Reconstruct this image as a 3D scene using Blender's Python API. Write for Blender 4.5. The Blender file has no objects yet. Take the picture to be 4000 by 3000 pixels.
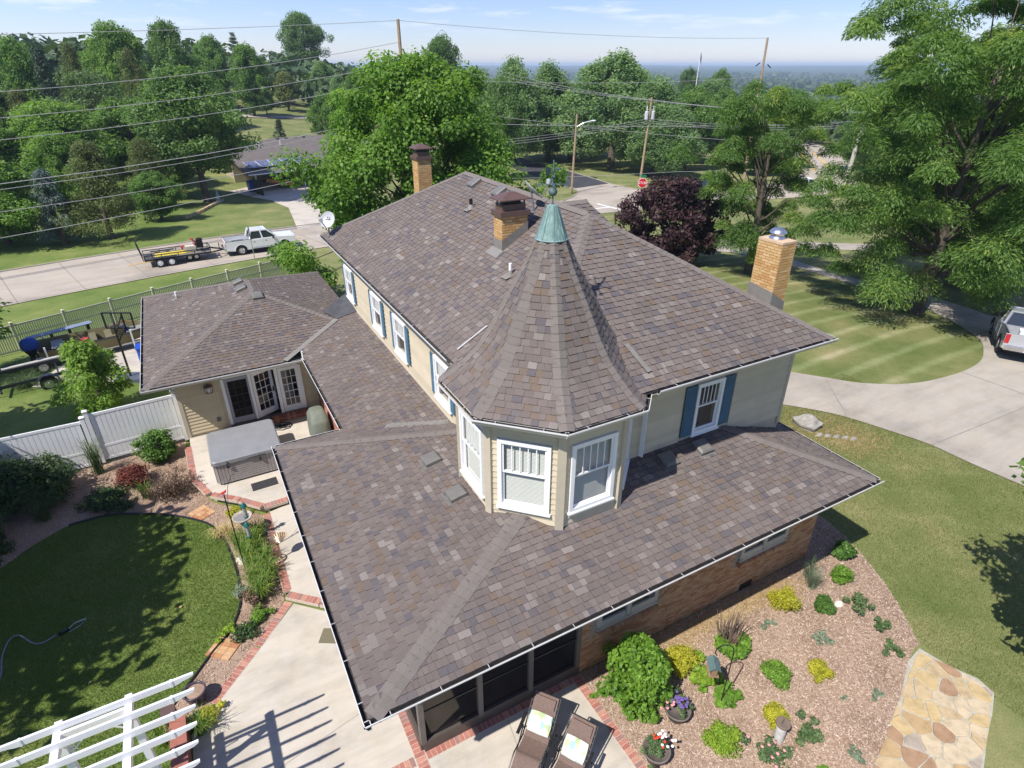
import bpy, bmesh, math, random
import numpy as np
from mathutils import Vector, Matrix
random.seed(7); rng = np.random.default_rng(11)
C = bpy.context.scene.collection
S = bpy.context.scene
rad = math.radians

# ------------------------------------------------------------------ camera, light, exposure
cam = bpy.data.cameras.new('camera'); cam.sensor_width = 36.0; cam.lens = 36.0*2331/4000
cam.clip_start = 0.2; cam.clip_end = 30000
co = bpy.data.objects.new('camera', cam); C.objects.link(co)
co.location = (-0.676, -6.005, 12.334); co.rotation_euler = (rad(90-28.1), 0, rad(-28.5))
S.camera = co
SUN_AZ, SUN_EL = 20.5, 54.0          # the light travels towards azimuth 20.5 degrees
W = bpy.data.worlds.new('World'); S.world = W; W.use_nodes = True
wn = W.node_tree.nodes; wl = W.node_tree.links; wn.clear()
wo = wn.new('ShaderNodeOutputWorld'); bg = wn.new('ShaderNodeBackground')
sky = wn.new('ShaderNodeTexSky'); sky.sky_type = 'NISHITA'; sky.sun_disc = False
sky.sun_elevation = rad(SUN_EL); sky.sun_rotation = rad(SUN_AZ+180+90) ; sky.altitude = 200
sky.air_density = 1.0; sky.dust_density = 0.0; sky.ozone_density = 6.0
# thin fair-weather clouds, all round the sky
tc = wn.new('ShaderNodeTexCoord'); sep = wn.new('ShaderNodeSeparateXYZ'); wl.new(tc.outputs['Generated'], sep.inputs[0])
def wmath(op, a, b=None, c=None):
    n = wn.new('ShaderNodeMath'); n.operation = op
    for i, v in enumerate((a, b, c)):
        if v is None: continue
        if isinstance(v, (int, float)): n.inputs[i].default_value = v
        else: wl.new(v, n.inputs[i])
    return n.outputs[0]
zz = wmath('ADD', wmath('MAXIMUM', sep.outputs[2], 0.0), 0.085)
cmb = wn.new('ShaderNodeCombineXYZ'); wl.new(wmath('DIVIDE', sep.outputs[0], zz), cmb.inputs[0]); wl.new(wmath('DIVIDE', sep.outputs[1], zz), cmb.inputs[1])
n1 = wn.new('ShaderNodeTexNoise'); n1.inputs['Scale'].default_value = 1.05; n1.inputs['Detail'].default_value = 7; n1.inputs['Roughness'].default_value = 0.62
wl.new(cmb.outputs[0], n1.inputs['Vector'])
cr = wn.new('ShaderNodeValToRGB'); cr.color_ramp.elements[0].position = 0.53; cr.color_ramp.elements[1].position = 0.68
wl.new(n1.outputs[0], cr.inputs[0])
fade = wmath('MULTIPLY', wmath('MINIMUM', wmath('MULTIPLY', wmath('MAXIMUM', wmath('SUBTRACT', sep.outputs[2], 0.025), 0.0), 14.0), 1.0), 0.62)
mx = wn.new('ShaderNodeMix'); mx.data_type = 'RGBA'
wl.new(wmath('MULTIPLY', cr.outputs[0], fade), mx.inputs[0]); wl.new(sky.outputs[0], mx.inputs[6]); mx.inputs[7].default_value = (9.5, 9.7, 10.2, 1)
tn = wn.new('ShaderNodeMix'); tn.data_type = 'RGBA'; tn.blend_type = 'MULTIPLY'; tn.inputs[0].default_value = 1; tn.inputs[7].default_value = (.97, .905, 1.06, 1)
wl.new(mx.outputs[2], tn.inputs[6]); wl.new(tn.outputs[2], bg.inputs[0]); bg.inputs[1].default_value = 0.108; wl.new(bg.outputs[0], wo.inputs[0])
sl = bpy.data.lights.new('sun', 'SUN'); sl.energy = 4.6; sl.angle = rad(0.53); sl.color = (1.0, 0.955, 0.89)
so = bpy.data.objects.new('sun', sl); C.objects.link(so)
sd = Vector((math.cos(rad(SUN_AZ))*math.cos(rad(SUN_EL)), math.sin(rad(SUN_AZ))*math.cos(rad(SUN_EL)), -math.sin(rad(SUN_EL))))
so.rotation_euler = sd.to_track_quat('-Z', 'Y').to_euler(); so.location = (-20, -10, 40)
S.view_settings.view_transform = 'Standard'; S.view_settings.look = 'None'; S.view_settings.exposure = 0.45
S.view_settings.gamma = 1.0; S.view_settings.use_curve_mapping = False
S.render.engine = 'CYCLES'; S.cycles.max_bounces = 6; S.cycles.transparent_max_bounces = 8; S.cycles.volume_bounces = 0

# ------------------------------------------------------------------ materials
class NT:
    def __init__(s, name):
        s.m = bpy.data.materials.new(name); s.m.use_nodes = True; s.t = s.m.node_tree; s.n = s.t.nodes; s.l = s.t.links
        s.b = s.n['Principled BSDF']; s.o = s.n['Material Output']; s._pos = None
    def pos(s):
        if s._pos is None: s._pos = s.n.new('ShaderNodeNewGeometry').outputs['Position']
        return s._pos
    def noise(s, scale, detail=3, rough=.55, vec=None):
        x = s.n.new('ShaderNodeTexNoise'); x.inputs['Scale'].default_value = scale; x.inputs['Detail'].default_value = detail; x.inputs['Roughness'].default_value = rough
        s.l.new(vec or s.pos(), x.inputs['Vector']); return x.outputs[0]
    def vor(s, scale, feature='F1', out=0, vec=None):
        x = s.n.new('ShaderNodeTexVoronoi'); x.feature = feature; x.inputs['Scale'].default_value = scale; s.l.new(vec or s.pos(), x.inputs['Vector']); return x.outputs[out]
    def math(s, op, a, b=None):
        x = s.n.new('ShaderNodeMath'); x.operation = op
        for i, v in enumerate((a, b)):
            if v is None: continue
            if isinstance(v, (int, float)): x.inputs[i].default_value = v
            else: s.l.new(v, x.inputs[i])
        return x.outputs[0]
    def ramp(s, v, stops, const=False):
        x = s.n.new('ShaderNodeValToRGB'); e = x.color_ramp
        if const: e.interpolation = 'CONSTANT'
        while len(e.elements) < len(stops): e.elements.new(0.5)
        for el, (p, c) in zip(e.elements, stops): el.position = p; el.color = (*c, 1) if len(c) == 3 else c
        s.l.new(v, x.inputs[0]); return x.outputs[0]
    def mix(s, f, a, b, mode='MIX'):
        x = s.n.new('ShaderNodeMix'); x.data_type = 'RGBA'; x.blend_type = mode
        for i, v in ((0, f), (6, a), (7, b)):
            if isinstance(v, (int, float)): x.inputs[i].default_value = v
            elif isinstance(v, tuple): x.inputs[i].default_value = (*v, 1) if len(v) == 3 else v
            else: s.l.new(v, x.inputs[i])
        return x.outputs[2]
    def attr(s, name):
        x = s.n.new('ShaderNodeAttribute'); x.attribute_name = name; return x
    def objrand(s): return s.n.new('ShaderNodeObjectInfo').outputs['Random']
    def col(s, v):
        if isinstance(v, tuple): s.b.inputs['Base Color'].default_value = (*v, 1)
        else: s.l.new(v, s.b.inputs['Base Color'])
    def set(s, **k):
        for a, v in k.items():
            i = s.b.inputs[{'rough': 'Roughness', 'metal': 'Metallic', 'spec': 'Specular IOR Level', 'coat': 'Coat Weight', 'trans': 'Transmission Weight', 'alpha': 'Alpha'}[a]]
            if isinstance(v, (int, float)): i.default_value = v
            else: s.l.new(v, i)
    def bump(s, h, strength=.3, dist=.01):
        x = s.n.new('ShaderNodeBump'); x.inputs['Strength'].default_value = strength; x.inputs['Distance'].default_value = dist
        s.l.new(h, x.inputs['Height']); s.l.new(x.outputs[0], s.b.inputs['Normal'])
MATS = {}
def pm(name, col, rough=.6, var=.12, scale=6., bump=0., metal=0., orand=0., fine=0., coat=0., spec=.4):
    """plain surface: base colour broken up by noise, optional per-object shift"""
    if name in MATS: return MATS[name]
    t = NT(name); dark = tuple(c*(1-var) for c in col); light = tuple(min(1, c*(1+var)) for c in col)
    c = t.ramp(t.noise(scale, 4), [(.3, dark), (.7, light)])
    if fine: c = t.mix(fine, c, t.ramp(t.noise(scale*18, 2), [(.35, (0.3, .3, .3)), (.65, (1, 1, 1))]), 'MULTIPLY')
    if orand: c = t.mix(1.0, c, t.ramp(t.objrand(), [(0, (1-orand,)*3), (1, (1, 1, 1))]), 'MULTIPLY')
    t.col(c); t.set(rough=rough, metal=metal, coat=coat, spec=spec)
    if bump: t.bump(t.noise(scale*8, 3), bump, .01)
    MATS[name] = t.m; return t.m

def shingle_mat():
    t = NT('asphalt_shingle'); a = t.attr('tint').outputs['Fac']
    c = t.ramp(a, [(0, (.154, .127, .115)), (.22, (.166, .139, .126)), (.46, (.143, .118, .108)), (.66, (.172, .145, .130)), (.76, (.155, .118, .092)), (.83, (.116, .103, .108)), (.90, (.134, .118, .115)), (.94, (.205, .178, .162)), (.98, (.232, .205, .186))], True)
    g = t.noise(260, 2, .7); c = t.mix(.75, c, t.ramp(g, [(.3, (.42, .42, .43)), (.5, (.95, .95, .95)), (.7, (1.75, 1.7, 1.65))]), 'MULTIPLY')
    c = t.mix(.4, c, t.ramp(t.noise(.55, 4), [(.3, (.78, .78, .8)), (.7, (1.16, 1.13, 1.1))]), 'MULTIPLY')
    t.col(c); t.set(rough=.92, spec=.25); t.bump(g, .5, .004); MATS['shingle'] = t.m
    return t.m
M_SH = shingle_mat()
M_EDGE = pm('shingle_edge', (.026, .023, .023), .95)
M_CAP = None
def cap_mat():
    t = NT('ridge_cap_shingle'); c = t.ramp(t.attr('tint').outputs['Fac'], [(0, (.166, .144, .129)), (.5, (.174, .151, .136)), (1, (.182, .158, .142))])
    g = t.noise(260, 2, .7); c = t.mix(.7, c, t.ramp(g, [(.3, (.45, .45, .45)), (.5, (.97, .97, .97)), (.7, (1.65, 1.62, 1.58))]), 'MULTIPLY')
    t.col(c); t.set(rough=.92, spec=.25); t.bump(g, .5, .004); return t.m
M_CAP = cap_mat()
M_WHITE = pm('white_paint', (.80, .80, .80), .45, .03, 3)
M_VINYL = pm('white_vinyl', (.82, .82, .83), .38, .03, 2)
M_TRIM = pm('tan_trim', (.50, .44, .34), .55, .05, 4)
M_SIDING = pm('tan_siding', (.61, .525, .385), .6, .05, 2.2, orand=.13)
M_SIDING_Y = pm('cream_siding', (.60, .51, .34), .6, .05, 2.2, orand=.12)
M_SHUTTER = pm('blue_shutter', (.055, .125, .18), .5, .1, 5)
M_GUTTER = pm('gutter_metal', (.66, .65, .64), .4, .05, 4); M_GUTF = pm('gutter_face', (.50, .475, .43), .5, .06, 4)
M_DEBRIS = pm('gutter_inside', (.055, .05, .046), .8, .5, 9)
M_STRAP = pm('gutter_strap', (.42, .42, .42), .5)
M_FLASH = pm('lead_flashing', (.21, .195, .175), .55, .12, 7)
M_VENT = pm('vent_plastic', (.155, .148, .135), .5, .1, 6)
M_DECK = pm('roof_underlay', (.06, .055, .055), .9)
M_SOFFIT = pm('soffit', (.46, .41, .32), .6)
M_BROWN = pm('brown_metal', (.115, .068, .056), .42, .12, 6, spec=.5)
M_DKBRONZE = pm('bronze_frame', (.085, .072, .062), .45, .1, 6)
M_STEEL = pm('galvanised_steel', (.55, .57, .60), .3, .08, 6, metal=.9)
M_BLACK = pm('black_paint', (.016, .016, .018), .4, .15, 6)
M_RUBBER = pm('tyre_rubber', (.022, .022, .023), .85, .15, 8)
M_CHROME = pm('chrome', (.7, .7, .72), .15, .03, 4, metal=1)
def glass_mat(name, tint=(.03, .035, .04), rough=.04):
    t = NT(name); t.col(tint); t.set(rough=rough, spec=.9, coat=.6); return t.m
M_GLASS = glass_mat('window_glass_dark')
def clear_glass():
    t = NT('window_glass'); n = t.n; tr = n.new('ShaderNodeBsdfTransparent'); gl = n.new('ShaderNodeBsdfGlossy'); gl.inputs['Roughness'].default_value = .03
    lw = n.new('ShaderNodeLayerWeight'); lw.inputs[0].default_value = .5; mx = n.new('ShaderNodeMixShader')
    tr.inputs[0].default_value = (.86, .89, .9, 1)
    t.l.new(t.math('ADD', t.math('MULTIPLY', t.math('POWER', lw.outputs['Facing'], 4.0), .9), .05), mx.inputs[0]); t.l.new(tr.outputs[0], mx.inputs[1]); t.l.new(gl.outputs[0], mx.inputs[2]); t.l.new(mx.outputs[0], t.o.inputs[0]); n.remove(t.b); return t.m
M_CLEAR = clear_glass()
def screen_mat():
    t = NT('insect_screen'); n = t.n; tr = n.new('ShaderNodeBsdfTransparent'); df = n.new('ShaderNodeBsdfDiffuse'); df.inputs[0].default_value = (.022, .02, .02, 1)
    mx = n.new('ShaderNodeMixShader'); mx.inputs[0].default_value = .66
    t.l.new(tr.outputs[0], mx.inputs[1]); t.l.new(df.outputs[0], mx.inputs[2]); t.l.new(mx.outputs[0], t.o.inputs[0]); n.remove(t.b); return t.m
M_SCREEN = screen_mat()
def brick_mat(name, cols, scale=30):
    t = NT(name); r = t.math('FRACT', t.math('ADD', t.objrand(), t.attr('tint').outputs['Fac']))
    c = t.ramp(r, [(i/len(cols), k) for i, k in enumerate(cols)], True)
    c = t.mix(.6, c, t.ramp(t.noise(scale, 4, .65), [(.3, (.62, .6, .58)), (.7, (1.25, 1.22, 1.2))]), 'MULTIPLY')
    t.col(c); t.set(rough=.9, spec=.2); t.bump(t.noise(90, 3), .35, .004); return t.m
M_BRICK_Y = brick_mat('buff_brick', [(.56, .355, .155), (.59, .39, .18), (.53, .325, .135), (.62, .425, .21), (.50, .285, .12)])
M_BRICK_T = brick_mat('tan_brick', [(.50, .29, .15), (.54, .33, .175), (.44, .235, .115), (.55, .35, .20), (.41, .195, .095), (.50, .30, .165)])
M_BRICK_R = brick_mat('red_paver', [(.39, .165, .13), (.43, .195, .155), (.36, .145, .115), (.31, .18, .16), (.48, .25, .185), (.41, .18, .14)])
M_BRICK_S = brick_mat('step_brick', [(.40, .10, .06), (.45, .14, .08), (.33, .085, .055), (.24, .12, .095), (.48, .19, .11)])
M_MORTAR = pm('mortar', (.40, .35, .29), .95, .15, 14, fine=.4)
M_MORTAR_L = pm('paving_mortar', (.56, .47, .38), .95, .12, 14, fine=.3)
def copper():
    t = NT('verdigris_copper'); v = t.n.new('ShaderNodeMapping'); v.inputs['Scale'].default_value = (14, 14, 2.2); t.l.new(t.pos(), v.inputs[0])
    c = t.ramp(t.noise(1.6, 5, .65, v.outputs[0]), [(.25, (.10, .165, .16)), (.5, (.165, .26, .245)), (.68, (.26, .36, .34)), (.78, (.60, .68, .65))])
    t.col(c); t.set(rough=.62, spec=.4); return t.m
M_COPPER = copper()
M_COPPER_D = pm('dark_verdigris', (.085, .13, .135), .6, .35, 18)
def concrete_mat(name, col, scale=.5, warm=(1, .93, .80)):
    t = NT(name)
    c = t.ramp(t.noise(scale, 6, .62), [(.28, tuple(x*.72 for x in col)), (.5, col), (.72, tuple(min(1, x*1.10) for x in col))])
    c = t.mix(.4, c, t.ramp(t.noise(scale*3.3, 5, .7), [(.35, warm), (.62, (1, 1, 1))]), 'MULTIPLY')
    c = t.mix(.5, c, t.ramp(t.noise(70, 3, .7), [(.3, (.78, .77, .76)), (.7, (1.08, 1.08, 1.08))]), 'MULTIPLY')
    sv = t.n.new('ShaderNodeMapping'); sv.inputs['Scale'].default_value = (.5, 2.2, 1); sv.inputs['Rotation'].default_value = (0, 0, .3); t.l.new(t.pos(), sv.inputs[0]); c = t.mix(.55, c, t.ramp(t.noise(scale*2.2, 6, .7, sv.outputs[0]), [(.33, (.74,.73,.71)), (.55, (1,1,1)), (.75, (1.06,1.05,1.03))]), 'MULTIPLY')
    sp = t.vor(6); c = t.mix(t.math('LESS_THAN', sp, .028), c, tuple(x*.45 for x in col))
    t.col(c); t.set(rough=.9, spec=.25); t.bump(t.noise(60, 4), .25, .006); return t.m
M_CONC = concrete_mat('patio_concrete', (.54, .495, .43))
M_CONC_D = concrete_mat('driveway_concrete', (.40, .362, .312), .35)
M_ROAD = concrete_mat('road_concrete', (.425, .375, .318), .22)
M_ASPH = pm('asphalt', (.055, .056, .066), .9, .25, 1.2, fine=.3)
M_YEL = pm('yellow_line', (.70, .42, .05), .7, .15, 4)
M_LINE = pm('white_line', (.72, .71, .69), .7, .1, 4)
M_CRACK = pm('joint', (.24, .21, .185), .95, .3, 5)
def grass_mat():
    t = NT('lawn'); p = t.pos(); sep = t.n.new('ShaderNodeSeparateXYZ'); t.l.new(p, sep.inputs[0])
    base = t.ramp(t.noise(.33, 6, .62), [(.3, (.125, .160, .052)), (.48, (.180, .203, .078)), (.62, (.245, .240, .110)), (.78, (.36, .30, .165))])
    # mown stripes (sheen of leaning grass put into the colour), strongest on the right lawn
    st = t.math('SINE', t.math('ADD', t.math('MULTIPLY', t.math('SUBTRACT', sep.outputs[1], t.math('MULTIPLY', sep.outputs[0], .06)), 4.0), t.math('MULTIPLY', t.noise(.25, 2), 1.6)))
    st2 = t.math('SINE', t.math('ADD', t.math('MULTIPLY', t.math('ADD', t.math('MULTIPLY', sep.outputs[0], .62), t.math('MULTIPLY', sep.outputs[1], .78)), 4.6), t.math('MULTIPLY', t.noise(.3, 2), 1.4)))
    m = t.n.new('ShaderNodeMapRange'); m.inputs[1].default_value = 13; m.inputs[2].default_value = 17; t.l.new(sep.outputs[0], m.inputs[0])
    far = t.n.new('ShaderNodeMapRange'); far.inputs[1].default_value = 38; far.inputs[2].default_value = 45; far.inputs[3].default_value = 1; far.inputs[4].default_value = 0; t.l.new(sep.outputs[0], far.inputs[0])
    near = t.n.new('ShaderNodeMapRange'); near.inputs[1].default_value = 3; near.inputs[2].default_value = 7; t.l.new(sep.outputs[1], near.inputs[0])
    w = t.mix(near.outputs[0], st2, st)
    f = t.math('MULTIPLY', m.outputs[0], far.outputs[0])
    str_ = t.ramp(w, [(.0, (.80, .82, .72)), (.5, (.9, .9, .9)), (1, (1.30, 1.28, 1.5))])
    base = t.mix(t.math('MULTIPLY', f, t.math('ADD', .22, t.math('MULTIPLY', near.outputs[0], .6))), base, t.mix(1.0, base, str_, 'MULTIPLY'))
    lx = t.n.new('ShaderNodeMapRange'); lx.inputs[1].default_value = -2; lx.inputs[2].default_value = 10; t.l.new(sep.outputs[0], lx.inputs[0])
    base = t.mix(t.math('MULTIPLY', t.math('SUBTRACT', 1.0, lx.outputs[0]), .8), base, t.mix(1.0, base, (.70,.92,.52), 'MULTIPLY'))
    base = t.mix(.65, base, t.ramp(t.noise(24, 4, .75), [(.25, (.38, .40, .35)), (.5, (.95, .95, .95)), (.75, (1.55, 1.5, 1.4))]), 'MULTIPLY')
    base = t.mix(.35, base, t.ramp(t.noise(3.1, 4, .7), [(.3, (.7, .74, .62)), (.7, (1.25, 1.2, 1.15))]), 'MULTIPLY')
    # woods beyond the houses
    ln = t.n.new('ShaderNodeVectorMath'); ln.operation = 'LENGTH'; t.l.new(p, ln.inputs[0])
    fr = t.n.new('ShaderNodeMapRange'); fr.inputs[1].default_value = 270; fr.inputs[2].default_value = 380; t.l.new(ln.outputs['Value'], fr.inputs[0])
    wood = t.ramp(t.noise(.02, 6, .7), [(.3, (.022, .045, .017)), (.6, (.045, .075, .026)), (.8, (.09, .11, .045))])
    base = t.mix(fr.outputs[0], base, wood)
    t.col(base); t.set(rough=.95, spec=.15); t.bump(t.noise(40, 3), .6, .03); return t.m
M_GRASS = grass_mat()
def mulch_mat():
    t = NT('bark_mulch'); v = t.n.new('ShaderNodeMapping'); v.inputs['Scale'].default_value = (1, 2.6, 1); v.inputs['Rotation'].default_value = (0, 0, .6); t.l.new(t.pos(), v.inputs[0])
    c = t.ramp(t.noise(34, 4, .75, v.outputs[0]), [(.3, (.21, .135, .095)), (.5, (.38, .275, .205)), (.72, (.53, .415, .335))])
    c = t.mix(.75, c, t.ramp(t.noise(1.1, 5, .65), [(.3, (.50, .42, .36)), (.55, (1, .97, .95)), (.75, (1.15, 1.08, 1.02))]), 'MULTIPLY')
    t.col(c); t.set(rough=.95, spec=.1); t.bump(t.noise(45, 3), .7, .03); return t.m
M_MULCH = mulch_mat()
def leaf_mat(name, dark, light, trans=.32, yellow=None):
    t = NT(name); n = t.n; a = t.attr('tint').outputs['Fac']
    st = [(0, dark), (.85, light)] + ([(1, yellow)] if yellow else [])
    c = t.ramp(a, st); c = t.mix(.3, c, t.ramp(t.objrand(), [(0, (.8, .86, .8)), (1, (1.15, 1.1, 1.05))]), 'MULTIPLY')
    t.col(c); t.set(rough=.55, spec=.35)
    tl = n.new('ShaderNodeBsdfTranslucent'); mx = n.new('ShaderNodeMixShader'); mx.inputs[0].default_value = trans
    t.l.new(t.mix(1.0, c, (1.7, 1.75, .75), 'MULTIPLY'), tl.inputs[0]); t.l.new(t.b.outputs[0], mx.inputs[1]); t.l.new(tl.outputs[0], mx.inputs[2]); t.l.new(mx.outputs[0], t.o.inputs[0]); return t.m
M_BARK = pm('bark', (.105, .085, .066), .95, .35, 9, bump=.6)
M_WOODPOLE = pm('weathered_pole', (.34, .245, .155), .9, .25, 5, bump=.2)
M_WIRE = pm('cable', (.30, .30, .31), .5)
M_PAINT_W = pm('white_car_paint', (.78, .79, .80), .22, .02, 2, coat=.7)
M_PAINT_S = pm('silver_car_paint', (.52, .53, .55), .25, .03, 2, coat=.7, metal=.45)
M_PAINT_R = pm('red_car_paint', (.45, .02, .022), .22, .04, 2, coat=.7)
M_PAINT_B = pm('blue_car_paint', (.02, .05, .10), .22, .06, 2, coat=.7)
M_REDL = pm('tail_light', (.42, .012, .012), .2, .05, 4, coat=.6)
# ------------------------------------------------------------------ mesh helpers
class MB:
    """collects geometry, links it as one mesh object"""
    def __init__(s): s.v = []; s.f = []; s.mi = []; s.t = []
    def add(s, vs, fs, mi=0, tint=0.0):
        o = len(s.v); s.v.extend([tuple(map(float, p)) for p in vs])
        for f in fs: s.f.append([o+i for i in f]); s.mi.append(mi); s.t.append(tint)
    def box(s, c, d, rz=0, mi=0, tint=0.0, tilt=None):
        x, y, z = d[0]/2, d[1]/2, d[2]/2
        P = [Vector(p) for p in ((-x,-y,-z),(x,-y,-z),(x,y,-z),(-x,y,-z),(-x,-y,z),(x,-y,z),(x,y,z),(-x,y,z))]
        M = Matrix.Rotation(rz, 3, 'Z')
        if tilt is not None: M = M @ Matrix.Rotation(tilt[1], 3, tilt[0])
        s.add([M @ p + Vector(c) for p in P], [(0,3,2,1),(4,5,6,7),(0,1,5,4),(1,2,6,5),(2,3,7,6),(3,0,4,7)], mi, tint)
    def bar(s, a, b, w, h, mi=0, up=(0,0,1)):
        a = Vector(a); b = Vector(b); d = (b-a).normalized(); u = Vector(up)
        if abs(d.dot(u)) > .98: u = Vector((1,0,0))
        r = d.cross(u).normalized()*w/2; q = r.cross(d).normalized()*h/2
        s.add([a-r-q,a+r-q,a+r+q,a-r+q,b-r-q,b+r-q,b+r+q,b-r+q], [(0,1,2,3),(7,6,5,4),(0,4,5,1),(1,5,6,2),(2,6,7,3),(3,7,4,0)], mi)
    def tube(s, pts, r, n=8, mi=0, cap=True, tint=0.0):
        pts = [Vector(p) for p in pts]; rs = r if isinstance(r, (list, tuple)) else [r]*len(pts)
        vs = []; prev = None
        for i, p in enumerate(pts):
            d = (pts[min(i+1, len(pts)-1)] - pts[max(i-1, 0)])
            d = d.normalized() if d.length > 1e-9 else Vector((0,0,1))
            if prev is None:
                u = Vector((0,0,1)) if abs(d.z) < .9 else Vector((1,0,0)); a = d.cross(u).normalized()
            else:
                a = (prev - d*prev.dot(d)); a = a.normalized() if a.length > 1e-6 else d.orthogonal().normalized()
            prev = a; b = d.cross(a)
            for k in range(n):
                th = 2*math.pi*k/n; vs.append(p + (a*math.cos(th)+b*math.sin(th))*rs[i])
        fs = []
        for i in range(len(pts)-1):
            for k in range(n): fs.append((i*n+k, i*n+(k+1) % n, (i+1)*n+(k+1) % n, (i+1)*n+k))
        if cap: fs.append(tuple(range(n-1, -1, -1))); fs.append(tuple((len(pts)-1)*n+k for k in range(n)))
        s.add(vs, fs, mi, tint)
    def lathe(s, prof, c=(0,0,0), n=20, mi=0, a0=0, a1=2*math.pi, sx=1, sy=1):
        full = abs(a1-a0-2*math.pi) < 1e-6; m = n if full else n+1; vs = []
        for r, z in prof:
            for k in range(m):
                th = a0+(a1-a0)*k/n; vs.append((c[0]+r*math.cos(th)*sx, c[1]+r*math.sin(th)*sy, c[2]+z))
        fs = []
        for i in range(len(prof)-1):
            for k in range(n):
                k2 = (k+1) % m; fs.append((i*m+k, i*m+k2, (i+1)*m+k2, (i+1)*m+k))
        s.add(vs, fs, mi)
    def prism(s, poly, z0, z1, mi=0):
        n = len(poly); vs = [(p[0],p[1],z0) for p in poly]+[(p[0],p[1],z1) for p in poly]
        s.add(vs, [tuple(range(n-1,-1,-1)), tuple(range(n, 2*n))]+[(i,(i+1) % n,n+(i+1) % n,n+i) for i in range(n)], mi)
    def extr(s, poly, y0, y1, mi=0, scale1=None):
        """outline in x,z pushed along y"""
        n = len(poly); vs = [(p[0],y0,p[1]) for p in poly]+[(p[0],y1,p[1]) for p in poly]
        s.add(vs, [tuple(range(n)), tuple(range(2*n-1, n-1, -1))]+[(i,n+i,n+(i+1) % n,(i+1) % n) for i in range(n)], mi)
    def mesh(s, name, mats, smooth=False):
        me = bpy.data.meshes.new(name); me.from_pydata(s.v, [], s.f)
        for m in (mats if isinstance(mats, (list, tuple)) else [mats]): me.materials.append(m)
        if s.f:
            me.polygons.foreach_set('material_index', s.mi)
            a = me.attributes.new('tint', 'FLOAT', 'FACE'); a.data.foreach_set('value', np.array(s.t, dtype=np.float32))
            if smooth: me.polygons.foreach_set('use_smooth', [True]*len(s.f))
        me.update(); return me
    def build(s, name, mats, parent=None, loc=(0,0,0), rz=0, smooth=False, **kw):
        return link(name, s.mesh(name, mats, smooth), parent, loc, rz, **kw)
def link(name, me, parent=None, loc=(0,0,0), rz=0, scale=None, rot=None, **kw):
    o = bpy.data.objects.new(name, me); C.objects.link(o); o.location = loc
    o.rotation_euler = rot if rot is not None else (0, 0, rz)
    if scale is not None: o.scale = scale
    if parent is not None: o.parent = parent
    for k, v in kw.items(): o[k] = v
    return o
def thing(name, label, cat, loc=(0,0,0), rz=0, group=None):
    o = bpy.data.objects.new(name, None); C.objects.link(o); o.location = loc; o.rotation_euler = (0,0,rz); o.empty_display_size = .2
    o['label'] = label; o['category'] = cat
    if group: o['group'] = group
    return o
def tag(o, label, cat, group=None):
    o['label'] = label; o['category'] = cat
    if group: o['group'] = group
    return o
def struct(o): o['kind'] = 'structure'; return o
def dup(root, loc, rz, label, group=None):
    r = root.copy(); C.objects.link(r); r.location = loc; r.rotation_euler = (0,0,rz); r['label'] = label
    if group: r['group'] = group
    for ch in list(root.children):
        c = ch.copy(); C.objects.link(c); c.parent = r
        for g in ch.children:
            d = g.copy(); C.objects.link(d); d.parent = c
    return r
_UB = {}
def unit_box(mat, bev=0):
    k = (mat.name, bev)
    if k not in _UB:
        m = MB(); m.box((0,0,0), (1,1,1)); _UB[k] = m.mesh('block_'+mat.name, mat)
    return _UB[k]
def pbox(name, parent, c, d, mat, rz=0, rot=None, **kw):
    return link(name, unit_box(mat), parent, c, rz, scale=d, rot=rot, **kw)
def clip(poly, n, d):
    """part of a convex polygon (2-D) on the side n.p <= d"""
    out = []
    for i in range(len(poly)):
        a = poly[i]; b = poly[(i+1) % len(poly)]; da = n[0]*a[0]+n[1]*a[1]-d; db = n[0]*b[0]+n[1]*b[1]-d
        if da <= 0: out.append(a)
        if (da < 0 < db) or (db < 0 < da):
            t = da/(da-db); out.append((a[0]+t*(b[0]-a[0]), a[1]+t*(b[1]-a[1])))
    return out
def clip_convex(poly, conv):
    A = sum(conv[i][0]*conv[(i+1) % len(conv)][1]-conv[(i+1) % len(conv)][0]*conv[i][1] for i in range(len(conv)))
    c = conv if A > 0 else conv[::-1]
    for i in range(len(c)):
        a = c[i]; b = c[(i+1) % len(c)]; n = (b[1]-a[1], -(b[0]-a[0])); poly = clip(poly, n, n[0]*a[0]+n[1]*a[1])
        if len(poly) < 3: return []
    return poly

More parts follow.
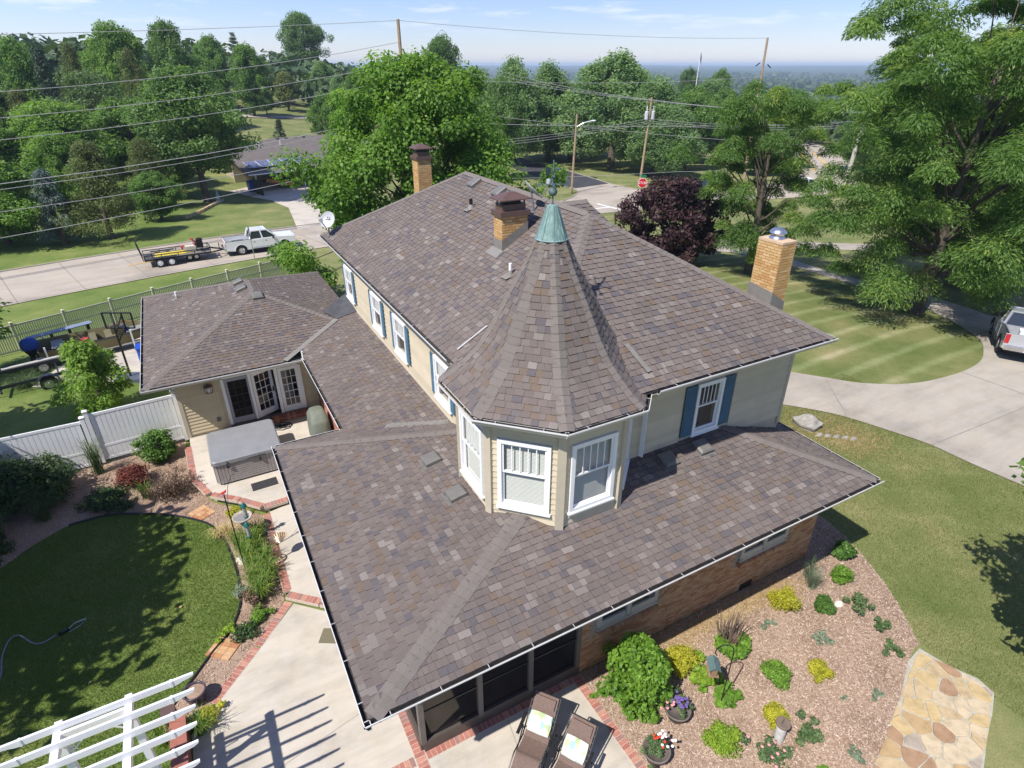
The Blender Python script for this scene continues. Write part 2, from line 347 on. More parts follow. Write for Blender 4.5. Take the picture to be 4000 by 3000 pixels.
# ------------------------------------------------------------------ terrain
CTRL = [(x,y,0.0) for x in (-16,-8,0,8,16,22) for y in (-14,-6,2,10,18)]+[
(-4,25,-.3),(4,27,-.4),(-12,24,-.2),(-9.7,32.8,-1.5),(1.4,37.3,-1.5),(-20,29,-1.3),(14,38,-1.6),
(-12.8,43.5,-2),(5.8,48.7,-2),(-14,53,-2),(7,56,-2),(-30,38,-2),(-32,48,-2),(22,52,-2.2),(24,61,-2.3),
(32.5,5.8,0),(35.5,7.4,-.4),(30,20,-.6),(40,12,-1),(28,-10,0),(46,0,-.6),(20,30,-1.0),(30,36,-1.6),
(43,46,-2.5),(58,64,-3),(46,63,-3),(70,50,-3.2),(60,30,-2.5),(55,15,-1.8),(80,85,-4),(110,60,-4),
(8,79,-3),(12,90,-3),(-5,66,-2),(-30,62,-1.5),(2,76,-2.6),(20,80,-3),
(14,112,-1.5),(18,130,0.5),(24,165,2.5),(35,245,8),(-20,100,-1),(-50,80,0),(-40,150,4),(-100,120,4),(-60,240,9),(60,150,-2),(80,240,0),
(120,150,-6),(160,100,-6),(200,200,-9),(110,220,-5),(-90,40,-1),(-60,10,0),(-50,-40,0),(0,-60,0),(60,-50,0),(120,0,-2),(250,100,-10),(180,300,-12),(60,330,4),(-120,330,10),(-200,150,8),(200,0,-3)]
P_ = np.array(CTRL, float)
def _U(r2): return np.where(r2 > 1e-9, r2*np.log(r2+1e-12), 0)
_n = len(P_); _d2 = ((P_[:,None,:2]-P_[None,:,:2])**2).sum(2)
_A = np.zeros((_n+3,_n+3)); _A[:_n,:_n] = _U(_d2)+np.eye(_n)*30; _A[:_n,_n] = 1; _A[:_n,_n+1:] = P_[:,:2]; _A[_n:,:_n] = _A[:_n,_n:].T
_W = np.linalg.solve(_A, np.concatenate([P_[:,2], np.zeros(3)]))
def ss(t): t = np.clip(t, 0, 1); return t*t*(3-2*t)
def gz(x, y):
    x = np.asarray(x, float); y = np.asarray(y, float); shp = np.broadcast(x, y).shape
    X = np.broadcast_to(x, shp).ravel(); Y = np.broadcast_to(y, shp).ravel(); out = np.empty(X.shape)
    for i in range(0, len(X), 20000):
        a = X[i:i+20000]; b = Y[i:i+20000]; r2 = (a[:,None]-P_[None,:,0])**2+(b[:,None]-P_[None,:,1])**2
        out[i:i+20000] = _U(r2)@_W[:_n]+_W[_n]+_W[_n+1]*a+_W[_n+2]*b
    dx = np.maximum(np.maximum(-15-X, X-18), 0); dy = np.maximum(np.maximum(-14-Y, Y-17), 0)
    w = 1-ss(np.hypot(dx, dy)/9.0); out = out*(1-w)
    D = np.hypot(X, Y); f = ss((D-260)/340)
    far = -28 + 36*ss((D-1500)/5200) + 5*np.sin(X/610+1.3)*np.cos(Y/840) + 3.5*np.sin(X/290-Y/410)
    return (out*(1-f)+far*f).reshape(shp)
def G(x, y): return float(gz(x, y))
def drape(name, poly, mat, dz, step=1.5, parent=None, z=None, tint=None):
    """a polygon sheet laid on the terrain, cut into a grid so that it follows it"""
    xs = [p[0] for p in poly]; ys = [p[1] for p in poly]
    bm = bmesh.new(); vs = [bm.verts.new((p[0], p[1], 0)) for p in poly]; f = bm.faces.new(vs); f.normal_update()
    if f.normal.z < 0: f.normal_flip()
    if z is None:
        for ax, lo, hi in ((0, min(xs), max(xs)), (1, min(ys), max(ys))):
            k = math.floor(lo/step)+1
            while k*step < hi:
                co = [0,0,0]; co[ax] = k*step; no = [0,0,0]; no[ax] = 1
                bmesh.ops.bisect_plane(bm, geom=bm.verts[:]+bm.edges[:]+bm.faces[:], plane_co=co, plane_no=no, dist=1e-5); k += 1
    bmesh.ops.triangulate(bm, faces=[f for f in bm.faces if len(f.verts) > 4])
    V = np.array([v.co[:2] for v in bm.verts]); Z = gz(V[:,0], V[:,1]) if z is None else np.full(len(V), z)
    for v, zz_ in zip(bm.verts, Z): v.co.z = float(zz_)+dz
    me = bpy.data.meshes.new(name); bm.to_mesh(me); bm.free(); me.materials.append(mat)
    return link(name, me, parent)
def strip(center, w):
    """polygon of width w along a polyline"""
    L = []; R_ = []
    for i, p in enumerate(center):
        a = Vector(center[max(i-1,0)]); b = Vector(center[min(i+1,len(center)-1)]); d = (b-a).normalized(); n = Vector((-d.y, d.x))*w/2
        L.append((p[0]+n.x, p[1]+n.y)); R_.append((p[0]-n.x, p[1]-n.y))
    return L+R_[::-1]
def catmull(pts, k=6, closed=False):
    out = []; n = len(pts); rng_ = range(n if closed else n-1)
    for i in rng_:
        p = [np.array(pts[(i+j) % n] if closed else pts[min(max(i+j,0),n-1)], float) for j in (-1,0,1,2)]
        for q in range(k):
            t = q/k; out.append(tuple(.5*((2*p[1])+(-p[0]+p[2])*t+(2*p[0]-5*p[1]+4*p[2]-p[3])*t*t+(-p[0]+3*p[1]-3*p[2]+p[3])*t**3)))
    if not closed: out.append(tuple(map(float, pts[-1])))
    return out

# ------------------------------------------------------------------ foliage
def leaf_cloud(name, centers, crad, nper, lsize, aspect, mat, seed, up=.55, flat=1.0, droop=0.0, tint_jit=.42):
    """many small leaf faces gathered in clumps round the given centres"""
    r = np.random.default_rng(seed); centers = np.asarray(centers, float); nC = len(centers); N = nC*nper
    cr_ = (np.asarray(crad)*np.ones(nC)).repeat(nper); c = centers.repeat(nper, 0)
    d = r.normal(size=(N,3)); d /= np.linalg.norm(d, axis=1)[:,None]; rr = r.random(N)**.45
    p = c + d*(rr*cr_)[:,None]*np.array([1,1,flat]); 
    if droop: p[:,2] -= droop*(np.hypot(d[:,0], d[:,1])*rr)**2*cr_
    nrm = d*.6 + r.normal(size=(N,3))*.55; nrm[:,2] += up; nrm /= np.linalg.norm(nrm, axis=1)[:,None]
    t = r.normal(size=(N,3)); 
    if droop: t = d*1.2 + r.normal(size=(N,3))*.35; t[:,2] = t[:,2]*.3 - .7*rr
    t -= nrm*(t*nrm).sum(1)[:,None]; t /= np.linalg.norm(t, axis=1)[:,None]+1e-9; b = np.cross(nrm, t)
    L = lsize*(.6+.8*r.random(N)); Wd = L*aspect
    V = np.empty((N,4,3)); V[:,0] = p - t*(L/2)[:,None]; V[:,1] = p + b*(Wd/2)[:,None] - t*(L*.05)[:,None]; V[:,2] = p + t*(L/2)[:,None]; V[:,3] = p - b*(Wd/2)[:,None] - t*(L*.05)[:,None]
    ct = r.random(nC).repeat(nper); tint = np.clip(.15+.55*ct+tint_jit*(r.random(N)-.5)*2+.12*(d[:,2]), 0, 1)
    return quads(name, V, tint, mat)
def quads(name, V, tint, mat):
    N = len(V); me = bpy.data.meshes.new(name); me.vertices.add(N*4); me.vertices.foreach_set('co', V.reshape(-1).astype(np.float32))
    me.loops.add(N*4); me.loops.foreach_set('vertex_index', np.arange(N*4, dtype=np.int32)); me.polygons.add(N)
    me.polygons.foreach_set('loop_start', np.arange(0, N*4, 4, dtype=np.int32))
    a = me.attributes.new('tint', 'FLOAT', 'FACE'); a.data.foreach_set('value', tint.astype(np.float32)); me.materials.append(mat); me.update(); me.validate(); return me
def tris(name, V, tint, mat):
    N = len(V); me = bpy.data.meshes.new(name); me.vertices.add(N*3); me.vertices.foreach_set('co', V.reshape(-1).astype(np.float32))
    me.loops.add(N*3); me.loops.foreach_set('vertex_index', np.arange(N*3, dtype=np.int32)); me.polygons.add(N)
    me.polygons.foreach_set('loop_start', np.arange(0, N*3, 3, dtype=np.int32))
    a = me.attributes.new('tint', 'FLOAT', 'FACE'); a.data.foreach_set('value', tint.astype(np.float32)); me.materials.append(mat); me.update(); return me
def crown_points(n, H, R, base, seed, shape='round', minr=.35, lobes=5):
    """clump centres in an uneven crown between height base and H"""
    r = np.random.default_rng(seed); pts = []
    lob = [(r.uniform(0, 2*math.pi), r.uniform(.55, 1.12)) for _ in range(lobes)]
    tries = 0
    while len(pts) < n and tries < n*60:
        tries += 1; h = r.random(); a = r.uniform(0, 2*math.pi)
        if shape == 'round': pr = math.sqrt(max(0, 1-(2*h-.86)**2/1.3))*(.92 if h > .1 else .7)
        elif shape == 'oval': pr = math.sin(math.pi*min(1, max(0, h*.86+.1)))**.7*.95
        elif shape == 'cone': pr = (1-h)**.85*1.0+.04
        elif shape == 'cedar': pr = min(1.0, (1-h)**.6*1.05)
        elif shape == 'vase': pr = .35+.75*math.sin(math.pi*min(1, h*.62+.2))**1.0 if h < .9 else .75
        elif shape == 'pear': pr = math.sin(math.pi*(h*.8+.14))**.8*(1-.35*h)*1.2
        else: pr = 1
        m = sum(w*max(0, math.cos(a-t))**4 for t, w in lob); k = (.72+.34*min(1, m)+.1*math.sin(3*a+9*h))*(1+.12*r.normal())
        q = (minr+(1-minr)*r.random()**.6)*pr*k*R
        pts.append((q*math.cos(a), q*math.sin(a), base+h*(H-base)))
    return np.array(pts)
def trunk_mesh(name, H, r0, tips, seed, mat=None, fork=.35, lean=(0,0), nl=14):
    r = np.random.default_rng(seed); m = MB(); top = H*.72
    path = [(lean[0]*t+.06*math.sin(4*t+seed), lean[1]*t+.05*math.cos(3*t+seed)-.05, top*t) for t in np.linspace(0, 1, 7)]
    m.tube([(0,0,-.3)]+path, [r0*1.5]+[r0*(1.15-.95*t)+.012 for t in np.linspace(0, 1, 7)], 9)
    idx = r.permutation(len(tips))[:nl]
    for i in idx:
        tp = np.array(tips[i]); z0 = max(H*fork*.6, min(tp[2]*.62, top*.95)); t = z0/top
        s0 = np.array([lean[0]*t, lean[1]*t, z0]); mid = s0*.45+tp*.55+np.array([0,0,.12*np.linalg.norm(tp-s0)]); mid2 = s0*.8+tp*.2
        rr = r0*(.42*(1-t)+.12); m.tube([s0, mid2, mid, tp], [rr, rr*.75, rr*.45, rr*.12+.006], 5)
    return m.mesh(name, mat or M_BARK, True)
# ================================================================== THE SETTING
def make_ground():
    near = np.concatenate([np.arange(-34, 100, 1.0)]); far = [100*1.16**k for k in range(1, 33)]
    xs = np.array([-34-(f-100)-4 for f in far][::-1]+list(near)+list(far)); ys = np.array([-30-(f-100)-4 for f in far][::-1]+list(np.arange(-30, 100, 1.0))+list(far))
    X, Y = np.meshgrid(xs, ys); Z = gz(X.ravel(), Y.ravel()); nx = len(xs); ny = len(ys)
    V = np.stack([X.ravel(), Y.ravel(), Z], 1); i = np.arange(nx*ny).reshape(ny, nx)
    F = np.stack([i[:-1,:-1].ravel(), i[:-1,1:].ravel(), i[1:,1:].ravel(), i[1:,:-1].ravel()], 1)
    me = bpy.data.meshes.new('ground'); me.vertices.add(len(V)); me.vertices.foreach_set('co', V.reshape(-1)); me.loops.add(F.size); me.loops.foreach_set('vertex_index', F.reshape(-1).astype(np.int32))
    me.polygons.add(len(F)); me.polygons.foreach_set('loop_start', np.arange(0, F.size, 4, dtype=np.int32)); me.polygons.foreach_set('use_smooth', [True]*len(F)); me.materials.append(M_GRASS); me.update()
    return struct(link('ground', me))
make_ground()
def kerb(name, path, w=.16, h=.12, mat=None):
    p = catmull(path, 5); m = MB()
    for a, b in zip(p[:-1], p[1:]):
        za, zb = G(*a), G(*b); m.bar((a[0],a[1],za+h/2), (b[0],b[1],zb+h/2), w, h)
    return struct(m.build(name, mat or M_CONC_D))
road_c = catmull([(-70,33),(-34,42.5),(-13.6,48.3),(6.5,52.5),(25,54.4),(43,54.6),(60,54.2),(76,52.3),(89,56),(106,68),(135,95),(175,133)], 5)
struct(drape('road', strip(road_c, 9.4), M_ROAD, .045, 1.0))
W_edge = [(41.6,58.6),(45.1,61.3),(47.7,64),(48.6,66.5),(48.5,68.8),(49.4,77.2),(51.2,89.6),(52.5,102)]
E_edge = [(60,112),(58.7,103),(58,83.8),(56.7,74.3),(55.5,67.5),(55.5,63),(56.4,60.4),(60,58.2)]
struct(drape('side_street_mouth', W_edge[:5]+E_edge[4:], M_ROAD, .049, 1.0))
struct(drape('side_street', W_edge[3:]+E_edge[:5], M_ASPH, .054, 1.0))
kerb('kerb', W_edge[:6]); kerb('kerb', E_edge[1:][::-1][:6])
kerb('kerb', [(6.0,57.3),(20,59.2),(34,59.4),(41.6,58.7)]); kerb('kerb', [(60,59.1),(70,58),(80,57.6)]); kerb('kerb', [(-45,44.5),(-15,52.9),(6.0,57.3)])
struct(MB().build('storm_drain', M_BLACK)) if False else None
dm = MB(); dm.box((56.9,73.4,G(56.9,73.4)+.09), (.5,1.2,.1), .1); struct(dm.build('storm_drain', M_BLACK))
def lines(name, segs, w, mat, dz=.062):
    m = MB()
    for a, b in segs:
        L = math.dist(a, b); k = max(1, int(L/1.0)); d = Vector((b[0]-a[0], b[1]-a[1])).normalized(); n = Vector((-d.y, d.x))*w/2
        for i in range(k):
            p = [a[0]+(b[0]-a[0])*i/k, a[1]+(b[1]-a[1])*i/k]; q = [a[0]+(b[0]-a[0])*(i+1)/k, a[1]+(b[1]-a[1])*(i+1)/k]
            m.add([(p[0]-n.x,p[1]-n.y,G(*p)+dz),(q[0]-n.x,q[1]-n.y,G(*q)+dz),(q[0]+n.x,q[1]+n.y,G(*q)+dz),(p[0]+n.x,p[1]+n.y,G(*p)+dz)], [(0,1,2,3)])
    return struct(m.build(name, mat))
cl = lambda x: (x, np.interp(x, [p[0] for p in road_c], [p[1] for p in road_c]))
lines('centre_line', [(cl(-5.5), cl(-1.2)), (cl(-1.2), cl(3.2)), (cl(3.2), cl(8.5)), (cl(36), cl(43))], .12, M_YEL)
lines('road_marking', [((44.6,55.4),(44.65,50.4)), ((41.5,52.6),(44.6,52.7)), ((59.4,55.2),(60.6,51.3))], .42, M_LINE)
lines('centre_line', [((100,63.2),(112,73.5)), ((112,73.5),(128,88.3)), ((98,65),(110,75.2)), ((110,75.2),(126,90.2))], .3, M_YEL)
m = []
for x in (-20,-13.2,-9.3,-5.2,-.6,4.4,9,14): 
    c = cl(x); m.append(((c[0]+1.3, c[1]-4.6), (c[0]-1.25, c[1]+4.6)))
lines('road_joint', m, .05, M_CRACK, .056)
drive = [(13.4,14.5),(19.19,7.46),(20.03,6.46),(20.64,5.51),(21.21,3.98),(21.59,2.75),(21.65,1.46),(21.82,-.13),(22.3,-4),(34,-4),(36,2),(38.5,7.5),(40.17,9.52),(40.9,11.14),(41.5,13.4),(41.2,16),(41.1,20.2),(42,24.7),(44,26.6),(46.5,27.6),(50,25.6),(56,22.5),(57,24.5),(51,28.3),(45,32),(39,35.5),(30,41),(24,45),(22.5,42.5),(30,36.5),(36.5,31.9),(39.7,28.5),(40.05,23.17),(39.77,21.19),(39.1,16),(38.9,13.41),(37.41,11.12),(35.95,9.13),(34.25,7.39),(32.36,6.33),(30.67,5.68),(28.73,5.48),(26.65,5.66),(25.16,6.12),(23.81,7.02),(23.03,7.96),(21.94,9.34),(16.2,17)]
drive = [(13.4,14.5)]+catmull(drive[1:9],4)+drive[9:31]+catmull(drive[31:-1],4)+[drive[-1]]
struct(drape('driveway', drive, M_CONC_D, .03, 1.0))
lines('driveway_joint', [((22.68,7.9),(20.74,5.5)), ((28.73,5.5),(28.82,3.0)), ((28.82,3.0),(29,-3)), ((21.62,2.7),(27.5,2.45)), ((27.5,2.45),(36,2.2)), ((36.4,9.6),(38.6,7.9)), ((38.4,13.5),(41.3,14))], .035, M_CRACK, .036)

# ---- front bed, flagstone path, patio
BED = [(4.93,1.12),(12.72,1.12),(12.72,7),(13.9,7),(14.6,2.9),(14.55,1.8),(14.44,1.13),(14.2,.47),(13.95,-.07),(13.71,-.58),(13.4,-1.07),(13.08,-1.51),(12.6,-2.15),(12.42,-2.13),(11.9,-2.28),(10.96,-2.7),(10.1,-2.99),(9.48,-3.22),(8.89,-3.38),(7.3,-4.3),(4.97,-4.3)]
front_bed = struct(drape('mulch_bed', BED, M_MULCH, .012, z=0))
PATH = [(12.5,-2.2),(12.62,-2.8),(12.86,-3.3),(12.8,-3.68),(12.2,-3.93),(11.61,-4.13),(10.85,-4.44),(9.2,-5.0),(8.2,-5.2),(7.4,-4.35),(8.89,-3.38),(9.48,-3.22),(10.1,-2.99),(10.96,-2.7),(11.9,-2.28)]
path = struct(drape('flagstone_path', PATH, pm('path_mortar', (.47,.44,.36), .95, .18, 20, fine=.4), .016, z=0))
def stone_mat():
    t = NT('flagstone'); c = t.ramp(t.objrand(), [(0,(.47,.365,.225)),(.22,(.43,.305,.165)),(.36,(.52,.43,.30)),(.58,(.35,.225,.14)),(.68,(.49,.375,.20)),(.8,(.46,.40,.30)),(.93,(.37,.32,.265))], True)
    c = t.mix(.7, c, t.ramp(t.noise(3.5, 6, .7), [(.28,(.55,.50,.43)),(.5,(1.0,.97,.93)),(.75,(1.30,1.26,1.2))]), 'MULTIPLY'); t.col(c); t.set(rough=.85, spec=.25); t.bump(t.noise(14, 6, .65), .6, .03); return t.m
M_STONE = stone_mat()
def flagstones():
    r = np.random.default_rng(5); seeds = []
    for i in range(20):
        for j in range(8):
            p = (7.2+i*.36+.16*(j % 2)+r.uniform(-.17,.17), -5.4+j*.45+r.uniform(-.19,.19)); seeds.append(p)
    seeds = np.array(seeds)
    for s_ in seeds:
        poly = [(s_[0]-1,s_[1]-1),(s_[0]+1,s_[1]-1),(s_[0]+1,s_[1]+1),(s_[0]-1,s_[1]+1)]
        for o in seeds:
            d = o-s_; L = math.hypot(*d)
            if 0 < L < 1.6: n = d/L; poly = clip(poly, n, float(n@((o+s_)/2))-r.uniform(.006,.018))
            if len(poly) < 3: break
        if len(poly) < 3: continue
        # keep inside the path
        hull = [(12.5,-2.2),(12.62,-2.8),(12.86,-3.3),(12.8,-3.68),(12.2,-3.93),(11.61,-4.13),(10.85,-4.44),(9.2,-5.0),(8.2,-5.2),(7.4,-4.35),(8.89,-3.4),(10.1,-2.99)]
        poly = clip_convex(poly, hull)
        if len(poly) < 3: continue
        cx = sum(p[0] for p in poly)/len(poly); cy = sum(p[1] for p in poly)/len(poly)
        ar = .5*abs(sum(poly[i][0]*poly[(i+1) % len(poly)][1]-poly[(i+1) % len(poly)][0]*poly[i][1] for i in range(len(poly))))
        if ar < .012: continue
        q = []
        for i, p in enumerate(poly):          # rounded, slightly ragged outline
            a = poly[i-1]; b = poly[(i+1) % len(poly)]
            for o_, k in ((a,.16),(b,.16)): q.append((p[0]+(o_[0]-p[0])*k-cx+r.uniform(-.012,.012), p[1]+(o_[1]-p[1])*k-cy+r.uniform(-.012,.012)))
        mb = MB(); top = .036+r.uniform(-.006,.008); qi = [(x*.965, y*.965) for x, y in q]; n = len(q)
        mb.add([(x,y,0) for x,y in q]+[(x,y,top-.008) for x,y in q]+[(x,y,top) for x,y in qi], [(i,(i+1) % n,n+(i+1) % n,n+i) for i in range(n)]+[(n+i,n+(i+1) % n,2*n+(i+1) % n,2*n+i) for i in range(n)]+[tuple(range(2*n,3*n))])
        mb.build('stone', M_STONE, path, (cx,cy,0))
flagstones()
PATIO = [(-2.5,4.2),(-1.47,5.25),(-.42,6.35),(.2,5.75),(1.3,4.8),(1.3,1.25),(4.74,1.25),(4.8,-4.6),(-2.95,-4.6),(-2.95,3.8)]
patio = struct(drape('patio', PATIO, M_CONC, .014, z=0))
lines('patio_joint', [((-2.3,2.05),(1.0,2.75)), ((-2.9,-.4),(1.0,.1)), ((1.2,-1.5),(4.7,-1.9)), ((3.0,.95),(2.2,-4))], .012, M_CRACK, .0165)
def brick_row(parent, a, b, z, mat, along=False, length=.2, bw=.092, gap=.011, h=.06, mort=M_MORTAR_L):
    a = Vector((*a, 0)); b = Vector((*b, 0)); d = (b-a); L = d.length; d.normalize(); ang = math.atan2(d.y, d.x); n = max(1, round(L/(bw+gap))); st = L/n
    m = MB(); m.box(((a.x+b.x)/2, (a.y+b.y)/2, z-h/2-.004), (L, length+.025, h), ang); m.build('mortar_bed', mort, parent)
    for i in range(n):
        c = a+d*(st*(i+.5)); pbox('brick', parent, (c.x, c.y, z-h/2+random.uniform(-.0015,.0015)), (st-gap, length, h), mat, ang+random.uniform(-.012,.012))
brick_row(patio, (-2.50,4.36), (-1.45,5.41), .022, M_BRICK_R); brick_row(patio, (-1.42,5.44), (-.52,6.46), .022, M_BRICK_R)
brick_row(patio, (1.08,5.0), (1.08,-2.6), .022, M_BRICK_R); brick_row(patio, (1.2,1.08), (4.72,1.08), .022, M_BRICK_R)
brick_row(patio, (4.83,1.18), (4.9,-2.4), .022, M_BRICK_R); brick_row(patio, (.95,1.07), (-1.6,1.07), .022, M_BRICK_R)
# walk one step up, hot-tub terrace two steps up
def slab(name, poly, z0, z1, mat):
    m = MB(); m.prism(poly, z0, z1); return struct(m.build(name, mat))
walk = slab('walk', [(-.42,6.5),(.16,5.98),(1.3,4.95),(1.3,10.85),(.1,10.35),(-.38,10.25)], -.1, .146, M_CONC)
brick_row(walk, (-.50,6.60), (.20,5.95), .156, M_BRICK_R, h=.09); brick_row(walk, (.22,5.93), (1.2,5.05), .156, M_BRICK_R, h=.09)
brick_row(walk, (-.48,6.72), (-.48,10.2), .152, M_BRICK_R)
terrace = slab('terrace', [(-1.82,11.86),(-1.08,11.16),(-.5,10.46),(.14,10.5),(1.3,10.9),(2.44,10.9),(2.44,15.72),(-2.3,15.72),(-2.3,13.0)], -.1, .306, M_CONC)
brick_row(terrace, (-1.86,11.80), (-1.12,11.12), .318, M_BRICK_R, h=.09); brick_row(terrace, (-1.1,11.08), (-.54,10.45), .318, M_BRICK_R, h=.09); brick_row(terrace, (-.5,10.40), (.2,10.42), .318, M_BRICK_R, h=.09); brick_row(terrace, (.22,10.44), (1.25,10.8), .318, M_BRICK_R, h=.09)
brick_row(terrace, (-2.38,15.1), (-2.32,13.0), .312, M_BRICK_R); brick_row(terrace, (-2.3,12.9), (-1.95,11.9), .312, M_BRICK_R)
# left garden bed round the oval lawn
EDGE = [(-11,9.6),(-9,10.5),(-7.35,11.49),(-6.72,12.11),(-5.83,12.67),(-4.82,12.64),(-3.56,12.04),(-2.51,11.19),(-1.93,10.4),(-1.69,9.37),(-1.57,8.16),(-1.63,6.98),(-1.97,6.19),(-2.39,5.75),(-2.85,5.2),(-3.4,4.55)]
EDGEs = catmull(EDGE, 4)
left_bed = struct(drape('garden_bed', [(-3.6,3.9),(-3.0,3.9),(-2.5,4.3),(-1.47,5.4),(-.6,6.6),(-.6,10.4),(-1.9,11.8),(-2.35,13),(-2.5,15.2),(-2.45,16.7),(-5.2,15.9),(-9,15.55),(-12,14.2)]+EDGEs, M_MULCH, .012, z=0))
e = MB(); e.tube([(x, y, .03) for x, y in catmull(EDGE[4:], 4)], .035, 6); tag(e.build('lawn_edging', M_BLACK), 'black plastic edging strip between oval lawn and garden bed', 'lawn edging')
for (ox, oy, ang) in ((-2.25,11.35,.5),(-2.15,5.72,.85)):
    for i in range(5):
        for j in range(3):
            c = Vector((i*.107-.2, j*.21-.2)); c.rotate(Matrix.Rotation(ang, 2)); pbox('brick', left_bed, (ox+c.x, oy+c.y, .02), (.1,.2,.04), M_BRICK_T, ang)
# pad with the boats
struct(drape('boat_pad', [(-8.3,24.6),(-5.9,23.2),(-3.3,23.0),(-3.3,30.6),(-5.5,30.2),(-7.4,28.2)], M_CONC, .03, 1.0))
# ================================================================== THE HOUSE
house = thing('house', 'tan two storey house with shingled hip roofs and a round corner turret', 'house')
CAMP = Vector(co.location)
SH = []           # every shingle: (size in view, vertices, faces, material indices, tint)
CAPS = []
def roof_face(pieces, a, b, c, e=.143, t=.023, seed=0, lift=0):
    """shingle courses on the plane z = a x + b y + c over convex plan pieces"""
    r = random.Random(seed); s_ = math.hypot(a, b); g = Vector((a/s_, b/s_)); L = math.sqrt(1+s_*s_)
    ud = Vector((g.y, -g.x, 0)); vd = Vector((g.x, g.y, s_))/L; nn = ud.cross(vd); nn = nn if nn.z > 0 else -nn
    loc = [[(p[0]*ud.x+p[1]*ud.y, (p[0]*g.x+p[1]*g.y)*L) for p in pc] for pc in pieces]
    v0 = min(q[1] for pc in loc for q in pc)+.0005; v1 = max(q[1] for pc in loc for q in pc); u0 = min(q[0] for pc in loc for q in pc); u1 = max(q[0] for pc in loc for q in pc)
    def P(u, v, h):
        x = ud.x*u+g.x*v/L; y = ud.y*u+g.y*v/L; return Vector((x, y, a*x+b*y+c))+nn*(h+lift)
    i = 0; v = v0-.02
    while v < v1:
        off = (i*.155) % 1.7; u = u0-1.8+off*.9+r.uniform(-.02,.02); thick = i % 2 == 0
        k = r.random(); kk = 0
        while u < u1:
            w = r.choice((.10,.115,.13,.15,.17)); thick = not thick
            tt = t if thick else t*.55
            if kk <= 0: k = r.random(); kk = r.choice((1,1,2,2))
            kk -= 1
            rect = [(u,v),(u+w-.002,v),(u+w-.002,v+e),(u,v+e)]
            for pc in loc:
                if max(q[0] for q in pc) < u or min(q[0] for q in pc) > u+w or min(q[1] for q in pc) > v+e or max(q[1] for q in pc) < v: continue
                poly = clip_convex(rect, pc)
                if len(poly) < 3: continue
                n = len(poly); hh = [tt*(1-.8*(q[1]-v)/e)+.002 for q in poly]
                top = [P(q[0],q[1],h) for q,h in zip(poly,hh)]; bot = [P(q[0],q[1],-.004) for q in poly]
                fs = [tuple(range(n))]; mi = [0]
                for j in range(n):
                    if abs(poly[j][1]-(v+e)) < 1e-6 and abs(poly[(j+1) % n][1]-(v+e)) < 1e-6: continue
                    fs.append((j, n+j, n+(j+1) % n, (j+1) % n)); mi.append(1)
                A = .5*abs(sum(poly[j][0]*poly[(j+1) % n][1]-poly[(j+1) % n][0]*poly[j][1] for j in range(n))); d = top[0]-CAMP
                if A < .0004: continue
                view = A*abs(nn.dot(d.normalized()))/d.length_squared
                # make sure the face points up
                if (top[1]-top[0]).cross(top[2]-top[0]).dot(nn) < 0: fs = [f[::-1] for f in fs]
                SH.append((view, top+bot, fs, mi, k))
            u += w
        v += e; i += 1
def deck(parent, pieces, a, b, c, name='roof_deck', th=.06):
    m = MB()
    for pc in pieces:
        n = len(pc); vs = [(p[0],p[1],a*p[0]+b*p[1]+c-.012) for p in pc]+[(p[0],p[1],a*p[0]+b*p[1]+c-th) for p in pc]
        m.add(vs, [tuple(range(n)), tuple(range(2*n-1,n-1,-1))]+[(i,n+i,n+(i+1) % n,(i+1) % n) for i in range(n)])
    return m
def cap_run(p0, p1, s1, s2, w=.155, step=.185, th=.02):
    """overlapping cap shingles up a hip from p0 to p1; s1, s2 are the directions in which the two roof faces fall away"""
    p0 = Vector(p0); p1 = Vector(p1); d = (p1-p0); L = d.length; d.normalize(); n = int(L/step)
    s1 = Vector(s1); s2 = Vector(s2); s1 = (s1-d*s1.dot(d)).normalized(); s2 = (s2-d*s2.dot(d)).normalized()
    up = -(s1+s2); up = (up-d*up.dot(d)); up = up.normalized() if up.length > 1e-3 else Vector((0,0,1))
    if up.z < 0: up = -up
    for i in range(n):
        q = p0+d*(i*step); e_ = d*(step*1.25); vs = []
        for (pt, lift) in ((q, .030), (q+e_, .018)):
            j = random.uniform(-.004,.004)
            for sd in (s1, None, s2):
                o = pt+up*lift if sd is None else pt+sd*(w+j)+up*(lift-.005)
                vs.append(o); vs.append(o-up*th)
        # order: 0 left top,1 left bot,2 mid top,3 mid bot,4 right top,5 right bot ; +6 upper end
        fs = [(0,2,8,6),(2,4,10,8)]; mi = [0,0]
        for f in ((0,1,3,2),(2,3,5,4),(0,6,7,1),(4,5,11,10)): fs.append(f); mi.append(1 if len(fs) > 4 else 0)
        nrm = (vs[2]-vs[0]).cross(vs[8]-vs[0])
        if nrm.dot(up) < 0: fs = [f[::-1] for f in fs]
        dv = q-CAMP; CAPS.append((1/dv.length_squared, vs, fs, mi, random.random()))

ZE = 3.333; ZU = 6.577
sL, sF, sR, sB, sW, sU, sG = .19, .33, .33, .29, .23, .60, .33
gi = .10                                   # the roof edge stands this far inside the outer lip of the gutter
xE, yE = 13.0, 8.78                        # right end and rear edge of the skirt roof
Xw, Yw, Xr, Yb = 4.42, 2.79, 12.38, 17.3   # upper walls
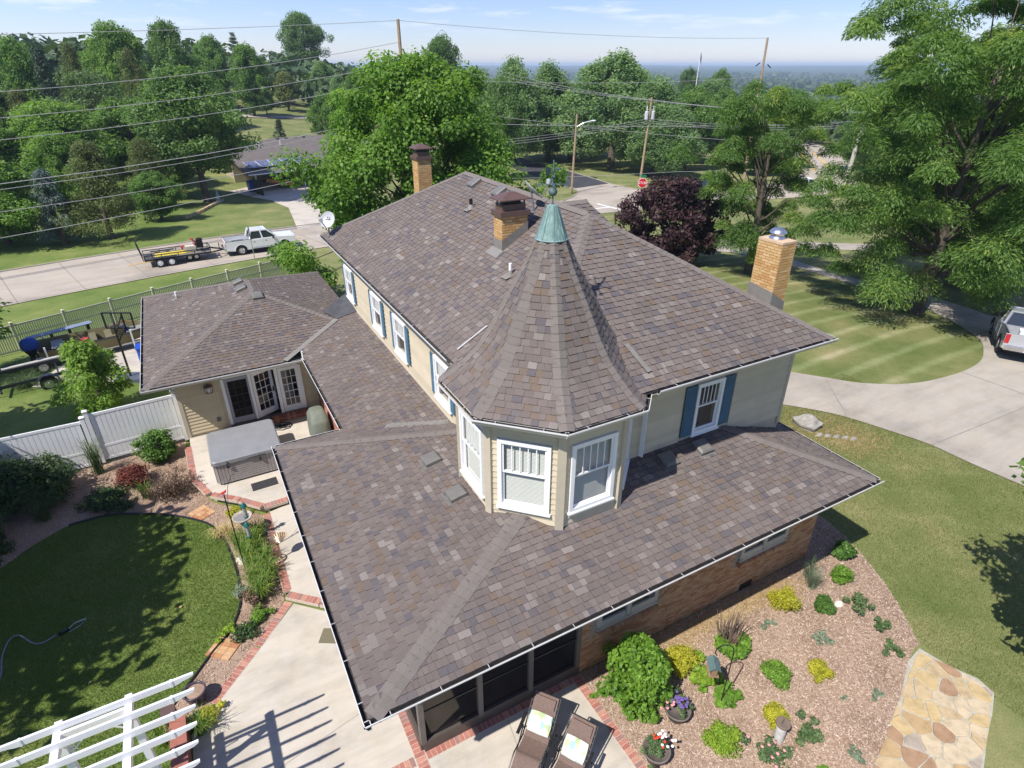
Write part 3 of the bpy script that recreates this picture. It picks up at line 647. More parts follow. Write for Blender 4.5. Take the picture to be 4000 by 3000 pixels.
# --- skirt roof: plane constants
cL = ZE-sL*gi; cF = ZE-sF*gi; cR = ZE+sR*(xE-gi); cB = ZE+sB*(yE-gi); cW = ZE-sW*(1.82+gi)
mLF = sL/sF                                # y/x along the front left hip
def hipLF(x): return (x, (sL*x+cL-cF)/sF)
yT = Yw+.1; topLF = ((yT-gi)*sF/sL+gi, yT)
yCB = lambda x: (cB-(sL*x+cL))/sB          # hip between left face and rear face
left_poly = [(gi, gi), topLF, (topLF[0], yCB(topLF[0])), (gi, yE-gi)]
xrh = (cR-(sF*yT+cF))/sR
front_poly = [(gi, gi), topLF, (xrh, yT), (xE-gi, gi)]
right_poly = [(xE-gi, gi), (xrh, Yw+.1), (Xr-.1, Yw+.1), (Xr-.1, 12.5), (xE-gi, 12.5)]
right_polys = [[(xE-gi, gi), (xE-gi, Yw+.1), (xrh, Yw+.1)], [(xrh, Yw+.1), (xE-gi, Yw+.1), (xE-gi, 12.5), (Xr-.1, 12.5), (Xr-.1, Yw+.1)]]
right_polys[1] = [(Xr-.1, Yw+.1), (xE-gi, Yw+.1), (xE-gi, 12.5), (Xr-.1, 12.5)]
right_polys[0] = [(xE-gi, gi), (xE-gi, Yw+.1), (xrh, Yw+.1)]
# valley between the rear face and the long left wing roof
vx = lambda y: ((cB-sB*y)-cW)/sW
x0 = 1.82+gi; y0 = yE-gi
yv_top = (cB-(sW*Xw+cW))/sB
rear_poly = [(gi, yE-gi), (1.82+gi, yE-gi), (Xw+.05, yv_top), (Xw+.3, yCB(Xw+.3))]
rear_poly = [(gi, y0), (x0, y0), (Xw, yv_top), (Xw+.05, yCB(Xw+.05))]
wing_poly = [(x0, y0), (Xw, yv_top), (Xw, 17.0), (x0, 17.0)]
roof = MB()
skirt = house_part = None
m = deck(house, [left_poly], sL, 0, cL)
for pcs, (a,b,c) in (([front_poly],(0,sF,cF)), (right_polys,(-sR,0,cR)), ([rear_poly],(0,-sB,cB)), ([wing_poly],(sW,0,cW))):
    q = deck(house, pcs, a, b, c); m.add(q.v, q.f)
m.build('skirt_roof', M_DECK, house)
roof_face([left_poly], sL, 0, cL, seed=1); roof_face([front_poly], 0, sF, cF, seed=2); roof_face(right_polys, -sR, 0, cR, seed=3)
roof_face([rear_poly], 0, -sB, cB, seed=4); roof_face([wing_poly], sW, 0, cW, seed=5)
zL = lambda x: sL*x+cL
cap_run((.16,.13,zL(.16)+.0), (topLF[0]-.6, hipLF(topLF[0]-.6)[1], zL(topLF[0]-.6)), (0,-1,-sF), (-1,0,-sL), .17)
cap_run((xE-gi-.05, gi+.05, ZE+.02), (xrh, Yw+.1, sF*(Yw+.1)+cF), (0,-1,-sF), (1,0,-sR), .17)
cap_run((.14, yE-gi-.04, zL(.14)), (Xw, yCB(Xw), zL(Xw)), (-1,0,-sL), (0,1,-sB), .17)
# open valley metal where the rear face meets the wing
v = MB(); v.bar((x0+1.0, y0-(sW/sB)*1.0, ZE+sW*1.0+.03), (x0+2.4, y0-(sW/sB)*2.4, ZE+sW*2.4+.03), .26, .012); v.build('valley_flashing', M_FLASH, house)
# --- main roof
ux0, uy0, ux1, uy1 = 3.715+gi, 1.777+gi, 12.45-gi, 17.8-gi
half = (ux1-ux0)/2; xm = (ux0+ux1)/2; zr = ZU+sU*half; p2 = uy0+half; p1 = uy1-half
cutT = ((-1,-1), -7.75); UL = clip([(ux0,uy0),(xm,p2),(xm,p1),(ux0,uy1)], *cutT); UF = clip([(ux0,uy0),(ux1,uy0),(xm,p2)], *cutT); UR = [(ux1,uy0),(ux1,uy1),(xm,p1),(xm,p2)]; UB = [(ux1,uy1),(ux0,uy1),(xm,p1)]
m = deck(house, [UL], sU, 0, ZU-sU*ux0)
for pcs, (a,b,c) in (([UF],(0,sU,ZU-sU*uy0)), ([UR],(-sU,0,ZU+sU*ux1)), ([UB],(0,-sU,ZU+sU*uy1))):
    q = deck(house, pcs, a, b, c); m.add(q.v, q.f)
# low cross gable running off to the right
gq = zr-.02; m.add([(xm,7.55,gq),(8.95,7.55,gq),(9.25,6.6,gq-.57),(xm,6.6,gq-.57),(9.25,8.5,gq-.57),(xm,8.5,gq-.57)], [(3,2,1,0),(0,1,4,5)])
m.build('main_roof', M_DECK, house)
roof_face([UL], sU, 0, ZU-sU*ux0, seed=6); roof_face([UF], 0, sU, ZU-sU*uy0, seed=7); roof_face([UR], -sU, 0, ZU+sU*ux1, seed=8)
roof_face([[(xm,6.6),(9.25,6.6),(8.95,7.55),(xm,7.55)]], 0, .6, gq+.015-7.55*.6, seed=9)
cap_run((ux1,uy0,ZU), (xm,p2,zr), (0,-1,-sU), (1,0,-sU)); cap_run((ux0+1.7,uy0+1.7,ZU+1.7*sU), (xm,p2,zr), (0,-1,-sU), (-1,0,-sU))
cap_run((xm,p1,zr+.01), (xm,p2,zr+.01), (1,0,-sU), (-1,0,-sU)); cap_run((ux0,uy1,ZU), (xm,p1,zr), (-1,0,-sU), (0,1,-sU))
cap_run((8.97,7.55,gq+.02), (xm,7.55,gq+.02), (0,-1,-.6), (0,1,-.6))
# --- family wing hip roof at the left
ZG = 3.173; gx0, gy0, gx1, gy1 = -3.15+gi, 14.19+gi, 5.25, 24.3-gi
gh = (gx1-gx0)/2; gxm = (gx0+gx1)/2; gz1 = ZG+sG*gh; ga = gy0+gh; gb = gy1-gh
gxe = 3.02                                  # front gutter ends where the roofs meet
# valley of the front face against the wing roof: sG (y-gy0) + ZG = sW x + cW
yv = lambda x: gy0+((sW*x+cW)-ZG)/sG
xv0 = (ZG-cW)/sW
xt = gx1-( (yv(4.2)-gy0) )
# right hip x = gx1-(y-gy0) meets the valley
A_ = sW/sG; xh = (gx1+gy0-gy0-((cW-ZG)/sG))/(1+A_)
yh = yv(xh)
GF = [(gx0,gy0),(xv0,gy0),(xh,yh),(gxm,ga)]; GL = [(gx0,gy0),(gxm,ga),(gxm,gb),(gx0,gy1)]; GR = [(xh,yh),(gxm,ga),(gxm,gb),(4.9,gy1-.4),(4.9,yh)]; GB = [(gx0,gy1),(gxm,gb),(gx1,gy1)]
GR = [(gx1,gy0),(gx1,gy1),(gxm,gb),(gxm,ga)]; GRc = clip(clip(GR, (1,0), 4.46), (0,-1), -(yh))
m = deck(house, [GF], 0, sG, ZG-sG*gy0)
for pcs, (a,b,c) in (([GL],(sG,0,ZG-sG*gx0)), ([GRc],(-sG,0,ZG+sG*gx1)), ([GB],(0,-sG,ZG+sG*gy1))):
    q = deck(house, pcs, a, b, c); m.add(q.v, q.f)
m.build('side_wing_roof', M_DECK, house)
roof_face([GF], 0, sG, ZG-sG*gy0, seed=10); roof_face([GL], sG, 0, ZG-sG*gx0, seed=11); roof_face([GRc], -sG, 0, ZG+sG*gx1, seed=12)
cap_run((gx0,gy0,ZG), (gxm,ga,gz1), (0,-1,-sG), (-1,0,-sG)); cap_run((xh,yh,sG*(yh-gy0)+ZG), (gxm,ga,gz1), (0,-1,-sG), (1,0,-sG))
cap_run((gxm,ga,gz1), (gxm,gb,gz1), (1,0,-sG), (-1,0,-sG)); cap_run((gx0,gy1,ZG), (gxm,gb,gz1), (-1,0,-sG), (0,1,-sG))
cap_run((4.46,gy1-(gx1-4.46),ZG+sG*(gx1-4.46)), (gxm,gb,gz1), (1,0,-sG), (0,1,-sG))
v = MB(); v.bar((xv0+.1,gy0+.02,ZG+.05), (xh,yh,sG*(yh-gy0)+ZG+.05), .22, .014); v.build('valley_flashing', M_FLASH, house)
# cricket of dark membrane between the wing hip and the upper wall
v = MB(); zc = sW*xh+cW
v.add([(xh,yh+.05,zc+.04),(4.43,yh+.0,sW*4.43+cW+.04),(4.43,yh+1.7,zc+.42),(xh-.35,yh+.7,zc+.2)], [(0,1,2,3)]); v.build('roof_cricket', pm('membrane', (.075,.075,.08), .6, .2, 4), house)

# --- turret roof: eight curved faces
TX, TY = 5.423, 3.643
PROF = [(2.30,6.50),(2.02,6.70),(1.75,6.94),(1.48,7.22),(1.22,7.62),(.885,8.26),(.515,8.92),(.27,9.46)]
def turret_roof():
    m = MB(); ang = [rad(22.5+45*k) for k in range(8)]
    m.lathe([(r_-.02, z_-.015) for r_, z_ in PROF], (TX,TY,0), 8, a0=rad(22.5), a1=rad(22.5)+2*math.pi); m.build('turret_roof', M_DECK, house)
    # length along the profile
    ls = [0]
    for (r0,z0),(r1,z1) in zip(PROF[:-1],PROF[1:]): ls.append(ls[-1]+math.hypot(r1-r0,z1-z0))
    e = .143; n = int(ls[-1]/e)
    rr = lambda l: np.interp(l, ls, [p[0] for p in PROF]); rz_ = lambda l: np.interp(l, ls, [p[1] for p in PROF])
    for k in range(8):
        a0 = ang[k]; a1 = ang[(k+1) % 8] if k < 7 else ang[0]+2*math.pi; am = (a0+a1)/2; out = Vector((math.cos(am),math.sin(am),0)); side = Vector((-math.sin(am),math.cos(am),0)); cp = math.cos(math.pi/8)
        r = random.Random(100+k); C0 = Vector((TX,TY,0))
        for i in range(n):
            l0 = i*e; l1 = l0+e*1.05; R0, R1 = rr(l0)*cp, rr(min(l1,ls[-1]))*cp; Z0, Z1 = rz_(l0), rz_(min(l1,ls[-1])); h0 = R0*math.tan(math.pi/8); h1 = R1*math.tan(math.pi/8)
            sl = Vector((0,0,1))*(Z1-Z0)+out*(R1-R0); nn = side.cross(sl).normalized(); nn = nn if nn.dot(out) > 0 else -nn
            u = -h0-((i*.155) % .9)+r.uniform(-.02,.02); thick = i % 2 == 0
            while u < h0:
                w = r.choice((.14,.16,.18,.2)); thick = not thick; tt = .022 if thick else .012; k_ = r.random()
                poly = clip_convex([(u,0),(u+w-.003,0),(u+w-.003,1),(u,1)], [(-h0,0),(h0,0),(h1,1),(-h1,1)])
                u += w
                if len(poly) < 3: continue
                def P(q, h): return C0+side*q[0]+out*(R0+(R1-R0)*q[1])+Vector((0,0,Z0+(Z1-Z0)*q[1]))+nn*h
                m_ = len(poly); top = [P(q, tt*(1-.8*q[1])+.003) for q in poly]; bot = [P(q,-.004) for q in poly]; fs = [tuple(range(m_))]; mi = [0]
                for j in range(m_):
                    if poly[j][1] > .999 and poly[(j+1) % m_][1] > .999: continue
                    fs.append((j,m_+j,m_+(j+1) % m_,(j+1) % m_)); mi.append(1)
                if (top[1]-top[0]).cross(top[2]-top[0]).dot(nn) < 0: fs = [f[::-1] for f in fs]
                d = top[0]-CAMP; SH.append((max(0,-nn.dot(d.normalized()))*.03/d.length_squared, top+bot, fs, mi, k_))
        # caps up the arris
        a = ang[k]; o_ = Vector((math.cos(a),math.sin(a),0)); dA = Vector((math.cos(a+math.pi/2),math.sin(a+math.pi/2),0))
        for (r0,z0),(r1,z1) in zip(PROF[:-1],PROF[1:]):
            q0 = C0+o_*r0+Vector((0,0,z0)); q1 = C0+o_*r1+Vector((0,0,z1))
            cap_run(q0, q1+(q1-q0).normalized()*.1, dA-o_*.42, -dA-o_*.42, min(.15,.075+r1*.08), .16)
turret_roof()
# pick out the shingles that show largest; the rest are joined
def sh_build(items, cname, joined, mats, limit):
    items.sort(key=lambda s_: -s_[0])
    for view, vs, fs, mi, k in items[:limit]:
        m = MB(); c = sum((Vector(p) for p in vs), Vector())/len(vs); m.v = [tuple(Vector(p)-c) for p in vs]; m.f = [list(f) for f in fs]; m.mi = mi; m.t = [k]*len(fs); m.build(cname, mats, house, c)
    m = MB()
    for view, vs, fs, mi, k in items[limit:]:
        o = len(m.v); m.v.extend([tuple(p) for p in vs]); m.f.extend([[o+i for i in f] for f in fs]); m.mi.extend(mi); m.t.extend([k]*len(fs))
    m.build(joined, mats, house, kind='stuff')
sh_build(SH, 'shingle', 'shingles', [M_SH, M_EDGE], 300); sh_build(CAPS, 'ridge_cap', 'ridge_caps', [M_CAP, M_EDGE], 290)
# copper cap and weather vane
m = MB(); m.lathe([(.325,9.42),(.305,9.44),(.245,9.60),(.165,9.84),(.10,10.03),(.035,10.06)], (TX,TY,0), 24)
for k in range(8): a = rad(22.5+45*k); m.bar((TX+.305*math.cos(a),TY+.305*math.sin(a),9.44), (TX+.10*math.cos(a),TY+.10*math.sin(a),10.03), .018, .02)
m.build('copper_cap', M_COPPER, house, smooth=False)
vane = thing('weather_vane', 'green copper weather vane with compass letters on the turret tip', 'weather vane', (TX,TY,10.05))
m = MB(); m.tube([(0,0,0),(0,0,.78)], .014, 8); m.build('rod', M_COPPER_D, vane)
m = MB(); m.lathe([(.002,.145),(.045,.155),(.075,.19),(.083,.225),(.075,.26),(.045,.295),(.002,.305)], (0,0,0), 16); m.lathe([(.002,.455),(.03,.463),(.042,.49),(.03,.517),(.002,.525)], (0,0,0), 12); m.build('ball', M_COPPER_D, vane, smooth=True)
m = MB(); m.lathe([(.03,.32),(.045,.35),(.02,.385)], (0,0,0), 10); m.bar((-.24,0,.36),(.24,0,.36),.014,.014); m.bar((0,-.24,.36),(0,.24,.36),.014,.014); m.build('crossbar', M_COPPER_D, vane, rz=rad(-28))
GLY = {'N':[((-.3,-.5),(-.3,.5)),((-.3,.5),(.3,-.5)),((.3,-.5),(.3,.5))],'E':[((-.3,-.5),(-.3,.5)),((-.3,.5),(.3,.5)),((-.3,0),(.2,0)),((-.3,-.5),(.3,-.5))],'S':[((.3,.5),(-.3,.5)),((-.3,.5),(-.3,0)),((-.3,0),(.3,0)),((.3,0),(.3,-.5)),((.3,-.5),(-.3,-.5))],'W':[((-.45,.5),(-.2,-.5)),((-.2,-.5),(0,.2)),((0,.2),(.2,-.5)),((.2,-.5),(.45,.5))]}
for ch, a in (('W',180),('E',0),('N',90),('S',270)):
    m = MB(); d = Vector((math.cos(rad(a-28)),math.sin(rad(a-28)),0)); ex = Vector((math.cos(rad(-28)),math.sin(rad(-28)),0))
    for p, q in GLY[ch]: m.bar(d*.27+ex*p[0]*.1+Vector((0,0,.36+p[1]*.11)), d*.27+ex*q[0]*.1+Vector((0,0,.36+q[1]*.11)), .012, .014)
    m.build('letter_'+ch.lower(), M_COPPER_D, vane)
m = MB(); m.bar((-.2,-.1,.60),(.2,.12,.60),.014,.014); m.add([(-.1,-.055,.56),(-.24,-.125,.54),(-.24,-.125,.70),(-.1,-.055,.66)], [(0,1,2,3)]); m.tube([(.16,.095,.60),(.27,.158,.60)],[.035,.003],8); m.build('arrow', M_COPPER_D, vane)
# ------------------------------------------------------------------ walls
def wallbox(name, x0, x1, y0, y1, z0, z1, mat): 
    m = MB(); m.box(((x0+x1)/2,(y0+y1)/2,(z0+z1)/2), (x1-x0,y1-y0,z1-z0)); return m.build(name, mat, house)
def boards(parent, O, ud, nd, L, z0, z1, mat, holes=(), e=.14, foot=None, th=.024):
    """lapped siding boards on a wall: O start point, ud along, nd outward; holes = (u0,u1,z0,z1)"""
    O = Vector(O); ud = Vector(ud); nd = Vector(nd); ang = math.atan2(ud.y, ud.x); z = z0; tilt = math.atan2(th*.9, e)
    # local y axis of the rotated block is 90 degrees left of ud
    left = Vector((-ud.y, ud.x, 0)); sgn = 1 if left.dot(nd) > 0 else -1
    while z < z1-.02:
        segs = [(0.0, L)]
        for (a,b,c,d) in holes:
            if c < z+e*.9 and d > z+.01:
                ns = []
                for s_ in segs:
                    if b <= s_[0] or a >= s_[1]: ns.append(s_)
                    else:
                        if a-s_[0] > .02: ns.append((s_[0], a))
                        if s_[1]-b > .02: ns.append((b, s_[1]))
                segs = ns
        for a, b in segs:
            if foot and foot(a, b) > z+e*.6: continue
            c = O+ud*((a+b)/2)+nd*(th*.5); pbox('siding_board', parent, (c.x,c.y,z+e/2), (b-a-.002, .014, e+.012), mat, rot=(sgn*tilt, 0, ang))
        z += e
# upper storey
uw = wallbox('upper_wall', Xw, Xr, Yw, Yb, 3.3, ZU-.1, M_SIDING)
LWIN = [(17.28,15.68,15.96),(13.56,12.14,12.36),(11.38,9.72,10.0),(7.98,6.38,6.7)]  # y of the far shutter edge, ... kept as pairs below
LPAIRS = [(15.69,17.28),(12.14,13.76),(9.74,11.40),(6.38,7.98)]
holesL = []
for a, b in LPAIRS: holesL.append((a-.02, b+.02, 4.18, 5.58))
boards(uw, (Xw, 4.6, 0), (0,1,0), (-1,0,0), 12.7, 3.62, ZU-.12, M_SIDING, [(a-4.6,b-4.6,c,d) for a,b,c,d in holesL])
boards(uw, (6.6, Yw, 0), (1,0,0), (0,-1,0), Xr-6.6, 3.95, ZU-.12, M_SIDING, [(8.68-6.6,10.35-6.6,4.15,5.75)])
pbox('corner_board', uw, (Xr-.04, Yw-.016, 5.1), (.1,.035,2.8), M_TRIM); pbox('corner_board', uw, (Xr+.016, Yw+.04, 5.1), (.035,.1,2.8), M_TRIM)
pbox('frieze_board', uw, (9.4, Yw-.02, ZU-.22), (6.0,.03,.2), M_TRIM); pbox('frieze_board', uw, (Xw-.02, 11, ZU-.22), (.03,12.7,.2), M_TRIM)
pbox('base_flashing', uw, (Xw-.03, 13.0, 3.66), (.05,8.2,.05), M_TRIM)

def window(parent, O, ang, w, h, nmunt=4, rail=.55, blind='half', deep=.05, name='window'):
    """double-hung window: O bottom centre on the wall face, ang turns local -y to the outward side"""
    f = MB(); c = .085
    f.box((0,-.02,c/2), (w,.07,c)); f.box((0,-.02,h-c/2), (w,.07,c)); f.box((-w/2+c/2,-.02,h/2), (c,.07,h-2*c)); f.box((w/2-c/2,-.02,h/2), (c,.07,h-2*c))
    f.box((0,-.035,-.02), (w+.06,.1,.04))
    win = f.build(name, M_VINYL, parent, O, ang)
    zi0, zi1 = c, h-c; zm = zi0+(zi1-zi0)*rail; iw = w-2*c; s_ = .04
    for (a, b, yo, nm) in ((zm-.02, zi1, .0, 'upper_sash'), (zi0, zm+.02, .03, 'lower_sash')):
        m = MB(); yo2 = yo-.005
        m.box((0,yo2,a+s_/2), (iw,.03,s_)); m.box((0,yo2,b-s_/2), (iw,.03,s_)); m.box((-iw/2+s_/2,yo2,(a+b)/2), (s_,.03,b-a-2*s_)); m.box((iw/2-s_/2,yo2,(a+b)/2), (s_,.03,b-a-2*s_)); m.build(nm, M_VINYL, win)
        p = MB(); p.add([(-iw/2+s_,yo2+.004,a+s_),(iw/2-s_,yo2+.004,a+s_),(iw/2-s_,yo2+.004,b-s_),(-iw/2+s_,yo2+.004,b-s_)], [(0,1,2,3)]); p.build('pane', M_CLEAR, win)
    for k in range(nmunt):
        x = -iw/2+s_+(iw-2*s_)*(k+1)/(nmunt+1); pbox('muntin', win, (x, -.014, (zm+zi1)/2), (.018,.016,zi1-zm-.05), M_VINYL)
    # room behind: dark box and blind
    bx = MB(); d = .1
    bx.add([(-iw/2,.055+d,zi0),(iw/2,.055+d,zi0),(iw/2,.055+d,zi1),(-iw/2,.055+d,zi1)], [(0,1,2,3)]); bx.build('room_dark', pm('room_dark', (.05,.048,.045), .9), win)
    if blind:
        m = MB(); z = zi1-.03; zend = zi0+.02 if blind == 'full' else zm-.05
        while z > zend: m.box((0,.075,z), (iw-.02,.034,.003), tilt=('X', .9)); z -= .032
        m.build('blind', pm('blind_slat', (.66,.63,.56), .5, .03, 3), win, kind='stuff')
    return win
def shutter(parent, c, ang, w, h):
    f = MB(); f.box((0,-.02,0), (w,.03,h)); s_ = f.build('shutter', M_SHUTTER, parent, c, ang)
    f = MB()
    for z0, z1 in ((-h/2+.06,-.03),(.03,h/2-.06)):
        z = z0
        while z < z1: f.box((0,-.037,z), (w-.1,.012,.03), tilt=('X',-.5)); z += .045
    f.build('louvre', M_SHUTTER, s_, kind='stuff')
# hole behind each opening in the plain wall is not needed: the window stands proud with its own recess
def cut(wall, boxes):
    for (c, d) in boxes:
        m = MB(); m.box(c, d); o = bpy.data.objects.new('cutter', m.mesh('cutter', M_DECK)); C.objects.link(o)
        md = wall.modifiers.new('b', 'BOOLEAN'); md.object = o; md.operation = 'DIFFERENCE'; md.solver = 'EXACT'
        bpy.context.view_layer.update(); dg = bpy.context.evaluated_depsgraph_get(); me = bpy.data.meshes.new_from_object(wall.evaluated_get(dg)); wall.modifiers.clear(); wall.data = me; bpy.data.objects.remove(o)
cuts = []
for a, b in LPAIRS:
    sw = .27; yc = (a+b)/2; ww = b-a-2*sw
    cuts.append(((Xw, yc, 4.88), (.5, ww-.1, 1.16)))
    shutter(uw, (Xw-.02, a+sw/2, 4.88), rad(-90), sw-.01, 1.22); shutter(uw, (Xw-.02, b-sw/2, 4.88), rad(-90), sw-.01, 1.22)
    window(uw, (Xw-.02, yc, 4.25), rad(-90), ww, 1.26, 4, .55, 'half')
cuts.append(((9.49, Yw, 5.03), (.76, .5, 1.3)))
window(uw, (9.49, Yw-.02, 4.33), 0, .86, 1.40, 4, .55, None); shutter(uw, (8.88, Yw-.02, 5.03), 0, .35, 1.38); shutter(uw, (10.11, Yw-.02, 5.03), 0, .36, 1.38)
cut(uw, cuts)
# downspout on the front of the upper wall
m = MB(); m.tube([(7.0,1.95,ZU-.2),(7.0,2.3,ZU-.42),(6.95,Yw-.07,ZU-.6),(6.95,Yw-.07,4.1),(6.95,Yw-.1,3.98),(6.97,Yw-.4,3.86)], .036, 4); m.build('downspout', M_TRIM, house)
# turret walls
tw = MB(); RW = 1.94; tw.lathe([(RW,3.2),(RW,6.45)], (TX,TY,0), 8, a0=rad(22.5), a1=rad(22.5)+2*math.pi); tws = tw.build('turret_wall', M_SIDING, house)
tcuts = []; ap = RW*math.cos(math.pi/8); sd_ = 2*RW*math.sin(math.pi/8)
for k, a in enumerate((180, 225, 270, 315, 0)):
    out = Vector((math.cos(rad(a)),math.sin(rad(a)),0)); ud = Vector((-out.y,out.x,0)); c = Vector((TX,TY,0))+out*ap
    O = c-ud*sd_/2; boards(tws, O, ud, out, sd_, 3.55, 6.35, M_SIDING, [(sd_/2-.55, sd_/2+.55, 4.24, 5.93)])
    w_ = window(tws, (c.x+out.x*.02, c.y+out.y*.02, 4.27), rad(a+90), 1.09, 1.64, 4, .535, 'full')
    pbox('frieze_board', tws, (c.x+out.x*.03, c.y+out.y*.03, 6.27), (sd_+.03,.035,.34), M_TRIM, rad(a+90))
    # the wall behind the window is left open: cut it
    tcuts.append((c+Vector((0,0,5.09)), rad(a+90)))
def cut_rot(wall, lst, d):
    for c, ang in lst:
        m = MB(); m.box((0,0,0), d); o = bpy.data.objects.new('cutter', m.mesh('cutter', M_DECK)); C.objects.link(o); o.location = c; o.rotation_euler = (0,0,ang)
        md = wall.modifiers.new('b', 'BOOLEAN'); md.object = o; md.solver = 'EXACT'
        bpy.context.view_layer.update(); dg = bpy.context.evaluated_depsgraph_get(); me = bpy.data.meshes.new_from_object(wall.evaluated_get(dg)); wall.modifiers.clear(); wall.data = me; bpy.data.objects.remove(o)
def solid_turret():
    me = tws.data; bm = bmesh.new(); bm.from_mesh(me); bmesh.ops.solidify(bm, geom=bm.faces[:], thickness=.25); bm.to_mesh(me); bm.free()
solid_turret(); cut_rot(tws, tcuts, (.95,.8,1.5))
for k in range(8):
    a = rad(22.5+45*k); o_ = Vector((math.cos(a),math.sin(a),0)); pbox('corner_post', tws, (TX+o_.x*(RW-.01), TY+o_.y*(RW-.01), 4.9), (.13,.17,3.0), M_TRIM, a)
pbox('edge_trim', tws, (TX+2.0,TY-1.0,5.1), (.03,.1,1.6), M_VINYL, .4)
# turret soffit
m = MB(); m.lathe([(1.9,6.40),(2.33,6.40)], (TX,TY,0), 8, a0=rad(22.5), a1=rad(22.5)+2*math.pi); m.build('soffit', M_SOFFIT, house)

# ------------------------------------------------------------------ gutters
def gutter(a, b, z, out, name='gutter', ext0=0, ext1=0, straps=True):
    """open box gutter from a to b; out = outward direction; z = height of the outer lip; a and b lie on the outer lip"""
    a = Vector((*a,0)); b = Vector((*b,0)); o = Vector((*out,0)); d = (b-a).normalized(); a -= d*ext0; b += d*ext1; w = .115; h = .115
    prof = [(-w,-.015),(-w,-h),(-.055,-h),(-.012,-.035),(0,-.028),(0,0),(-.014,0),(-.02,-.04),(-.06,-h+.012),(-w+.012,-h+.012),(-w+.012,-.015)]
    m = MB(); n = len(prof); k0 = abs(o.cross(d).z)
    vs = [a+o*p[0]+Vector((0,0,z+p[1])) for p in prof]+[b+o*p[0]+Vector((0,0,z+p[1])) for p in prof]
    for i in range(n):
        mi = 1 if i in (6,7,8,9) else (2 if i in (0,1,2) else 0); m.add([vs[i],vs[(i+1) % n],vs[n+(i+1) % n],vs[n+i]], [(0,1,2,3)], mi)
    m.add(vs[:n], [tuple(range(n))]); m.add(vs[n:], [tuple(range(n-1,-1,-1))])
    g = m.build(name, [M_GUTTER, M_DEBRIS, M_GUTF], house)
    if straps:
        L = (b-a).length; k = max(1, int(L/.85)); ang = math.atan2(d.y, d.x)
        for i in range(k):
            c = a+d*(L*(i+.5)/k)-o*(w/2); pbox('gutter_strap', g, (c.x,c.y,z+.002), (.014,w-.02,.005), M_STRAP, ang)
    return g
gutter((0,0), (13.0,0), ZE, (0,-1)); gutter((0,yE), (0,.0), ZE, (-1,0)); gutter((13.0,.116), (13.0,12.4), ZE, (1,0)); gutter((1.80,yE), (.116,yE), ZE, (0,1), straps=False)
gutter((1.82,gy0-.3), (1.82,yE+.12), ZE-.0, (-1,0))
gutter((6.95,1.777), (12.45,1.777), ZU, (0,-1)); gutter((3.715,17.8), (3.715,5.15), ZU, (-1,0)); gutter((12.45,1.893), (12.45,17.8), ZU, (1,0), straps=False)
gutter((-3.15,14.19), (gxe,14.19), ZG, (0,-1), straps=False); gutter((-3.15,24.3), (-3.15,14.306), ZG, (-1,0))
RG = 2.42
for k in range(8):
    a0 = rad(22.5+45*k); a1 = a0+rad(45); p = (TX+RG*math.cos(a0), TY+RG*math.sin(a0)); q = (TX+RG*math.cos(a1), TY+RG*math.sin(a1)); o = (math.cos(a0+rad(22.5)), math.sin(a0+rad(22.5)))
    if k in (1,2): continue
    gutter(p, q, 6.497, o, ext0=-.002, ext1=-.002)
m = MB(); m.tube([(1.79,13.95,ZG-.1),(1.80,13.9,ZG-.3),(1.9,13.75,ZE-.02)], .04, 4)
m = MB(); m.tube([(gxe-1.1,14.25,ZG-.1),(gxe-1.1,14.25,ZE+.14)], .04, 4); m.build('downspout', M_GUTTER, house)
# soffits under the eaves
for (x0_,x1_,y0_,y1_,z_) in ((.11,12.9,.11,1.2,ZE-.125),(.11,1.25,1.2,yE-.11,ZE-.125),(1.93,2.5,yE,15.8,ZE-.125),(6.8,12.35,1.88,2.8,ZU-.125),(3.82,4.45,4.8,17.7,ZU-.125),(-3.04,5,14.3,15.76,ZG-.125),(-3.04,-2.2,15.76,24.1,ZG-.125),(12.6,12.9,1.2,12.4,ZE-.125)):
    wallbox('soffit', x0_, x1_, y0_, y1_, z_, z_+.02, M_SOFFIT)

# ------------------------------------------------------------------ lower walls
wallbox('brick_wall_core', 4.95, 12.7, 1.17, 12.4, -.3, ZE-.13, M_MORTAR)
fw = house_wall = MB(); fw.box((0,0,0),(.01,.01,.01)); 
bw = MB(); bw.box((8.82,1.168,.6), (7.74,.01,1.6)); bwall = bw.build('brick_wall', M_MORTAR, house)
WINS = [(5.35,7.05),(9.75,11.48)]
def brick_face(parent, O, ud, nd, L, z0, z1, mat, holes, single, bl=.194, bh=.057, j=.0105, dep=.05):
    O = Vector(O); ud = Vector(ud); nd = Vector(nd); ang = math.atan2(ud.y, ud.x); jm = MB(); row = 0; z = z0; r = random.Random(int(O.x*10+O.y))
    while z < z1:
        u = -(bl+j)/2 if row % 2 else 0.0
        while u < L:
            a = max(u, 0); b = min(u+bl, L)
            if b-a > .03 and not any(a < h[1] and b > h[0] and z < h[3] and z+bh > h[2] for h in holes):
                pr = r.uniform(-.002,.003); c = O+ud*((a+b)/2)+nd*(pr-dep/2+.008); cz = z+bh/2
                if single(a, cz): pbox('brick', parent, (c.x,c.y,cz), (b-a,dep,bh), mat, ang)
                else: jm.box((c.x,c.y,cz), (b-a,dep,bh), ang, 0, r.random())
            u += bl+j
        z += bh+j; row += 1
    if jm.v: jm.build('bricks', mat, parent, kind='stuff')
bcount = [0]
def near_brick(u, z):
    if z > .35 and z < 1.25 and u < 3.2 and bcount[0] < 120: bcount[0] += 1; return True
    return False
brick_face(bwall, (4.95,1.16,0), (1,0,0), (0,-1,0), 7.75, -.05, 2.25, M_BRICK_T, [(a-4.95-.02, b-4.95+.02, 1.06, 3) for a,b in WINS], near_brick)
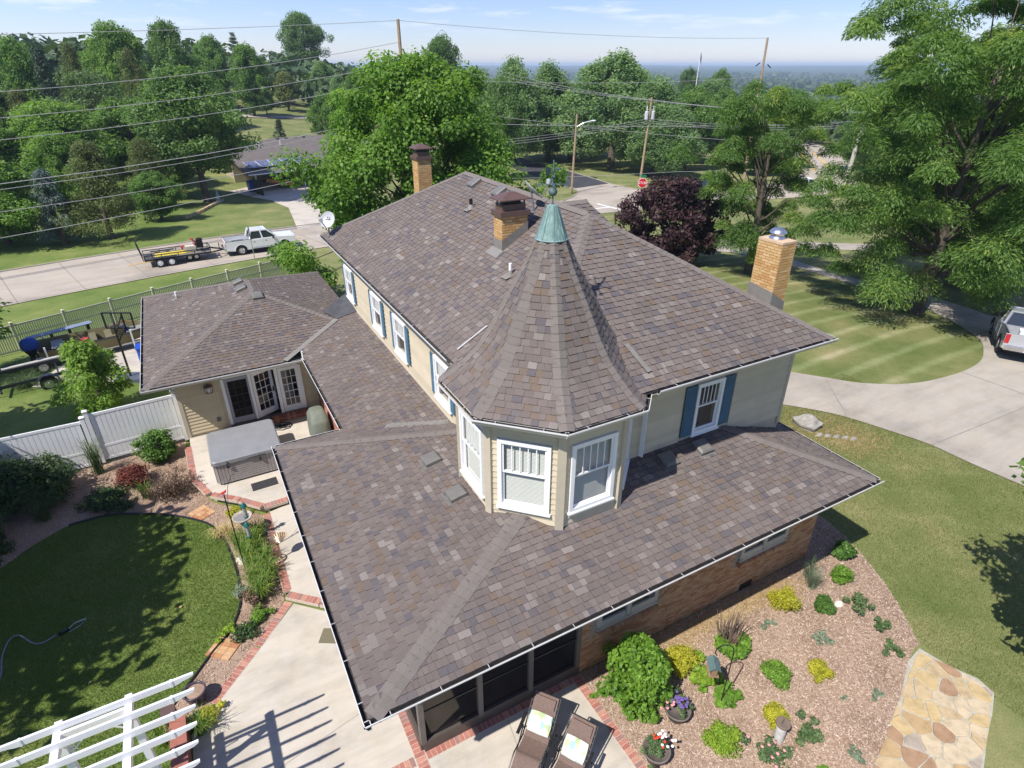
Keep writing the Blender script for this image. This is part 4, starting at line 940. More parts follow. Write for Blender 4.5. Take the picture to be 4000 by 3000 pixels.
brick_face(bwall, (12.70,1.16,0), (0,1,0), (1,0,0), 3.0, -.05, 2.25, M_BRICK_T, [], lambda u,z: False)
for a, b in WINS:
    # rowlock sill, twin casement unit
    n = int((b-a+.1)/.068)
    for i in range(n): pbox('brick', bwall, (a-.05+.034+i*.068, 1.11, 1.13), (.057,.15,.09), M_BRICK_T, rot=(rad(8),0,0))
    f = MB(); w = b-a; mt = pm('window_tan', (.47,.43,.36), .5, .04, 4)
    f.box((0,-.01,.05),(w,.08,.1)); f.box((0,-.01,1.4),(w,.08,.1)); f.box((-w/2+.05,-.01,.72),(.1,.08,1.3)); f.box((w/2-.05,-.01,.72),(.1,.08,1.3)); f.box((0,-.01,.72),(.12,.08,1.3))
    wn_ = f.build('window', mt, house, ((a+b)/2, 1.15, 1.19))
    for s_ in (-1,1):
        x = s_*w/4; iw = w/2-.16; f = MB(); f.box((x,-.02,.19),(iw,.05,.17)); f.build('lower_panel', mt, wn_)
        p = MB(); p.box((x,-.005,.83),(iw,.01,1.08)); p.build('pane', M_GLASS, wn_)
pbox('crawl_vent', house, (10.28,1.14,.12), (.42,.03,.2), M_BLACK)
# screened porch at the corner
def porch():
    fr = MB(); px0, py0, px1 = 1.2, 1.2, 4.95
    fr.box(((px0+px1)/2,py0,.17), (px1-px0,.12,.34)); fr.box((px0,4.1,.17), (.12,5.8,.34)); fr.box(((px0+px1)/2,py0,ZE-.2), (px1-px0,.12,.16)); fr.box((px0,4.1,ZE-.2), (.12,5.8,.16))
    fr.box((2.5,py0+.04,.36),(5-2.6+.1,.16,.03)) if False else None
    frame = fr.build('porch_frame', M_DKBRONZE, house)
    for x in (1.2,2.47,3.67,4.89): pbox('porch_post', frame, (x,py0-.002,1.72), (.11,.13,2.9), M_TRIM if False else pm('porch_post', (.13,.115,.10), .5, .1, 5))
    for y in (2.7,4.1,5.5,7.0): pbox('porch_post', frame, (px0-.002,y,1.72), (.13,.11,2.9), pm('porch_post', (.13,.115,.10)))
    for x0_, x1_ in ((1.26,2.41),(2.53,3.61),(3.73,4.83)):
        p = MB(); p.add([(x0_,py0,.33),(x1_,py0,.33),(x1_,py0,ZE-.28),(x0_,py0,ZE-.28)], [(0,1,2,3)]); p.build('screen', M_SCREEN, frame); pbox('screen_rail', frame, ((x0_+x1_)/2,py0-.01,1.2), (x1_-x0_,.03,.03), M_BLACK)
    for y0_, y1_ in ((1.26,2.64),(2.76,4.04),(4.16,5.44),(5.56,6.94)):
        p = MB(); p.add([(px0,y0_,.33),(px0,y1_,.33),(px0,y1_,ZE-.28),(px0,y0_,ZE-.28)], [(0,1,2,3)]); p.build('screen', M_SCREEN, frame)
    fl = MB(); fl.box((3.1,4.2,.05), (3.7,5.9,.06)); fl.box((4.9,4.2,1.6),(.06,5.9,3.1)); fl.box((3.1,7.3,1.6),(3.7,.06,3.1)); fl.build('porch_floor', pm('porch_floor', (.30,.25,.20), .9, .1, 3), house)
porch()
wallbox('porch_rear_wall', 1.15, 2.6, 7.36, 7.5, 0, ZE-.13, M_SIDING)
# courtyard side of the long wing
cwall = wallbox('courtyard_wall', 2.45, 4.4, 7.5, 15.8, 0, ZE-.13, M_SIDING)
brick_face(cwall, (2.44,15.7,0), (0,-1,0), (-1,0,0), 6.5, .3, 1.0, M_BRICK_R, [], lambda u,z: False)
pbox('meter_box', house, (2.38,14.9,1.6), (.12,.3,.45), M_VENT)
# side wing walls
DX0, DX1 = -.86, 1.93
sw_ = MB(); sw_.box(((-2.3+DX0)/2,16.0,1.65), (DX0+2.3,.5,2.8)); sw_.box(((DX1+2.45)/2,16.0,1.65), (2.45-DX1,.5,2.8)); sw_.box(((DX0+DX1)/2,16.0,2.75), (DX1-DX0,.5,.6)); sw_.box((-2.2,20,1.4), (.2,8.2,3.3)); sw_.box((1,23.9,1.4),(6.4,.2,3.3))
sw_ = sw_.build('side_wing_wall', M_SIDING_Y, house)
boards(sw_, (-2.3,15.75,0), (1,0,0), (0,-1,0), 4.72, .42, 2.98, M_SIDING_Y, [(DX0+2.3-.12, DX1+2.3+.12, 0, 2.6)], .135)
boards(sw_, (-2.3,23.9,0), (0,-1,0), (-1,0,0), 8.1, -.1, 2.98, M_SIDING_Y, [], .135)
pbox('corner_board', sw_, (-2.28,15.725,1.65), (.12,.04,2.7), M_TRIM)
brick_face(sw_, (-2.3,15.76,0), (1,0,0), (0,-1,0), 1.4, .31, .44, M_BRICK_T, [], lambda u,z: True)
# interior of the room behind the glazed doors
m = MB(); m.box((.6,16.9,.44),(3.2,1.6,.04)); m.box((.6,17.8,1.6),(3.2,.06,2.4)); m.box((-1.0,17,1.6),(.06,1.6,2.4)); m.box((2.2,17,1.6),(.06,1.6,2.4)); m.box((.6,16.9,2.8),(3.2,1.6,.04)); m.build('room_interior', pm('room_interior', (.16,.14,.12), .8, .3, 2), house)
m = MB(); m.box((1.3,17.2,.75),(.7,.45,.55)); m.box((1.35,17.35,1.25),(.4,.06,.55)); m.build('room_furniture', pm('room_grey', (.35,.38,.42), .6), house)
df = MB(); df.box((DX0+.05,15.72,1.43),(.1,.16,1.97)); df.box((DX1-.05,15.72,1.43),(.1,.16,1.97)); df.box(((DX0+DX1)/2,15.72,2.43),(DX1-DX0,.16,.1)); df.box((.105,15.72,1.43),(.09,.15,1.9)); df.box((1.03,15.72,1.43),(.11,.15,1.9)); df.box(((DX0+DX1)/2,15.66,.455),(DX1-DX0,.24,.05),mi=1)
dframe = df.build('door_frame', [M_VINYL, M_DKBRONZE], house)
def door(x, w, ang, dim, handle):
    f = MB(); h = 1.86; s_ = .11
    f.box((w/2,0,.12),(w,.045,.24)); f.box((w/2,0,h-.06),(w,.045,.12)); f.box((s_/2,0,h/2+.06),(s_,.045,h-.36)); f.box((w-s_/2,0,h/2+.06),(s_,.045,h-.36))
    d = f.build('french_door', pm('door_screened', (.33,.33,.37), .5, .04, 3) if dim else M_VINYL, house, (x,15.70,.485), ang)
    p = MB(); p.add([(s_,0,.24),(w-s_,0,.24),(w-s_,0,h-.12),(s_,0,h-.12)], [(0,1,2,3)]); p.build('pane', M_CLEAR, d)
    gm = pm('grille_dim', (.30,.30,.30), .5) if dim else M_VINYL
    for k in (1,2): pbox('muntin', d, (s_+(w-2*s_)*k/3, 0, (.24+h-.12)/2), (.018,.02,h-.36), gm)
    for k in range(1,5): pbox('muntin', d, (w/2, .002, .24+(h-.36)*k/5), (w-2*s_,.02,.018), gm)
    if handle: m = MB(); m.box((w-.055,-.04,.95),(.035,.03,.2)); m.bar((w-.055,-.07,.95),(w-.19,-.07,.95),.02,.02); m.build('handle', M_BLACK, d)
    if dim: s = MB(); s.add([(s_,-.03,.24),(w-s_,-.03,.24),(w-s_,-.03,h-.12),(s_,-.03,h-.12)], [(0,1,2,3)]); s.build('insect_screen', M_SCREEN, d)
door(DX0+.1, .86, 0, True, False); door(.16, .82, rad(24), False, True); door(1.10, .73, 0, False, False)
step = MB(); step.box((1.32,15.5,.37),(1.46,.42,.14)); st_ = step.build('door_step', M_MORTAR, house)
for i in range(14): pbox('brick', st_, (.64+i*.104, 15.42, .462), (.093,.26,.05), M_BRICK_S); pbox('brick', st_, (.64+i*.104, 15.295, .375), (.093,.05,.1), M_BRICK_S)
m = MB(); m.lathe([(.02,.30),(.13,.25),(.155,.2)], (0,0,0), 12); m.lathe([(.14,.0),(.09,-.05),(.02,-.06)], (0,0,0), 12); lamp = m.build('wall_lamp', M_BROWN, house, (-1.27,15.55,2.06))
m = MB(); m.lathe([(.115,.0),(.125,.2)], (0,0,0), 12); m.build('lamp_glass', pm('frosted_glass', (.62,.6,.58), .3), lamp)
for k in range(6): a = rad(60*k); pbox('lamp_bar', lamp, (.128*math.cos(a), .128*math.sin(a), .1), (.012,.012,.21), M_BROWN, a)
pbox('outlet_box', house, (-1.2,15.71,.8), (.13,.05,.15), M_VENT)

# ------------------------------------------------------------------ chimneys, vents, pipes
def chimney(x0, x1, y0, y1, z0, z1, cap, label, single_faces=True):
    m = MB(); m.box(((x0+x1)/2,(y0+y1)/2,(z0+z1)/2), (x1-x0-.06,y1-y0-.06,z1-z0-.01)); ch = m.build('chimney', M_MORTAR, house, label=label)
    zb = z0; sg = lambda u,z: single_faces
    brick_face(ch, (x0,y1,0), (0,-1,0), (-1,0,0), y1-y0, zb, z1-.03, M_BRICK_Y, [], sg, .186, .056, .0105)
    brick_face(ch, (x0,y0,0), (1,0,0), (0,-1,0), x1-x0, zb, z1-.03, M_BRICK_Y, [], sg, .186, .056, .0105)
    brick_face(ch, (x1,y0,0), (0,1,0), (1,0,0), y1-y0, zb, z1-.03, M_BRICK_Y, [], lambda u,z: False, .186, .056, .0105)
    brick_face(ch, (x1,y1,0), (-1,0,0), (0,1,0), x1-x0, zb, z1-.03, M_BRICK_Y, [], lambda u,z: False, .186, .056, .0105)
    return ch
def brown_cap(ch, x0, x1, y0, y1, z):
    cx, cy = (x0+x1)/2, (y0+y1)/2; w, d = x1-x0, y1-y0
    m = MB(); m.box((cx,cy,z+.06),(w+.12,d+.12,.13)); m.box((cx,cy,z+.2),(w-.06,d-.06,.16)); m.build('cap_band', M_BROWN, ch)
    m = MB()
    for sx in (-1,1):
        for sy in (-1,1): m.box((cx+sx*(w/2-.06),cy+sy*(d/2-.06),z+.28),(.03,.03,.26))
    m.box((cx,cy,z+.29),(w-.25,d-.25,.18)); m.build('cap_post', M_BLACK, ch)
    m = MB(); a, b = w/2+.09, d/2+.09; zt = z+.39; vs = [(cx-a,cy-b,zt),(cx+a,cy-b,zt),(cx+a,cy+b,zt),(cx-a,cy+b,zt),(cx-a,cy-b,zt+.025),(cx+a,cy-b,zt+.025),(cx+a,cy+b,zt+.025),(cx-a,cy+b,zt+.025)]
    lo = .22; top = [(cx-a*lo,cy-b*lo,zt+.17),(cx+a*lo,cy-b*lo,zt+.17),(cx+a*lo,cy+b*lo,zt+.17),(cx-a*lo,cy+b*lo,zt+.17)]
    m.add(vs+top, [(3,2,1,0),(0,1,5,4),(1,2,6,5),(2,3,7,6),(3,0,4,7),(4,5,9,8),(5,6,10,9),(6,7,11,10),(7,4,8,11),(8,9,10,11)]); m.build('cap_roof', M_BROWN, ch)
zU_ = lambda x: sU*(x-ux0)+ZU
cx0, cx1, cy0, cy1 = 6.35, 7.08, 7.46, 7.90
ch = chimney(cx0, cx1, cy0, cy1, zU_(cx0)+.0, 9.0, True, 'buff brick chimney with brown metal hood in the middle of the roof'); brown_cap(ch, cx0, cx1, cy0, cy1, 8.97)
m = MB(); z0_ = zU_(cx0); z1_ = zU_(cx1); q = .018
m.add([(cx0-q,cy0-q,z0_-.05),(cx0-q,cy1+q,z0_-.05),(cx0-q,cy1+q,z0_+.28),(cx0-q,cy0-q,z0_+.28)], [(0,1,2,3)]); m.add([(cx0-q,cy0-q,z0_-.05),(cx1+q,cy0-q,z1_-.05),(cx1+q,cy0-q,z1_+.27),(cx0-q,cy0-q,z0_+.28)], [(0,1,2,3)])
m.add([(cx0-.24,cy0-.1,zU_(cx0-.24)+.03),(cx0-q,cy0-.1,z0_+.03),(cx0-q,cy1+.1,z0_+.03),(cx0-.24,cy1+.1,zU_(cx0-.24)+.03)], [(0,1,2,3)]); m.build('flashing', M_FLASH, ch)
rx0, rx1, ry0, ry1 = 11.31, 11.78, 3.0, 3.68
ch = chimney(rx0, rx1, ry0, ry1, 6.6, 8.70, False, 'plain buff brick chimney with a round steel cowl at the right')
m = MB(); m.box(((rx0+rx1)/2,(ry0+ry1)/2,8.70),(rx1-rx0+.02,ry1-ry0+.02,.05)); m.build('crown', pm('chimney_crown', (.55,.40,.27), .9, .15, 9), ch)
m = MB(); c_ = ((rx0+rx1)/2+.03,(ry0+ry1)/2+.05,8.73); m.lathe([(.19,0),(.19,.02),(.15,.03),(.15,.07)], c_, 24); m.lathe([(.155,.08),(.165,.14)], c_, 24); m.lathe([(.20,.13),(.185,.17),(.12,.225),(.03,.25),(.001,.252)], c_, 24); m.build('cowl', M_STEEL, ch, smooth=True)
zh = lambda x: ZU+sU*(ux1-x); m = MB(); za = zh(rx0)
m.add([(rx0-q,ry0-q,za-.5),(rx0-q,ry1+.05,za-.5),(rx0-q,ry1+.05,za+.42),(rx0-q,ry0-q,za+.34)], [(0,1,2,3)]); m.add([(rx0-q,ry0-q,za-.5),(rx1+q,ry0-q,za-.9),(rx1+q,ry0-q,za+.02),(rx0+.1,ry0-q,za+.26),(rx0-q,ry0-q,za+.34)], [(0,1,2,3,4)]); m.build('flashing', M_FLASH, ch)
bx0, bx1, by0, by1 = 8.05, 8.62, 18.0, 18.6
ch = chimney(bx0, bx1, by0, by1, 3.0, 9.05, True, 'buff brick chimney with brown hood rising behind the back of the roof', True) if False else None
m = MB(); m.box(((bx0+bx1)/2,(by0+by1)/2,4.6),(bx1-bx0-.06,by1-by0-.06,8.8)); ch = m.build('chimney', M_MORTAR, house, label='buff brick chimney with brown hood rising behind the far hip')
for O_, u_, n_, L_ in (((bx0,by1,0),(0,-1,0),(-1,0,0),by1-by0),((bx0,by0,0),(1,0,0),(0,-1,0),bx1-bx0),((bx1,by0,0),(0,1,0),(1,0,0),by1-by0)): brick_face(ch, O_, u_, n_, L_, 6.8, 8.98, M_BRICK_Y, [], lambda u,z: False, .186,.056,.0105)
brown_cap(ch, bx0, bx1, by0, by1, 9.0)
def vent(x, y, a, b, c, ang=0.0):
    z = a*x+b*y+c; N = Vector((-a,-b,1)).normalized(); s_ = Vector((-b if (a or b) else 1, a, 0)).normalized(); u = N.cross(s_)
    m = MB(); M = Matrix((s_, u, N)).transposed()
    def P(x_,y_,z_): return M @ Vector((x_,y_,z_))
    lv = [(.21,.19,.012),(.215,.0,.012)]
    m.add([P(*p) for p in ((-.24,-.2,.016),(.24,-.2,.016),(.24,.28,.016),(-.24,.28,.016))], [(0,1,2,3)])
    for (h0,h1,w0,w1) in ((.03,.10,.20,.20),(.10,.135,.20,.155)):
        a_ = [P(*p) for p in ((-w0,-w0,h0),(w0,-w0,h0),(w0,w0,h0),(-w0,w0,h0),(-w1,-w1,h1),(w1,-w1,h1),(w1,w1,h1),(-w1,w1,h1))]
        m.add(a_, [(0,1,5,4),(1,2,6,5),(2,3,7,6),(3,0,4,7),(4,5,6,7)])
    a_ = [P(*p) for p in ((-.16,-.16,.135),(.16,-.16,.135),(.16,.16,.135),(-.16,.16,.135))]
    o = m.build('roof_vent', M_VENT, house, (x,y,z)); bpy.context.view_layer
    for p in o.data.polygons: pass
    return o
vent(9.16,2.42,0,sF,cF); vent(8.07,2.42,0,sF,cF); vent(3.26,5.30,sL,0,cL); vent(3.26,3.82,sL,0,cL)
kU = ZU-sU*ux0
vent(7.80,12.1,sU,0,kU); vent(7.80,10.37,sU,0,kU)
kGL = ZG-sG*gx0; kGF = ZG-sG*gy0
vent(.70,20.2,sG,0,kGL); vent(.72,19.25,sG,0,kGL); vent(1.16,18.05,0,sG,kGF)
def pipe(x, y, z, h, r, mat, label=None):
    m = MB(); m.tube([(0,0,-.05),(0,0,h)], r, 10); p = m.build('vent_pipe', mat, house, (x,y,z)); m = MB(); m.lathe([(r*2.4,.0),(r*1.5,.09),(r*1.1,.13)], (0,0,0), 12); m.box((-.06,0,.005),(.30,.26,.012),tilt=('Y',-.3)); m.build('pipe_boot', M_FLASH, p)
pipe(-1.69,21.8,sG*-1.69+kGL,.32,.045,M_VINYL); pipe(7.03,10.78,sU*7.03+kU,.30,.055,M_BLACK); pipe(5.95,6.28,sU*5.95+kU,.30,.04,M_VINYL)
# bright step flashing beside the turret
m = MB(); m.bar((4.02,5.2,sU*4.02+kU+.05),(4.75,5.15,sU*4.75+kU+.06),.025,.02); m.build('step_flashing', M_GUTTER, house)
m = MB(); m.bar((6.84,2.85,ZU+sU*(2.85-uy0)+.05),(6.98,2.2,ZU+sU*(2.2-uy0)+.05),.12,.015); m.build('step_flashing', M_FLASH, house)
# satellite dishes
def dish(loc, aim, label, scale=1.0):
    t = thing('satellite_dish', label, 'satellite dish', loc); a = Vector(aim).normalized(); s_ = a.cross(Vector((0,0,1))).normalized(); u = s_.cross(a); M = Matrix((s_,u,a)).transposed()
    prof = [(0.001,-.075),(.1,-.07),(.2,-.05),(.3,-.012),(.315,0),(.31,.0),(.29,-.02),(.19,-.06),(.001,-.085)]
    m = MB(); m.lathe(prof, (0,0,0), 26, sx=.92*scale, sy=1.02*scale); c = Vector((0,0,.62)); m.v = [tuple(M @ Vector(p)+c) for p in m.v]; m.build('reflector', pm('dish_grey', (.45,.46,.48), .4, .04, 3), t, smooth=True)
    m = MB(); m.tube([(0,0,0),(0,0,.2),tuple(c-a*.09)], .025, 8); m.tube([tuple(c-u*.32-a*.03),tuple(c-u*.22+a*.38)], .016, 6); m.box((0,0,.01),(.16,.2,.03)); m.build('mast', M_BLACK if False else pm('dish_arm', (.16,.17,.18), .5), t)
    m = MB(); p = c-u*.18+a*.40; m.box(tuple(p),(.09,.09,.14)); m.box(tuple(p+s_*.06),(.07,.07,.1)); m.build('receiver', pm('dish_grey', (.45,.46,.48)), t)
    m = MB()      # dark printed mark
    for k in range(10):
        a0 = 2*math.pi*k/10; 
        if k in (2,7): continue
        q0 = c+s_*(.055*math.cos(a0))+u*(.10+.035*math.sin(a0))-a*.052; q1 = c+s_*(.055*math.cos(a0+.6))+u*(.10+.035*math.sin(a0+.6))-a*.052; m.bar(q0,q1,.014,.006,up=tuple(a))
    m.bar(c-s_*.10+u*.03-a*.06,c+s_*.12+u*.03-a*.06,.022,.006,up=tuple(a)); m.build('printed_mark', pm('print_dark', (.06,.06,.06), .6), t)
    return t
dish((3.98,16.9,sU*3.98+kU+.0), (-.55,-.62,.56), 'grey satellite dish on the far left corner of the main roof')
dish((7.6,8.05,sU*7.6+kU), (.55,-.2,.6), 'grey satellite dish half hidden behind the middle chimney', .95)
# ================================================================== TREES
LM = {
 'maple': leaf_mat('maple_leaf', (.075,.160,.020), (.195,.335,.055), .46, (.24,.36,.08)),
 'locust': leaf_mat('locust_leaf', (.080,.160,.034), (.195,.305,.080), .48, (.30,.36,.08)),
 'oak': leaf_mat('oak_leaf', (.070,.140,.034), (.155,.250,.078), .40),
 'broad': leaf_mat('broad_leaf', (.080,.165,.034), (.185,.300,.078), .44),
 'lime': leaf_mat('lime_leaf', (.095,.185,.028), (.21,.33,.075), .44),
 'limey': leaf_mat('young_leaf', (.12,.22,.03), (.26,.385,.08), .48), 'olive': leaf_mat('olive_leaf', (.085,.115,.028), (.18,.22,.07), .34),
 'pear': leaf_mat('pear_leaf', (.105,.190,.074), (.240,.345,.155), .44),
 'feather': leaf_mat('feathery_leaf', (.065,.120,.040), (.145,.215,.090), .36),
 'spruce': leaf_mat('blue_spruce_needle', (.055,.095,.080), (.150,.205,.180), .12),
 'spruce_dark': leaf_mat('spruce_needle', (.032,.065,.038), (.085,.130,.075), .14),
 'cedar': leaf_mat('cedar_needle', (.065,.098,.024), (.160,.190,.054), .24),
 'plum': leaf_mat('plum_leaf', (.032,.015,.020), (.090,.038,.045), .25, (.075,.080,.030)),
 'pine': leaf_mat('pine_needle', (.045,.085,.045), (.11,.165,.085), .15),
}
TM = {}
# kind: leaf, height, radius, crown base, clumps, leaves per clump, clump radius, leaf size, aspect, shape, flat, droop
KIND = {
 'oak': ('oak', 14, 6, 3.6, 160, 230, 1.25, .30, .62, 'round', .8, 0), 'broad': ('broad', 12, 5, 1.4, 130, 230, 1.1, .30, .6, 'oval', .85, 0),
 'broad_lime': ('lime', 11, 5, 1.0, 130, 230, 1.1, .30, .6, 'oval', .85, 0), 'broad_olive': ('olive', 9, 3.7, 1.8, 80, 100, .9, .36, .6, 'round', .8, 0),
 'pear': ('pear', 14, 5, 1.8, 160, 210, 1.0, .32, .5, 'pear', 1.25, 0), 'feather': ('feather', 13, 6, 2, 130, 130, 1.4, .34, .4, 'oval', .5, .3),
 'spruce': ('spruce', 7, 2.4, .3, 110, 110, .55, .26, .25, 'cone', .7, .2), 'spruce_dark': ('spruce_dark', 14, 3, .5, 130, 110, .75, .34, .28, 'cone', .7, .25),
 'cedar': ('cedar', 9, 4, .9, 140, 220, .85, .21, .3, 'cedar', .7, .1), 'pine': ('pine', 16, 3, 4, 60, 100, .8, .4, .2, 'cone', .35, 0),
}
def tree_mesh(kind, var):
    if (kind, var) in TM: return TM[kind, var]
    lf, H, R, b, nc, npc, cr_, ls, asp, shp, flat, droop = KIND[kind]; sd = sum(map(ord, kind))*3+var*17
    pts = crown_points(nc, H-cr_*.6, R-cr_*.6, b+cr_*.4, sd, shp, .4 if shp not in ('cone','cedar') else .3, 4+var)
    r = np.random.default_rng(sd); cm = leaf_cloud('crown', pts, cr_*(.7+.6*r.random(len(pts))), npc, ls, asp, LM[lf], sd+1, .55, flat, droop)
    tm = trunk_mesh('trunk', H, H*.022+.03, pts, sd+2); TM[kind, var] = (cm, tm, H, R); return TM[kind, var]
def tree(label, x, y, H, R, kind, group=None, var=None, cat='tree', z=None):
    var = (int(abs(x)*7+abs(y)*3) % 2) if var is None else var
    cm, tm, H0, R0 = tree_mesh(kind, var); t = thing({'cedar':'cedar_tree','spruce':'spruce_tree','spruce_dark':'conifer_tree','pine':'pine_tree','pear':'pear_tree','oak':'shade_tree'}.get(kind,'broadleaf_tree'), label, cat, (x,y,(G(x,y) if z is None else z)-.05), rad((x*37+y*91) % 360), group)
    s = (R/R0, R/R0, H/H0); link('crown', cm, t, scale=s); link('trunk', tm, t, scale=s); return t
FW_ = 'trees in the wood beyond the road at the left'
tree('bright lime green tree by the road at the left edge', -15.0,62.5,7.6,4.8,'broad_lime')
tree('blue grey spruce with branches to the ground beside the road', -10.6,60.2,6.7,2.5,'spruce')
tree('broad dark olive cedar with low branches next to the blue spruce', -6.9,60.7,8.8,4.1,'cedar')
tree('large dark green shade tree with bare trunk on the lawn left of the carport', 2.33,79.5,15.2,7.0,'oak')
tree('small young tree with thin trunk in front of the big shade tree', -2.66,67.6,5.0,2.7,'broad')
WOOD = [('tall feathery pale green tree in the middle of the left wood',-7.8,98.7,14.2,6.6,'feather'),('rounded mid green tree behind the blue spruce',-4.3,91.9,11,5.8,'broad'),('spreading lime green tree in the left wood',-11.6,85.3,11.2,6.3,'broad_lime'),
 ('tall dark tree at the far left edge of the sky line',-17.4,117.9,16,4.5,'broad'),('pointed dark conifer on the left sky line',-13.9,113.3,15.6,2.9,'spruce_dark'),('dark cedar right of the pointed conifer',-11.3,128.6,15,3.8,'cedar'),
 ('tall lime green tree on the left sky line',-4.7,133.9,17.6,5.8,'broad_lime'),('dark cedar under the tall lime green tree',-2.8,122,15,3.7,'cedar'),('tall dark green twin topped tree on the sky line',3.85,133.9,18.4,5.0,'oak'),
 ('grey green tree right of the twin topped tree',13,163.4,15.4,4.6,'broad'),('thin windswept pine poking above the wood',20.6,182.8,16,3.2,'pine'),('rounded green tree below the windswept pine',18.8,152.8,14.6,5,'broad'),
 ('olive brown cedar low in the left wood',-15.5,92.9,6.2,4.5,'cedar'),('olive cedar near the left edge of the wood',-16.8,104.8,10.8,3.9,'cedar'),('mid green tree behind the large shade tree',3.2,105.9,9.8,4.4,'broad'),
 ('distant tree between the sky line conifers',-9.4,143.7,12.4,4.9,'broad'),('distant hazy tree behind the shade tree',9.4,158.7,11.4,5.8,'broad'),('dark cedar half hidden behind the broad olive cedar',-3.1,76,7.8,3.3,'cedar'),('lime green shrubby tree behind the blue spruce',-10.9,77.4,8.2,3.9,'broad_lime'),
 ('dark green tree filling the wood at the left edge',-19.5,84,9.5,5,'broad'),('mid green tree at the far left edge above the lime tree',-21.5,99,11,5,'broad'),('grey green tree behind the far left edge tree',-24,118,13,5.5,'oak'),('green tree in the lower wood behind the cedars',-1.2,84,8.5,4.2,'broad'),('rounded tree at the edge of the far lawn',8.5,118,10.5,4.2,'broad')]
for l,x,y,H,R,k in WOOD: tree(l,x,y,H,R,k,FW_)
tree('very tall dark twin crowned tree far beyond the carport against the sky', 48.8,239,23,8.7,'oak'); tree('small olive tinted tree beside the far driveway', 28.8,166,9,3.8,'broad_olive'); tree('small round dark tree on the far lawn above the carport', 21.2,150.6,6.5,2.4,'oak',var=1)
tree('grey green tree right of the far white house', 40,174.5,11.5,5.3,'pear'); tree('little evergreen on the lawn just behind the solar carport', 19.15,123.2,3.8,1.7,'spruce_dark'); tree('tall dark tree rising behind the maple against the sky', 56.8,132.5,21,5.4,'oak',var=1)
for l,x,y,H,R,k in [('dense green tree left of the near utility pole',33.7,119.4,13.2,3.8,'broad'),('pale green tree right of the near utility pole',47.2,125.6,13.6,3.8,'pear'),('bushy tree at the left shoulder of the maple',23.5,101.3,11.2,3.5,'broad'),('pale tree between the tall tree and the utility pole',37.9,149.3,10.2,3.4,'pear')]: tree(l,x,y,H,R,k,'trees behind the maple')
for l,x,y,H,R,k in [('pale green pear tree just right of the maple top',53,92.3,15.8,4.7,'pear'),('pear tree second from the maple along the side street',61.2,94.5,15.4,5,'pear'),('dark low branched tree beside the asphalt street',43.4,78.1,13.6,3.7,'oak'),('pear tree over the far kerb of the asphalt street',63,96.6,12.4,5.6,'pear'),('largest pear tree with a tall pointed crown behind the transformer pole',66.4,81.6,16.8,7.2,'pear'),
 ('pear tree tucked left of the largest pear tree',67,95.6,12.6,4.8,'pear'),('pear tree right of the transformer pole',67.5,72.5,13.4,4.8,'pear'),('low broad pear tree at the right end of the row',67.4,68.5,9.8,4.4,'pear'),('distant dark round tree near the flagpole',157,161.5,18.6,3.9,'oak'),('distant green tree right of the flagpole',157.1,147.3,18,5,'broad'),('pear tree behind the transformer pole top',81.5,94.7,14.8,4.6,'pear'),('pear tree behind the maple tip',56.1,110.9,14,3.8,'pear'),
 ('green tree behind the left locust',85.9,84.2,13,4.8,'broad'),('green tree deeper behind the left locust',93.5,83.6,12.4,4.5,'broad'),('pear tree far behind the largest pear tree',75.2,99.5,14.5,4.6,'pear'),('green tree above the left locust near the insulator pole',92,72,12,5,'broad'),('rounded tree behind the road bend',101,80,12,5,'broad'),('low dark tree beside the road bend',84,66,8,4.5,'oak'),('green tree between the pears and the left locust',78,76,12,4.6,'broad'),('tall tree beyond the road bend',118,92,13,5.5,'broad'),('pale tree on the sky line behind the left locust',112,106,14,5.5,'pear')]: tree(l,x,y,H*1.04,R*(1.28 if k == 'pear' else 1.1),k,'trees across the intersection')
for l,x,y,H,R,k in [('green tree across the right road behind the locust trunk',96,70.5,13,4.6,'broad'),('tree seen through the right locust crown',104,62,12,4.5,'broad'),('dark tree low behind the right locust',78,36,11,4,'broad'),('tree behind the silver pickup at the right edge',66,26,10,4.2,'oak'),('dark tree at the far right edge behind the evergreens',62,19,9.5,4,'oak'),('farther tree at the right edge of the lawn',72,22,12,4.5,'broad')]: tree(l,x,y,H,R,k,'trees behind the right locust')
for l,x,y,H,R in [('leftmost low evergreen on red mulch beyond the drive',46.6,15.2,3.4,2.3),('middle low evergreen on red mulch beyond the drive',50.9,14.9,3.7,2.2),('rightmost low evergreen on red mulch beyond the drive',53.3,13.7,3.6,2.0)]: tree(l,x,y,H,R,'cedar','low evergreens beyond the drive',cat='evergreen')
struct(drape('red_mulch', [(44.5,17),(48,12.5),(54,11),(57,13),(53,17.5),(47,18.5)], pm('red_mulch', (.33,.12,.06), .95, .3, 6), .035, 1.0))
def big_tree(name, label, x, y, H, R, lf, nc, npc, cr_, ls, asp, base, shp, flat, droop, seed, minr=.35, lean=(0,0), r0=.3, lobes=5, nl=26, fork=.35, extra=None):
    t = thing(name, label, 'tree', (x,y,G(x,y)-.05)); pts = crown_points(nc, H-cr_*.5, R-cr_*.5, base, seed, shp, minr, lobes)
    if extra: pts = np.concatenate([pts, np.array(extra)])
    r = np.random.default_rng(seed); link('crown', leaf_cloud('crown', pts, cr_*(.65+.7*r.random(len(pts))), npc, ls, asp, LM[lf], seed+1, .6, flat, droop), t)
    link('trunk', trunk_mesh('trunk', H, r0, pts, seed+2, None, fork, lean, nl), t); return t
